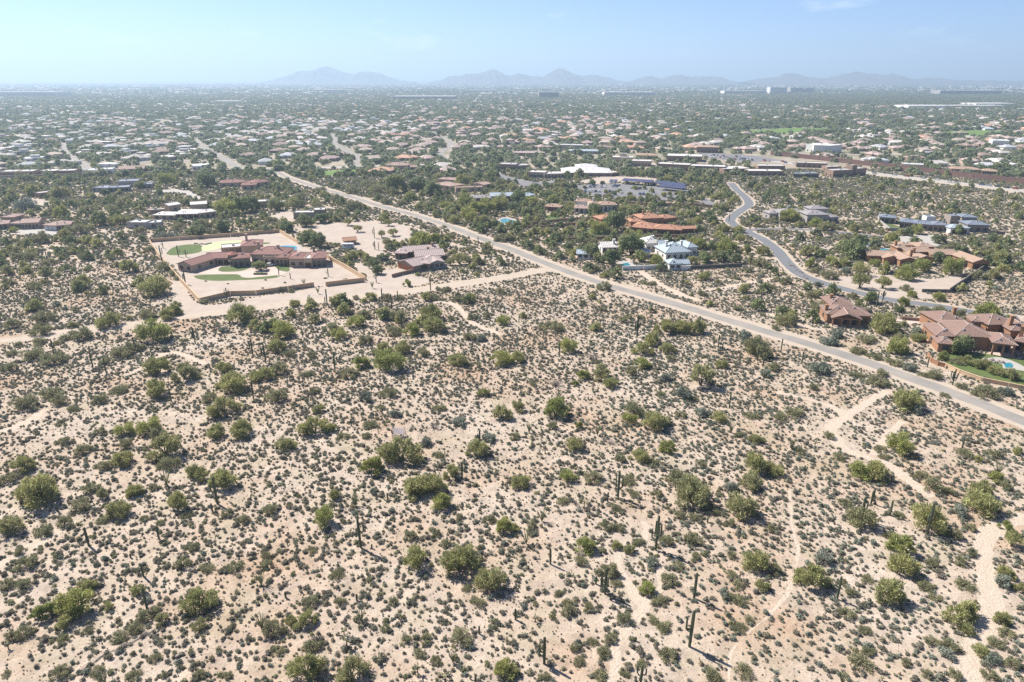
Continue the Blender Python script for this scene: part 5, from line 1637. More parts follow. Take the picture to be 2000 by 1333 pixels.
def plants(fr, kind_list):
    for it in kind_list:
        x, yb, w = it[0], it[1], it[2]
        k = it[3] if len(it) > 3 else 'd'
        gx, gy = W(fr, x, yb)
        qx, qy, s = P(gx, gy)
        half = 0.5 * w / FR[fr][2] / s * 1.04
        hz = 1.0
        # the listed foot is the near edge of the crown: move the centre back by its radius
        gy += half * 0.62
        for ln, hw in ((MAIN_LN, 3.1), (RIGHT_LN, 3.4)):
            d = [np.hypot(gx - q[0], gy - q[1]) for q in ln]
            i = int(np.argmin(d))
            need = hw + 0.85 * half
            if d[i] < need:
                v = np.array([gx, gy]) - ln[i]
                v = v / (np.hypot(*v) + 1e-6)
                gx, gy = ln[i] + v * need
        plant(k, gx, gy, half, hz)
plants('A1', [(280, 125, 170), (60, 155, 130), (740, 155, 175, 'p'), (1015, 92, 130), (1155, 95, 120, 'p'), (1215, 60, 100, 'p'), (1055, 255, 220, 'b'), (920, 325, 135), (820, 365, 160),
 (525, 245, 205), (270, 208, 140), (210, 385, 175), (350, 412, 180), (40, 462, 110), (1090, 482, 180, 'p'), (1270, 525, 190, 'p'), (1370, 512, 100), (1080, 642, 190, 'p'), (1560, 472, 110, 'p'),
 (1620, 605, 225, 'p'), (1460, 672, 110), (1550, 780, 215, 'p'), (1680, 925, 180, 'p'), (1505, 928, 150, 'p'), (330, 655, 165), (150, 735, 180), (690, 684, 110), (820, 615, 150, 'l'), (860, 910, 135, 'b'),
 (1030, 905, 175, 'b'), (1090, 935, 140), (1130, 1075, 235, 'p'), (1170, 1150, 150), (830, 1135, 165, 'p'), (710, 1155, 130), (870, 1005, 130), (140, 1170, 185, 'p'), (30, 1255, 145), (210, 1375, 265, 'p'),
 (1365, 1235, 170, 'p'), (1530, 1305, 230, 'p'), (560, 1044, 120), (1070, 1295, 85), (930, 1335, 110, 'p'), (620, 1314, 110), (320, 1268, 115), (430, 974, 100), (690, 905, 95), (1680, 115, 200, 'p'), (1790, 155, 95, 'p'),
 (1790, 505, 90), (395, 700, 120), (500, 740, 110, 'l'), (390, 270, 60), (1290, 245, 60, 'l'), (1155, 315, 70, 'g'), (730, 405, 100), (120, 280, 60), (250, 270, 120, 'l'), (60, 350, 90)])
plants('A2', [(245, 74, 82, 'b'), (185, 220, 170, 'b'), (135, 325, 130, 'p'), (230, 358, 100), (30, 525, 165, 'p'), (155, 475, 150), (700, 144, 130, 'b'), (750, 85, 110), (580, 230, 110, 'b'), (530, 174, 110),
 (760, 270, 130), (890, 335, 130, 'p'), (1030, 334, 130, 'p'), (960, 205, 130), (1100, 204, 130, 'b'), (1240, 184, 165, 'p'), (1170, 354, 120), (1000, 98, 130), (1230, 90, 180, 'p'), (1500, 240, 115), (1580, 243, 90, 'g'),
 (1730, 130, 100, 'b'), (1520, 94, 80), (1620, 84, 80), (715, 435, 140, 'b'), (920, 470, 220, 'b'), (650, 503, 140), (1410, 424, 140, 'p'), (1740, 415, 165, 'b'), (380, 364, 90), (1370, 99, 70), (130, 670, 150),
 (930, 644, 130), (435, 750, 100, 'p'), (770, 674, 100, 'g'), (1600, 634, 90, 'p'), (1730, 795, 150, 'p'), (1290, 735, 100, 'l'), (870, 725, 85, 'l'), (970, 785, 95, 'g'), (395, 915, 210, 'p'), (520, 885, 90, 'b'),
 (205, 1015, 150, 'p'), (1010, 1130, 290, 'p'), (785, 1200, 190, 'b'), (1560, 1056, 150, 'p'), (1640, 954, 100, 'g'), (1370, 1215, 130, 'p'), (770, 924, 90, 'l'), (1250, 876, 130, 'x'), (1290, 1066, 95, 'l'),
 (1110, 1335, 150, 'p'), (1240, 1326, 180, 'p'), (820, 1325, 65, 'g'), (540, 1345, 80, 'p'), (600, 935, 100, 'l'), (295, 455, 110, 'x'), (355, 495, 110, 'l'), (400, 615, 80), (1190, 980, 90, 'g'), (800, 850, 120, 'l'), (1430, 840, 110, 'g')])
plants('A3', [(395, 324, 130, 'b'), (280, 174, 185, 'l'), (40, 394, 115, 'p'), (640, 34, 65), (790, 114, 95), (1085, 190, 150, 'p'), (1190, 196, 130, 'p'), (1295, 196, 150, 'p'), (990, 274, 150, 'p'), (1100, 334, 120, 'p'),
 (930, 344, 140, 'p'), (930, 434, 120, 'b'), (570, 395, 160, 'x'), (600, 400, 80, 'l'), (490, 515, 110, 'b'), (630, 516, 160, 'p'), (690, 574, 105, 'p'), (440, 554, 60, 'b'), (310, 574, 145, 'x'), (850, 485, 110), (1080, 525, 95, 'g'),
 (1340, 575, 190, 't'), (1640, 245, 120, 'g'), (1740, 365, 190, 'p'), (1490, 435, 95, 'p'), (1050, 634, 85), (1210, 655, 125, 'g'), (1280, 664, 100, 'l'), (310, 790, 190, 'b'), (50, 740, 115, 'p'), (870, 775, 180), (830, 825, 110, 'b'),
 (1020, 876, 180, 'p'), (1080, 835, 105), (1350, 775, 110, 'g'), (1470, 814, 115, 'p'), (450, 1016, 130, 'p'), (910, 1100, 140, 'p'), (1120, 1050, 140, 'b'), (60, 1280, 150, 'p'), (390, 1240, 120, 'b'), (1200, 1278, 230), (1260, 1345, 205, 'p'),
 (1740, 1190, 210, 'p'), (1700, 1296, 170, 'p'), (820, 1255, 130, 'l'), (580, 1244, 145), (770, 1094, 90), (1340, 1134, 90), (290, 864, 85), (470, 864, 70, 'b'), (1730, 965, 105, 'p'), (20, 934, 85), (1190, 785, 100, 'l'), (1550, 1305, 100, 'g'),
 (700, 980, 110, 'x'), (1120, 380, 70), (1690, 790, 110, 'l'), (1800, 500, 110, 'g'), (150, 560, 70), (1610, 920, 90, 'l'), (1000, 1120, 110, 'l')])
plants('A4', [(150, 140, 150, 'p'), (40, 184, 85), (440, 275, 115, 'g'), (620, 354, 100), (720, 256, 155, 'l'), (930, 336, 150, 'b'), (870, 205, 180, 'p'), (950, 246, 105), (1060, 205, 90, 'g'), (1080, 246, 100, 'p'), (375, 480, 165, 'g'),
 (50, 456, 120), (20, 364, 85), (790, 566, 150), (1000, 736, 220, 'p'), (1060, 755, 110, 'g'), (840, 765, 120, 'x'), (200, 785, 145), (100, 795, 110, 'l'), (1530, 665, 180), (1690, 635, 110, 'g'), (1190, 515, 120), (1380, 585, 90), (1090, 525, 100, 'l'),
 (950, 1048, 180, 'b'), (1040, 1074, 75), (800, 1024, 100, 'l'), (830, 1074, 85, 'l'), (50, 1196, 140, 'p'), (660, 1216, 170, 'b'), (780, 1226, 170, 'p'), (830, 1256, 95), (1410, 1056, 125, 'l'), (1490, 1094, 75, 'p'), (1100, 1215, 110), (1620, 1236, 110, 'b'),
 (1690, 1294, 105), (1190, 1306, 175), (1530, 1345, 150, 'p'), (510, 1084, 95), (1610, 1066, 115), (1770, 1044, 85, 'p'), (1290, 614, 75, 'l'), (640, 500, 110, 'l'), (330, 590, 90), (440, 930, 90), (240, 1040, 95, 'l'), (900, 480, 130, 'l'), (1000, 460, 90, 'g'),
 (500, 220, 100, 'g'), (640, 330, 120, 'l'), (760, 370, 110, 'l'), (900, 420, 140, 'l')])
plants('A5', [(220, 115, 300, 'p'), (40, 310, 180, 'p'), (800, 196, 170, 'p'), (720, 216, 110, 'l'), (1220, 146, 190, 'p'), (700, 54, 110, 'p'), (930, 34, 110, 'p'), (480, 905, 300, 'b'), (440, 968, 130, 'p'), (250, 926, 190, 'b'), (590, 705, 130, 'p'),
 (1010, 915, 165), (940, 1004, 140), (830, 1064, 140), (1120, 936, 110, 'p'), (960, 725, 110, 'p'), (1380, 856, 230, 'p'), (1390, 976, 120, 'p'), (750, 834, 85, 'p'), (1270, 544, 120), (280, 314, 130), (430, 244, 130), (540, 136, 140), (170, 546, 150),
 (600, 1004, 85), (1440, 566, 120, 'l'), (1640, 556, 130, 'l'), (1580, 175, 100), (1340, 414, 110), (1700, 226, 100), (150, 1036, 130), (60, 1050, 110), (430, 1064, 100), (400, 1316, 135), (670, 1296, 105), (920, 1316, 115, 'l'), (1080, 1194, 90),
 (1390, 1316, 95), (1590, 1316, 90), (140, 684, 125), (30, 684, 115), (120, 445, 90), (1000, 200, 70, 'l'), (1110, 230, 65, 'l'), (1290, 185, 90, 'l'), (30, 1300, 80, 'l')])
plants('A6', [(460, 256, 180, 'b'), (540, 54, 90, 'p'), (1120, 36, 220, 'p'), (1310, 126, 155, 'b'), (1740, 296, 150, 'b'), (1640, 216, 95), (1120, 558, 215, 'p'), (1420, 600, 280, 'p'), (1540, 505, 95), (1650, 716, 220, 'p'), (1560, 805, 115), (1080, 335, 100),
 (90, 155, 115), (340, 966, 170, 'p'), (240, 936, 100, 'p'), (100, 1026, 175), (590, 795, 90), (380, 804, 115), (330, 1335, 240, 'p'), (660, 1395, 275, 'p'), (1740, 1310, 170, 'b'), (1440, 1086, 190), (1190, 1064, 105), (1050, 1064, 95), (1260, 1214, 95),
 (380, 1134, 150), (1140, 1164, 95), (1480, 694, 85, 'l'), (910, 984, 85), (960, 794, 85), (1330, 384, 85), (560, 605, 115, 'l'), (1270, 314, 75), (65, 475, 95), (60, 540, 110), (380, 425, 90, 'l'), (1430, 195, 70), (130, 1145, 110, 'l')])
plants('A7', [(1270, 108, 265, 'p'), (1420, 156, 130, 'l'), (1640, 196, 225, 'p'), (520, 430, 160, 'b'), (1740, 568, 195, 'p'), (490, 514, 110), (670, 275, 115), (760, 275, 85), (900, 375, 105, 'l'), (1100, 376, 115), (1290, 376, 155, 'l'), (830, 435, 90, 'p'),
 (740, 404, 75, 'p'), (1550, 464, 85), (1550, 600, 90, 'l'), (1600, 674, 110, 'l'), (1780, 706, 120, 'p'), (960, 725, 120, 'b'), (1040, 795, 130, 'l'), (1180, 545, 100, 'l'), (1110, 655, 130), (690, 604, 160), (740, 664, 95, 'l'), (330, 735, 90, 'l'),
 (390, 800, 100, 'l'), (400, 874, 115), (540, 834, 105, 'l'), (800, 936, 130), (1010, 935, 110, 'l'), (1080, 990, 130, 'l'), (1100, 1196, 155, 'l'), (700, 1064, 115), (570, 1074, 85, 'l'), (650, 1175, 135, 'l'), (910, 1234, 95, 'l'), (620, 1316, 125, 'l'),
 (800, 1304, 85, 'l'), (230, 1324, 95, 'l'), (1610, 984, 110, 'l'), (1680, 914, 75, 'l'), (1600, 796, 150, 'l'), (1500, 744, 95, 'g'), (1650, 1306, 150, 'l'), (1430, 1336, 150, 'l'), (20, 276, 95, 'p'), (740, 134, 110, 'l'), (360, 84, 95, 'l'), (1190, 184, 90),
 (1290, 194, 95, 'l'), (1540, 244, 85), (20, 1305, 95, 'p'), (480, 1215, 100, 'l'), (450, 104, 110, 'x'), (990, 520, 90, 'g'), (140, 260, 90), (440, 1120, 80), (1300, 480, 110, 'l'), (1030, 30, 90), (860, 30, 90, 'l')])
plants('A8', [(690, 268, 210, 'p'), (1170, 285, 270, 'p'), (1560, 178, 260, 'p'), (1370, 176, 115, 'g'), (990, 466, 210, 'b'), (980, 610, 220, 'p'), (900, 800, 250, 'p'), (1130, 696, 135, 'l'), (330, 688, 240, 'p'), (60, 585, 140), (1400, 946, 260, 'p'), (1410, 1010, 110, 'p'),
 (560, 885, 130, 'l'), (700, 994, 100, 'l'), (710, 634, 95, 'l'), (540, 654, 75), (590, 735, 95), (1440, 274, 85), (1340, 335, 115), (1740, 400, 130, 't'), (1700, 276, 110, 'b'), (1690, 606, 130, 'p'), (1680, 676, 135, 'g'), (1660, 936, 115, 'p'), (1790, 706, 90, 'p'),
 (1700, 1026, 130, 'l'), (1530, 1166, 120, 'p'), (1600, 1206, 120, 'g'), (1740, 1244, 110), (1640, 1105, 130, 'l'), (1300, 1126, 140), (1270, 1176, 120, 'g'), (1170, 1085, 110), (680, 1246, 170, 'l'), (720, 1155, 115), (980, 1224, 85), (1130, 1304, 85), (400, 506, 130, 'g'),
 (1450, 456, 105), (1370, 516, 115), (1180, 535, 105), (1410, 686, 130, 'l'), (1200, 765, 95, 'l'), (930, 184, 95, 'l'), (880, 334, 105, 'l'), (1590, 1326, 115), (1340, 1326, 100), (560, 100, 110, 'l'), (30, 280, 80), (1290, 20, 90)])
# the middle distance, round the houses
plants('Z1', [(920, 502, 150, 'G'), (1450, 222, 190, 'G'), (1560, 250, 190, 'G'), (1400, 190, 100, 'G'), (1235, 70, 100, 'G'), (1460, 120, 100), (230, 130, 140), (430, 105, 110), (520, 75, 120, 'G'), (1290, 890, 130, 'p'), (1260, 985, 110, 'p'), (1765, 850, 110),
  (1020, 985, 100), (770, 990, 130, 'p'), (620, 990, 110, 'b'), (10, 890, 100, 'p'), (15, 980, 130, 'p'), (20, 600, 110), (1290, 665, 45, 'l'), (1268, 735, 80), (1200, 632, 30), (960, 690, 30), (340, 615, 30), (580, 642, 28), (990, 602, 28), (1640, 585, 50, 'l'), (1860, 600, 55, 'l')])
plants('Z2', [(110, 130, 110, 't'), (220, 205, 110, 't'), (495, 100, 90, 't'), (575, 135, 110, 't'), (500, 265, 90, 't'), (630, 250, 120, 't'), (570, 362, 160, 'p'), (660, 372, 100, 'p'), (730, 364, 110, 'p'), (940, 345, 190, 'b'), (1000, 385, 220, 'b'), (1090, 335, 170, 'b'),
  (890, 372, 150, 'b'), (1260, 275, 120), (1175, 418, 100, 'b'), (1395, 585, 190, 't'), (1290, 585, 120, 't'), (1480, 545, 140), (1600, 565, 160, 'p'), (1690, 455, 110), (1530, 405, 90), (1790, 305, 140), (1950, 305, 140, 'p'), (410, 625, 150, 'G'), (320, 585, 100), (450, 690, 130, 'G'),
  (800, 825, 110, 'b'), (200, 975, 90), (1000, 995, 180, 'p'), (1110, 985, 150), (1240, 885, 120), (1870, 905, 140), (1520, 998, 130, 'p'), (1370, 1000, 120), (910, 704, 60, 'b'), (1190, 715, 70, 'l'), (1590, 705, 80, 'p'), (1150, 870, 90), (700, 980, 100), (370, 990, 150, 'p'), (550, 970, 110),
  (150, 530, 160, 'p'), (60, 560, 130), (250, 490, 120, 'p'), (850, 180, 60), (980, 160, 130), (800, 90, 110), (1100, 200, 130), (1220, 150, 60), (1400, 320, 90, 'l'), (1620, 190, 170, 'G'), (1240, 90, 170)])
plants('Z3', [(200, 595, 210, 'G'), (410, 668, 200, 'G'), (640, 568, 280, 'G'), (600, 365, 150, 'p'), (730, 628, 160, 'G'), (910, 655, 160, 'b'), (700, 420, 180, 'b'), (460, 298, 260, 'G'), (280, 326, 190, 'b'), (890, 335, 90), (1370, 495, 190, 'b'), (1440, 645, 190, 'G'), (1590, 625, 180, 'G'), (1690, 536, 230, 'b'),
  (1770, 645, 140, 'G'), (1260, 256, 130, 'p'), (1350, 206, 120, 'b'), (1390, 286, 120, 'g'), (1160, 176, 110), (240, 136, 140, 'G'), (690, 146, 180, 'p'), (560, 86, 110), (1290, 655, 140, 'p'), (330, 795, 110, 'p'), (240, 726, 120), (500, 706, 100), (350, 936, 170), (1430, 826, 150, 'p'), (1580, 866, 120),
  (1860, 966, 150, 'p'), (1400, 996, 130), (820, 420, 120, 'G'), (560, 470, 150, 'b'), (1550, 500, 130, 'p'), (1900, 540, 150, 'b'), (1820, 420, 120, 't'), (1640, 300, 150, 'p'), (1930, 320, 150, 'p'), (1800, 230, 130), (1060, 160, 100, 'g'), (850, 880, 130, 'l'), (200, 440, 180), (90, 560, 130, 'G'), (400, 760, 130, 'l'), (1900, 740, 130)])
plants('Z10', [(420, 515, 105, 't'), (800, 528, 190, 'G'), (720, 478, 130, 'G'), (850, 414, 110, 'G'), (960, 474, 90), (720, 375, 100), (1130, 418, 150, 'b'), (850, 668, 130, 't'), (1060, 645, 130, 'b'), (1240, 708, 170, 'b'), (965, 590, 95, 'b'), (1360, 635, 140, 'b'), (1480, 564, 110, 'G'), (1620, 668, 190, 'b'),
  (1490, 404, 100, 'G'), (1610, 444, 110), (850, 778, 150, 't'), (1035, 774, 120, 't'), (1225, 792, 100), (440, 612, 140, 'b'), (470, 644, 80), (600, 564, 100, 'b'), (710, 584, 80, 'b'), (730, 642, 90, 'g'), (590, 694, 130), (240, 735, 115), (500, 755, 80, 'g'), (1800, 698, 150), (1930, 698, 140, 'p'), (1680, 484, 110, 'G'),
  (280, 232, 190, 'b'), (560, 300, 120, 'p'), (640, 290, 110), (120, 240, 120), (490, 268, 130, 'b'), (380, 260, 70), (900, 290, 130), (800, 310, 110, 'p'), (1310, 328, 110, 'b'), (1180, 318, 80), (40, 600, 150), (60, 500, 130, 'p'), (100, 780, 120), (1880, 470, 110), (1990, 560, 130, 'p'), (1640, 330, 100, 'G')])
plants('Z4', [(1700, 305, 260, 'b'), (1880, 315, 130, 'G'), (1990, 345, 90, 'p'), (1450, 596, 230, 'G'), (740, 385, 250, 'p'), (860, 585, 160, 'b'), (220, 514, 130, 'g'), (110, 185, 190), (590, 115, 150, 'G'), (1100, 205, 170, 'l'), (1240, 205, 170, 'l'), (1010, 415, 120, 'g'), (1030, 475, 110, 'p'),
  (850, 195, 80, 'G'), (1250, 275, 130, 'G'), (1430, 236, 130), (1280, 645, 130, 'b'), (1400, 680, 150, 'l'), (1500, 690, 150, 'p'), (1740, 775, 140, 'p'), (1890, 825, 160, 'p'), (1640, 735, 160, 'p'), (960, 60, 110, 'b'), (1220, 90, 110, 'b'), (430, 80, 110, 'p'), (880, 125, 120, 'b'), (40, 60, 130), (170, 340, 60, 'l')])
plants('Z11', [(480, 740, 190), (360, 740, 140), (600, 610, 140, 'G'), (250, 580, 150, 'p'), (130, 520, 150, 'b'), (700, 470, 120, 'G'), (580, 420, 130, 'G'), (760, 340, 160, 'b'), (1000, 345, 160, 'b'), (1180, 400, 130, 'p'), (1450, 480, 180, 'G'), (1020, 470, 90, 'b'), (840, 500, 150), (950, 640, 130), (1180, 640, 110, 'p'),
  (800, 725, 100), (660, 700, 130), (450, 300, 170, 'p'), (630, 320, 180, 'G'), (200, 420, 150, 'b'), (350, 400, 150, 'b'), (60, 430, 140, 'p'), (1200, 540, 90, 'G'), (1350, 540, 120), (1900, 480, 200, 'G'), (1750, 420, 140, 'p'), (280, 210, 130), (100, 100, 170), (60, 180, 150), (560, 180, 120, 'p'), (440, 120, 150), (1120, 160, 120, 'p'), (720, 480, 130, 'G'), (1600, 270, 110), (1300, 290, 120)])
plants('B1', [(540, 650, 110), (985, 812, 140, 'p'), (610, 935, 160, 'p'), (1190, 1000, 250, 'p'), (850, 720, 100), (250, 940, 110), (470, 700, 100, 'd'), (40, 910, 110), (250, 215, 130, 'b'), (160, 100, 150), (810, 205, 70, 'G'), (1080, 158, 80, 'G'), (1280, 130, 130, 'b'), (1430, 165, 80, 'G'), (1600, 150, 180, 'G'), (440, 230, 160, 'p'), (170, 330, 160, 'g'),
  (760, 450, 130, 'G'), (910, 450, 160, 'p'), (560, 520, 160), (480, 540, 110, 'p'), (280, 590, 170), (150, 610, 120), (1080, 505, 90), (1280, 560, 120, 'g'), (1530, 540, 140, 'G'), (1730, 500, 120, 'G'), (1750, 360, 170, 'b'), (1880, 350, 160, 'G'), (1960, 330, 130, 'G'), (1560, 470, 150), (1370, 480, 120), (1270, 800, 130), (1340, 840, 90), (360, 760, 110),
  (1160, 650, 100), (1640, 520, 110), (200, 720, 130), (120, 720, 120), (550, 290, 110), (370, 360, 130), (860, 340, 110), (1070, 300, 100), (1420, 290, 130), (680, 350, 120), (1000, 230, 90), (100, 500, 70, 'b'), (480, 385, 130, 'b')])
plants('B2', [(230, 500, 120, 'G'), (380, 460, 140, 'G'), (500, 430, 120, 'G'), (280, 330, 120, 't'), (150, 330, 120, 'G'), (740, 330, 150), (620, 260, 130), (520, 180, 90), (700, 200, 110), (1060, 210, 130), (1090, 190, 160, 'G'), (1260, 180, 170, 'G'), (1370, 210, 160, 'G'), (1200, 250, 110, 'b'), (1480, 320, 110, 'b'), (1620, 150, 160, 'p'), (960, 190, 150), (870, 150, 130), (1000, 280, 100), (1130, 290, 90), (1330, 320, 120), (1640, 280, 130, 'b'),
  (1700, 360, 160, 'b'), (1800, 350, 150, 'b'), (1900, 320, 150, 'p'), (1640, 400, 120, 'b'), (1760, 460, 130, 'p'), (1500, 440, 110, 'p'), (330, 250, 110), (470, 330, 130), (640, 400, 120), (200, 470, 130), (100, 420, 110)])

plants('Z5', [(700, 500, 34, 'G'), (760, 472, 50, 'G'), (835, 470, 40, 'G'), (965, 525, 46, 'p'), (1080, 505, 50, 'b'), (1150, 500, 60, 'b'), (1205, 530, 60, 'b'), (620, 500, 50, 'G'), (560, 495, 50, 'G'), (880, 560, 40), (1000, 575, 40, 'p'), (1120, 580, 46, 'p'), (700, 560, 44), (800, 575, 40, 'b'), (1300, 560, 50, 'b'), (1340, 545, 44, 'p'), (660, 540, 50, 'b'), (740, 548, 44, 'p'), (860, 530, 44, 'b'), (920, 545, 50, 'G'), (1040, 545, 44, 'p'), (1180, 565, 50, 'b'), (1240, 585, 60, 'p'), (1060, 590, 60, 'b'), (960, 590, 60, 'p'), (860, 590, 60, 'b'), (760, 590, 60, 'p'), (660, 580, 60, 'G'), (1400, 545, 50, 'p')])
# ------------------------------------------------------------------ saguaros
def saguaro(fr, x, yb, yt, arms=0, thick=1.0, lean=None):
    b = W(fr, x, yb)
    qx, qy = px(fr, x, yt)
    lo, hi = 0.3, 16.0
    for _ in range(40):
        m = (lo + hi) / 2
        if P(b[0], b[1], m)[1] > qy: lo = m
        else: hi = m
    h = lo
    r = random.Random(int(x * 31 + yb * 7))
    R = (0.15 + 0.014 * h) * thick * r.uniform(0.9, 1.1)
    lx, ly = r.uniform(-0.02, 0.02), r.uniform(-0.02, 0.02)
    size = 'tall' if h > 6 else ('short' if h < 3 else 'medium')
    txt = {0: 'armless', 1: 'one-armed', 2: 'two-armed'}.get(arms, 'many-armed')
    root = empty('saguaro', (b[0], b[1], 0))
    tag(root, spot(b[0], b[1], '%s %s saguaro %s' % (size, txt, near_what(b[0], b[1]))), 'saguaro', 'saguaros')
    zs = [-0.1, 0.25 * h, 0.55 * h, 0.8 * h, h - R * 1.2, h - R * 0.45, h]
    rs = [R * 0.85, R * 0.98, R * 1.06, R, R * 0.9, R * 0.62, R * 0.12]
    mb = MB(); mb.tube([(lx * z, ly * z, z) for z in zs], rs, 18, ribs=0.16)
    mb.build('stem', M['saguaro'], root, smooth=False)
    for k in range(arms):
        a = (r.choice((0, math.pi)) if k == 0 else 0) + k * math.pi * (1.0 if arms == 2 else 2.0 / max(arms, 1) * 1.0) + r.uniform(-0.5, 0.5)
        z0 = h * r.uniform(0.32, 0.55)
        out = R + r.uniform(0.45, 0.8)
        up = (h - z0) * r.uniform(0.35, 0.8)
        if h < 1.2: continue
        ca, sa = math.cos(a), math.sin(a)
        ra = R * r.uniform(0.55, 0.72)
        pts = [(ca * R * 0.5, sa * R * 0.5, z0 - 0.1), (ca * out * 0.7, sa * out * 0.7, z0), (ca * out, sa * out, z0 + 0.35), (ca * out * 1.02, sa * out * 1.02, z0 + up * 0.6), (ca * out, sa * out, z0 + up - ra * 0.5), (ca * out, sa * out, z0 + up)]
        mb = MB(); mb.tube(pts, [ra * 0.7, ra * 0.85, ra, ra, ra * 0.75, ra * 0.15], 14, ribs=0.16)
        mb.build('arm', M['saguaro'], root)
    PLACED.append((b[0], b[1], 0.8))
for fr, lst in {
 'A1': [(655, 430, 315, 0), (748, 465, 360, 0), (375, 310, 225, 3), (950, 300, 210, 0), (1375, 260, 145, 2), (1780, 345, 225, 1), (1210, 200, 140, 0), (1065, 430, 365, 0), (1205, 665, 570, 0), (1785, 650, 520, 1)],
 'A2': [(65, 135, 55, 0), (70, 395, 255, 3), (555, 440, 315, 1), (1025, 145, 45, 1), (1150, 140, 80, 2), (1225, 50, -15, 0), (1625, 68, -15, 0), (330, 215, 165, 0), (1450, 1205, 1090, 1), (1575, 990, 870, 3), (1270, 125, 75, 0), (1505, 500, 470, 0), (1205, 708, 676, 0), (670, 838, 790, 0), (925, 1350, 1305, 0)],
 'A3': [(880, 212, 60, 6), (332, 352, 252, 0), (1450, 290, 195, 1), (1480, 307, 245, 0), (1725, 378, 285, 0), (1765, 422, 345, 0), (1528, 712, 595, 0), (745, 1340, 1148, 3), (835, 652, 622, 0)],
 'A4': [(92, 300, 222, 0), (237, 402, 313, 0), (1120, 424, 352, 0), (1297, 548, 435, 5), (1362, 1002, 922, 0), (255, 1152, 1112, 0), (740, 1345, 1272, 0)],
 'A5': [(625, 372, 242, 0), (1120, 328, 236, 0), (1012, 592, 500, 0), (1040, 834, 670, 0), (1530, 78, -110, 1), (1495, 132, 72, 0), (920, 457, 428, 0), (405, 132, 78, 0)],
 'A6': [(738, 385, 172, 1), (815, 392, 360, 0), (1345, 347, 308, 0), (210, 738, 696, 0), (710, 757, 712, 0), (1570, 992, 936, 0), (1545, 1350, 1278, 1)],
 'A7': [(1010, 402, 162, 4), (270, 502, 392, 0), (655, 712, 532, 5), (1281, 742, 562, 0), (1248, 1082, 826, 2), (226, 1202, 1015, 2), (905, 1345, 1212, 3), (25, 892, 816, 0), (672, 62, -5, 0), (1375, 207, 172, 0), (590, 642, 586, 0), (870, 1042, 1012, 0)],
 'A8': [(655, 190, 28, 2), (725, 75, -15, 0), (858, 160, 52, 0), (1120, 292, 72, 1), (485, 748, 587, 1)],
 'B1': [(430, 357, 265, 0), (390, 352, 255, 0), (678, 417, 338, 1), (690, 572, 478, 0), (870, 622, 538, 0), (380, 602, 538, 0), (1275, 622, 556, 1), (1395, 687, 598, 1), (1455, 692, 632, 2), (1265, 722, 598, 1), (1450, 902, 798, 3), (1225, 882, 798, 0), (360, 882, 778, 0), (1775, 1012, 928, 4), (215, 782, 718, 0), (1510, 1322, 1238, 0), (365, 702, 638, 0)],
 'B2': [(925, 542, 453, 4), (930, 632, 563, 2), (960, 637, 573, 0), (1455, 562, 488, 2), (1665, 578, 520, 0), (1735, 602, 528, 0), (1735, 822, 758, 1), (425, 1072, 983, 2), (540, 1057, 998, 0), (555, 1052, 938, 0), (985, 1032, 933, 0), (1060, 1097, 978, 0), (1107, 1032, 953, 0), (1365, 957, 848, 0), (1360, 1132, 1048, 0), (1805, 1152, 1073, 1), (1135, 1242, 1138, 0), (70, 1232, 1143, 0), (180, 832, 753, 1), (1540, 362, 298, 0), (565, 842, 778, 1), (270, 862, 813, 0), (940, 890, 820, 2)],
 'B3': [(1330, 927, 808, 2), (1695, 412, 348, 0), (1545, 427, 373, 0), (1800, 812, 758, 0), (1685, 792, 738, 0), (510, 502, 438, 0)],
 'B4': [(875, 612, 536, 6), (895, 1037, 948, 5), (845, 1082, 958, 0), (765, 1082, 1008, 0), (1360, 332, 268, 0), (1105, 392, 343, 0), (305, 692, 600, 1), (560, 660, 590, 0), (1830, 230, 180, 0), (780, 250, 190, 0)]}.items():
    for it in lst:
        saguaro(fr, *it)

# ------------------------------------------------------------------ ocotillo, cholla, dead wood, ruin
M['ocotillo'] = pmat('ocotillo_stem', (0.24, 0.26, 0.12), (0.17, 0.17, 0.09), 3, 0.9)
def ocotillo(fr, x, yb, w, h=None):
    b = W(fr, x, yb)
    s = P(*b)[2]
    half = 0.5 * w / FR[fr][2] / s
    r = random.Random(int(x + yb))
    root = empty('ocotillo', (b[0], b[1], 0))
    tag(root, spot(b[0], b[1], 'spindly green ocotillo %s' % near_what(*b)), 'ocotillo', 'ocotillos')
    H_ = h or half * 2.4
    n = 15
    for k in range(n):
        a = 2 * math.pi * k / n + r.uniform(-.2, .2)
        q = half * r.uniform(0.4, 1.1)
        z = H_ * r.uniform(0.75, 1.05)
        mb = MB(); mb.tube([(0, 0, 0), (math.cos(a) * q * .35, math.sin(a) * q * .35, z * .45), (math.cos(a) * q * .75, math.sin(a) * q * .75, z * .8), (math.cos(a) * q, math.sin(a) * q, z)], [0.05, 0.055, 0.05, 0.02], 4)
        mb.build('stem', M['ocotillo'], root)
for a in [('A1', 1175, 1258, 110), ('A3', 600, 905, 75), ('A3', 330, 655, 70), ('A3', 1540, 885, 80), ('A4', 165, 1005, 80), ('A5', 740, 1345, 105), ('A6', 740, 905, 90), ('A6', 1385, 1195, 80), ('A3', 120, 885, 70), ('A8', 520, 1350, 90),
          ('A6', 40, 650, 100), ('A6', 40, 960, 110), ('A3', 1420, 270, 60), ('A3', 1560, 200, 40), ('A2', 1570, 440, 60), ('A4', 1610, 1190, 110), ('A7', 100, 360, 90), ('A2', 1440, 290, 60), ('Z1', 1165, 725, 55), ('Z1', 1410, 650, 60), ('Z1', 1562, 745, 60), ('Z2', 395, 845, 65), ('A6', 700, 90, 80), ('A7', 210, 200, 80)]:
    ocotillo(*a)
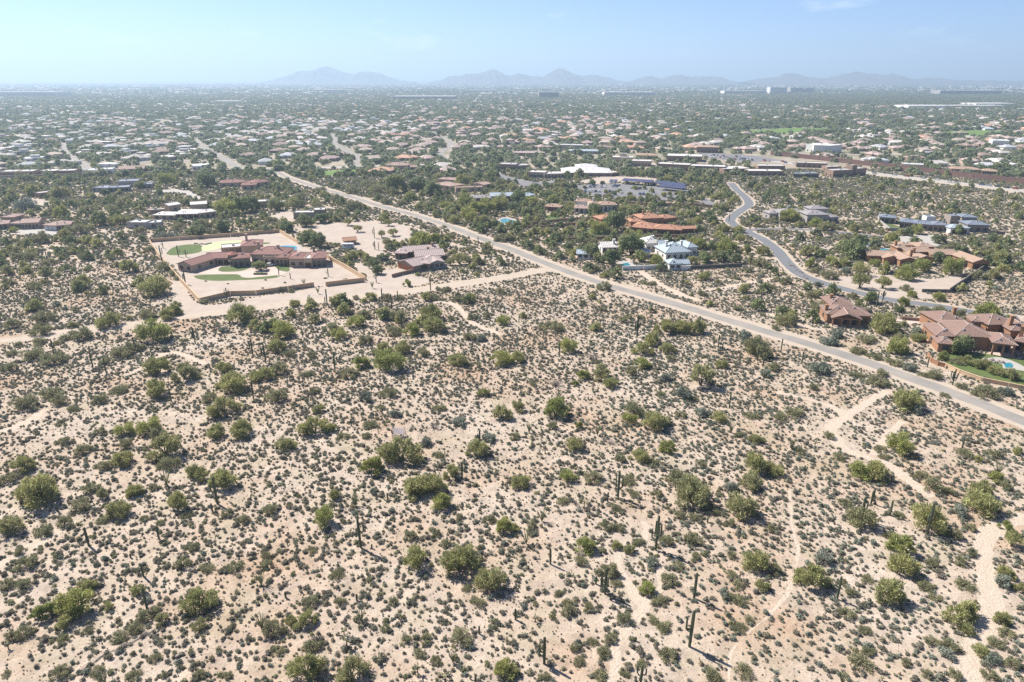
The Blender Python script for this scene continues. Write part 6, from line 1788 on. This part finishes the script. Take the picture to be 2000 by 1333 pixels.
def cholla(fr, x, yb, hpx):
    b = W(fr, x, yb); s = P(*b)[2]
    h = hpx / FR[fr][2] / s * 1.05
    r = random.Random(int(x * 3 + yb))
    root = empty('cholla', (b[0], b[1], 0))
    tag(root, spot(b[0], b[1], 'bristly branching cholla %s' % near_what(*b)), 'cholla', 'chollas')
    mb = MB(); mb.tube([(0, 0, -.05), (r.uniform(-.1, .1), 0, h * .5), (0, r.uniform(-.1, .1), h * .75)], [0.1, 0.09, 0.07], 6); mb.build('stem', M['bark'], root)
    for k in range(11):
        a = r.uniform(0, 6.28); z = h * r.uniform(.35, .75); q = h * r.uniform(.2, .42)
        mb = MB(); mb.tube([(0, 0, z), (math.cos(a) * q * .6, math.sin(a) * q * .6, z + q * .25), (math.cos(a) * q, math.sin(a) * q, z + q * r.uniform(.3, .9))], [0.07, 0.1, 0.05], 6)
        mb.build('branch', M['cholla'], root)
for a in [('A6', 1005, 890, 60), ('A6', 640, 1080, 110), ('A7', 440, 620, 60), ('A7', 165, 905, 60), ('A6', 1330, 1325, 70), ('A6', 1310, 1300, 50), ('A4', 330, 980, 50), ('A5', 670, 650, 55), ('A6', 1140, 1270, 80), ('A7', 510, 100, 60), ('A6', 480, 1200, 50), ('A6', 860, 1200, 70), ('A5', 1770, 50, 60), ('A7', 840, 90, 60), ('A6', 620, 1000, 60), ('A5', 60, 1100, 60), ('A8', 800, 1320, 40)]:
    cholla(*a)
def fallen_log(fr, x0, y0, x1, y1, label):
    a, b = W(fr, x0, y0), W(fr, x1, y1)
    c = (a + b) / 2
    mb = MB(); d = (b - a) / 2
    mb.tube([(-d[0], -d[1], .18), (0, .05, .22), (d[0], d[1], .12)], [.2, .22, .1], 10)
    o = mb.build('fallen_log', M['dead_wood'], None, (c[0], c[1], 0))
    tag(o, label, 'log')
fallen_log('A5', 1235, 1165, 1292, 1138, 'fallen dark cactus log near the bottom left')
fallen_log('A7', 1370, 1140, 1450, 1185, 'fallen log below the two-armed saguaro')
fallen_log('A5', 860, 105, 960, 95, 'long thin fallen trunk at the left')
# a tumbledown shelter of weathered planks
b = W('A2', 1000, 925)
root = empty('plank_shelter', (b[0], b[1], 0)); tag(root, 'collapsed shelter of weathered grey planks in open desert', 'shelter')
for x, yv, z in ((-1.5, 0, 1.7), (-1.5, 2.0, 2.2), (1.4, 0.1, 1.3), (1.4, 2.1, 1.7)):
    mb = MB(); mb.tube([(x, yv, -.1), (x + .08, yv, z)], [.07, .06], 6); mb.build('post', M['rust'], root)
for k in range(6):
    x = -1.45 + k * 0.48
    mb = MB(); mb.hexa([(x, 0, 1.25 - k * .02), (x + .42, 0, 1.22 - k * .03), (x + .42, 2.1, 1.95 - k * .06), (x, 2.1, 2.0 - k * .06)], [(x, 0, 1.30 - k * .02), (x + .42, 0, 1.27 - k * .03), (x + .42, 2.1, 2.0 - k * .06), (x, 2.1, 2.05 - k * .06)])
    mb.build('plank', M['weathered'], root)
for z in (.35, .75):
    mb = MB(); mb.box(-1.55, 1.5, -.06, -.02, z, z + .16); mb.build('rail', M['weathered'], root)
mb = MB(); mb.box(-1.7, -1.66, 0.1, 1.6, 1.2, 2.1); mb.build('panel', M['rust'], root)
# clipped hedge by the ranch house and boulders
def hedge(fr, x0, yb, x1, h, label):
    a, c = W(fr, x0, yb), W(fr, x1, yb)
    L = np.hypot(*(c - a))
    lob = [(L * (k + .5) / 9 - L / 2, 0.9, h * .55, L / 12, 0.9, h * .5) for k in range(9)]
    o = link('hedge', leaves_mesh('hedge', lob, 2200, 0.14, M['leaf_garden'], 5, .2, .6, .8), None, (*((a + c) / 2), 0))
    tag(o, label, 'hedge')
hedge('Z2', 445, 516, 585, 2.2, 'clipped dark hedge beside the ranch house')
hedge('Z1', 860, 540, 1000, 0.6, 'low planting ring under the mansion forecourt tree')
rk = random.Random(8)
def rock(X, Y, s, label, group):
    mb = MB()
    n, m = 7, 4
    for j in range(m + 1):
        ph = math.pi * j / m
        for i in range(n):
            a = 2 * math.pi * i / n
            q = s * rk.uniform(.75, 1.15)
            mb.v.append((math.cos(a) * math.sin(ph) * q, math.sin(a) * math.sin(ph) * q * .8, s * .25 + math.cos(ph) * q * .6))
    for j in range(m):
        for i in range(n):
            mb.f.append((j * n + i, (j + 1) * n + i, (j + 1) * n + (i + 1) % n, j * n + (i + 1) % n))
    tag(mb.build('boulder', M['rock'], None, (X, Y, 0)), label, 'boulder', group)
for k in range(9):
    p = W('Z4', 1640 + k * 20, 640 + rk.uniform(-8, 14) + k * 3)
    rock(p[0], p[1], rk.uniform(.5, 1.0), 'brown boulder in the rockery above the kidney pool', 'rockery boulders by the kidney pool')
for k in range(8):
    p = W('Z1', 230 + k * 24, 200 + rk.uniform(-14, 12))
    rock(p[0], p[1], rk.uniform(.5, .9), 'grey boulder in the rock garden by the putting green', 'rock garden by the putting green')
for k in range(14):
    p = W('Z10', 250 + k * 12, 560 + k * 10 + rk.uniform(-10, 10))
    rock(p[0], p[1], rk.uniform(.4, .8), 'boulder edging the curving lane', 'boulders edging the curving lane')
for k in range(9):
    p = W('Z4', 850 + k * 26, 250 + rk.uniform(-5, 5))
    rock(p[0], p[1], rk.uniform(.4, .7), 'dark boulder along the pinkish driveway', 'boulders along the pinkish driveway')

# ------------------------------------------------------------------ scattered desert scrub
v_rng = np.random.default_rng(21)
for f in FOOT:
    BARE.append(f)
def sample(y0, y1, dens, margin=1.12):
    n = int(dens * 0.75 * margin * ((y1 * TC + 30) ** 2 - (y0 * TC + 30) ** 2) / TC)
    q = v_rng.random(n)
    Y = np.sqrt(y0 ** 2 + q * (y1 ** 2 - y0 ** 2))
    X = v_rng.uniform(-1, 1, n) * (0.75 * (Y * TC + CAM_H * TS) * margin + 6)
    return X, Y
def free(X, Y, grow=0.4, roads=True):
    return ~blocked(X, Y, grow)
DRAINS = [smooth_line(WL(f, l), 6) for f, l in (('A5', [(300, 1400), (650, 1200), (1000, 960), (1180, 640), (1350, 450), (1801, 200), (2150, 60), (2500, -60)]), ('A5', [(-80, 640), (200, 500), (480, 240), (720, 120)]),
    ('A6', [(1300, 1080), (1000, 720), (760, 640), (400, 780), (60, 1020), (-300, 1180)]), ('A7', [(700, 1300), (880, 850), (760, 480), (700, 280), (760, 60)]), ('A8', [(640, 1240), (380, 900), (560, 760), (430, 460), (420, 250)]),
    ('A1', [(0, 480), (400, 400), (900, 330), (1200, 230)]), ('A2', [(0, 480), (500, 180), (1000, 190), (1400, 180)]), ('A3', [(100, 400), (600, 520), (1000, 380), (1250, 170)]), ('A3', [(300, 1200), (800, 1050), (1200, 640), (1500, 420)]))]
def clump(X, Y):
    dr = np.zeros(len(X))
    for ln in DRAINS:
        dr = np.maximum(dr, np.exp(-(line_dist(X, Y, ln) / 3.2) ** 2))
    a = value_noise(X, Y, 26, 31); b = value_noise(X, Y, 9, 32); c = value_noise(X, Y, 3.5, 33)
    return np.clip(0.05 + 0.5 * a + 0.95 * b * c * 1.9 + 0.75 * dr, 0, 1.25)
PL = np.array(PLACED)
def away(X, Y, f=0.7):
    ok_ = np.ones(len(X), bool)
    for i in range(0, len(PL), 40):
        c = PL[i:i + 40]
        d2 = (X[:, None] - c[None, :, 0]) ** 2 + (Y[:, None] - c[None, :, 1]) ** 2
        ok_ &= (d2 > (c[None, :, 2] * f) ** 2).all(axis=1)
    return ok_
X, Y = sample(62, 330, 1.2)
k = (v_rng.random(len(X)) < clump(X, Y)) & free(X, Y) & away(X, Y)
X, Y = X[k], Y[k]
n = len(X)
base = 0.22 + 0.70 * v_rng.beta(1.2, 3.2, n)
kindn = value_noise(X, Y, 40, 41)
K = np.where(v_rng.random(n) < np.where(X > 25, 0.6, 0.74), v_rng.integers(0, 7, n), np.where(v_rng.random(n) < 0.2 + 0.75 * kindn + 0.4 * (X > 30), v_rng.integers(7, 10, n), v_rng.integers(10, 13, n)))
ZS = base * v_rng.uniform(0.75, 1.15, n)
RZ = v_rng.uniform(0, 6.28, n)
qx, qy, sc_ = P(X, Y)
vis = (qx > 10) & (qx < 1990) & (qy < 1320)
score = np.where(vis, base * sc_, 0)
near = np.zeros(n, bool)
near[np.argsort(-score)[:300]] = True
for i in np.nonzero(near)[0]:
    o = link('bursage' if K[i] < 7 else ('brittlebush' if K[i] < 10 else 'small_shrub'), BUR[K[i]], None, (X[i], Y[i], 0))
    o.rotation_euler = (0, 0, RZ[i]); o.scale = (base[i], base[i] * 0.9, ZS[i])
    if K[i] < 7: tag(o, 'knee-high grey-olive bursage mound on sand in the near desert', 'shrub', 'bursage mounds in the near desert')
    elif K[i] < 10: tag(o, 'knee-high silvery green brittlebush mound on sand in the near desert', 'shrub', 'brittlebush mounds in the near desert')
    elif K[i] < 12: tag(o, 'knee-high dark green shrub on sand in the near desert', 'shrub', 'dark green small shrubs in the near desert')
    else: tag(o, 'knee-high leafless grey shrub on sand in the near desert', 'shrub', 'leafless small shrubs in the near desert')
m = ~near
allp = [np.c_[X[m], Y[m], np.zeros(m.sum())]]; alls = [np.c_[base[m], base[m] * .9, ZS[m]]]; allr = [RZ[m]]; allk = [K[m]]
# tiny tufts
X, Y = sample(62, 280, 1.4)
k = (v_rng.random(len(X)) < 0.35 + 0.5 * value_noise(X, Y, 14, 61)) & free(X, Y, 0.1)
X, Y = X[k], Y[k]; n = len(X)
t = v_rng.uniform(0.08, 0.22, n)
allp.append(np.c_[X, Y, np.zeros(n)]); alls.append(np.c_[t, t, t]); allr.append(v_rng.uniform(0, 6.28, n)); allk.append(np.where(v_rng.random(n) < .4, v_rng.integers(0, 7, n), np.where(v_rng.random(n) < .75, 13, 12)))
# the desert farther off
X, Y = sample(330, 700, 0.34)
qx, qy, _ = P(X, Y)
k = (v_rng.random(len(X)) < clump(X, Y)) & free(X, Y) & away(X, Y)
X, Y = X[k], Y[k]; n = len(X)
t = 0.45 + 0.85 * v_rng.beta(1.6, 2.2, n)
allp.append(np.c_[X, Y, np.zeros(n)]); alls.append(np.c_[t, t, t * .9]); allr.append(v_rng.uniform(0, 6.28, n)); allk.append(v_rng.integers(0, 12, n))
print('bursage instances', sum(len(a) for a in allp))
scatter('desert_scrub', np.vstack(allp), np.vstack(alls), np.concatenate(allr), np.concatenate(allk), BUR, 'countless small shrubs and tufts covering the sand')

# mid-size bushes between the listed ones
def mid_density(X, Y):
    qx, qy, _ = P(X, Y)
    d = 0.22 + 0.9 * value_noise(X, Y, 60, 71) * value_noise(X, Y, 24, 72) * 1.6
    lush = in_poly(qx, qy, np.array([(820, 372), (1000, 352), (1300, 415), (1440, 470), (1420, 520), (1150, 505), (950, 485), (830, 440)]))
    d = np.where(lush, d * 1.5 + 0.35, d)
    d = np.where((qy < 440) & (qx < 760), d * 1.3 + 0.15, d)
    d = np.where((qy < 415) & (qx > 820) & (qx < 1420), d * 1.3 + 0.25, d)
    return np.clip(d, 0, 1)
X, Y = sample(230, 690, 0.027)
k = (v_rng.random(len(X)) < mid_density(X, Y) * np.where(Y < 300, 0.35, 1)) & free(X, Y, 0.8) & away(X, Y, 0.8) & (line_dist(X, Y + 5, RIGHT) > 8.5) & (line_dist(X, Y + 4, MAIN) > 8)
for sh in (4, 8, 12):
    for f in FOOT:
        k &= ~(in_poly(X, Y + sh, f) & (v_rng.random(len(X)) < 0.8))
X, Y = X[k], Y[k]; n = len(X)
qx, qy, _ = P(X, Y)
big = v_rng.random(n) < np.where((qx > 780) & (qx < 1440) & (qy < 490), 0.6, 0.32)
t = np.where(big, v_rng.uniform(1.5, 3.4, n), v_rng.uniform(0.8, 1.8, n))
K = np.where(big, v_rng.choice([3, 4, 5, 6, 7, 6, 7], n), v_rng.choice([0, 1, 2, 0, 3, 3, 4, 5, 8], n))
print('mid bushes', n)
scatter('scrub_thicket', np.c_[X, Y, np.zeros(n)], np.c_[t, t, t * np.where(big, 1.0, 0.9)], v_rng.uniform(0, 6.28, n), K, MIDT, 'mixed desert bushes and small trees filling the middle distance')

# the green of the town
X, Y = sample(640, 1600, 0.0115, 1.08)
qx, qy, _ = P(X, Y)
open_r = (qx > 1480) & (qy > 305 + (qx - 1500) * 0.125)
plaza = (qx > 1200) & (qx < 1760) & (qy > 292)
k = (v_rng.random(len(X)) < 0.45 + 0.75 * value_noise(X, Y, 70, 81) - 0.35 * plaza) & ~open_r & free(X, Y, 1.0)
SI = SITE_XY
def clear_of(X, Y, r=9.5):
    out = np.ones(len(X), bool)
    for i in range(0, len(SI), 60):
        c = SI[i:i + 60]
        out &= (((X[:, None] - c[None, :, 0]) ** 2 + (Y[:, None] - c[None, :, 1]) ** 2) > r * r).all(axis=1)
    return out
X, Y = X[k], Y[k]
k = clear_of(X, Y); X, Y = X[k], Y[k]
n = len(X)
P1 = np.c_[X, Y, np.zeros(n)]; T1 = v_rng.uniform(1.6, 5.0, n)
X, Y = sample(1600, 4000, 0.0060, 1.06)
k = v_rng.random(len(X)) < 0.45 + 0.7 * value_noise(X, Y, 160, 82)
X, Y = X[k], Y[k]; n2 = len(X)
P2 = np.c_[X, Y, np.zeros(n2)]; T2 = v_rng.uniform(2.8, 6.2, n2)
Y = 4000 * (11000 / 4000) ** v_rng.random(20000); X = v_rng.uniform(-.82, .82, 20000) * Y
k = v_rng.random(len(X)) < 0.4 + 0.6 * value_noise(X, Y, 500, 83)
X, Y = X[k], Y[k]; n3 = len(X)
P3 = np.c_[X, Y, np.zeros(n3)]; T3 = v_rng.uniform(4, 9, n3)
# tall grove at the golf course
gq = np.array([G(v_rng.uniform(1230, 1690), v_rng.uniform(228, 262)) for _ in range(420)] + [G(v_rng.uniform(1700, 2010), v_rng.uniform(225, 268)) for _ in range(260)])
gq = gq[free(gq[:, 0], gq[:, 1], 1.0)]
n4 = len(gq)
T4 = v_rng.uniform(4.0, 7.0, n4)
PP = np.vstack([P1, P2, P3, np.c_[gq, np.zeros(n4)]]); TT = np.r_[T1, T2, T3, T4]
N_ = len(PP)
K = np.where(v_rng.random(N_) < 0.75, v_rng.integers(0, 6, N_), v_rng.integers(6, 9, N_))
K[-n4:][v_rng.random(n4) < 0.05] = 9
print('town trees', N_)
scatter('town_trees', PP, np.c_[TT, TT, TT * v_rng.uniform(.7, 1.1, N_)], v_rng.uniform(0, 6.28, N_), K, TOWN, 'green mass of trees among the far houses')

# ------------------------------------------------------------------ mountains
def mountain(prof, dist, label, seed, depth=1500):
    """prof: skyline in photo pixels; a ridge with spurs at its real distance"""
    r = np.random.default_rng(seed)
    pts = np.array(prof, float)
    xs = np.linspace(pts[0, 0], pts[-1, 0], max(60, int((pts[-1, 0] - pts[0, 0]) / 2.2)))
    ysk = np.interp(xs, pts[:, 0], pts[:, 1])
    rows = 23
    verts = []
    gx = []
    for x, yv in zip(xs, ysk):
        t = dist
        X0 = (x - 1000) / F_PX * (t * TC)
        # height whose projection is yv at depth t
        a = (666.5 - yv) / F_PX
        z = t * (a * TC - TS) / (TC + a * TS) + CAM_H
        gx.append((X0, max(z, 0.0)))
    rough = r.normal(size=len(xs)); rough = np.convolve(rough, [.25, .5, .25], 'same')
    spur = np.interp(np.arange(len(xs)), np.arange(0, len(xs) + 6, 6), r.uniform(-1, 1, len(np.arange(0, len(xs) + 6, 6))))
    for j in range(rows):
        v = -1 + 2 * j / (rows - 1)
        for i, (X0, z) in enumerate(gx):
            prof_h = max(0.0, 1 - abs(v) ** (0.9 + 0.25 * spur[i]))
            jag = 1 + (0.16 * math.sin(i * 0.9 + v * 7 + spur[i] * 4) + 0.10 * math.sin(i * 0.37 - v * 13)) * (abs(v) * (1 - abs(v)) * 4)
            zz = z * prof_h * jag + (rough[i] * 6 if v == 0 else 0)
            verts.append((X0, dist + v * depth * (0.35 + 0.65 * min(1, z / 320)), max(-2.0, zz) if abs(v) < 1 else -4.0))
    n = len(xs)
    mb = MB(); mb.v = verts
    mb.f = [(j * n + i, j * n + i + 1, (j + 1) * n + i + 1, (j + 1) * n + i) for j in range(rows - 1) for i in range(n - 1)]
    tag(mb.build('mountain', M['mountain'], smooth=False), label, kind='structure')
def zp(ox, lst):
    return [(ox + x / 4, 120 + y / 4) for x, y in lst]
mountain(zp(500, [(60, 160), (150, 142), (250, 110), (340, 78), (400, 72), (450, 70), (500, 50), (560, 38), (610, 52), (680, 82), (770, 105), (800, 85), (840, 82), (900, 80), (960, 90), (1010, 110), (1060, 130), (1100, 140), (1130, 150), (1240, 162)]), 12000, 'hazy humped mountain left of centre on the horizon', 1)
mountain(zp(500, [(1360, 160), (1440, 150), (1500, 118), (1590, 115), (1640, 98), (1740, 98), (1790, 80), (1830, 68), (1880, 68), (1920, 90), (1980, 115)]) + zp(1000, [(0, 110), (50, 95), (110, 103), (150, 120), (200, 113), (240, 120), (290, 95), (330, 70), (370, 52), (420, 68), (460, 90), (520, 110), (560, 118), (610, 105), (660, 108), (720, 125), (780, 130), (820, 150), (900, 160)]), 11000, 'hazy twin-peaked range at the centre of the horizon', 2)
mountain(zp(1000, [(900, 160), (980, 140), (1040, 118), (1080, 115), (1130, 130), (1170, 138), (1220, 115), (1270, 106), (1330, 108), (1370, 120), (1450, 118), (1560, 118), (1600, 125), (1650, 128), (1690, 145), (1760, 160)]), 10800, 'low hazy ridge right of the twin peaks', 3)
mountain(zp(1500, [(-180, 158), (-90, 140), (-10, 130), (70, 125), (110, 100), (160, 92), (210, 95), (260, 108), (320, 125), (430, 135), (520, 130), (580, 100), (640, 90), (690, 80), (740, 100), (830, 97), (900, 108), (930, 115), (960, 97), (1010, 108), (1060, 125), (1150, 140), (1250, 130), (1350, 133), (1450, 145), (1700, 150), (2000, 156), (2200, 160)]), 10000, 'hazy rounded hills at the right of the horizon', 4)
mountain([(-100, 152), (300, 151), (700, 150.5), (900, 149), (1200, 149.5), (1500, 150), (1800, 151), (2200, 152)], 32000, 'faint far ridge closing the horizon', 5, 3000)

# ------------------------------------------------------------------ haze
mb = MB(); mb.box(-38000, 38000, -3000, 48000, -6.0, 620.0)
m, nn, ll = _nodes('haze')
out = nn.new('ShaderNodeOutputMaterial')
pv = nn.new('ShaderNodeVolumePrincipled')
pv.inputs['Color'].default_value = (0.62, 0.81, 1.0, 1)
pv.inputs['Density'].default_value = 0.00015
pv.inputs['Anisotropy'].default_value = 0.25
pv.inputs['Density Attribute'].default_value = ''
pv.inputs['Temperature Attribute'].default_value = ''
ll.new(pv.outputs['Volume'], out.inputs['Volume'])
o = mb.build('haze', m)
tag(o, 'pale blue haze over the plain', kind='stuff')
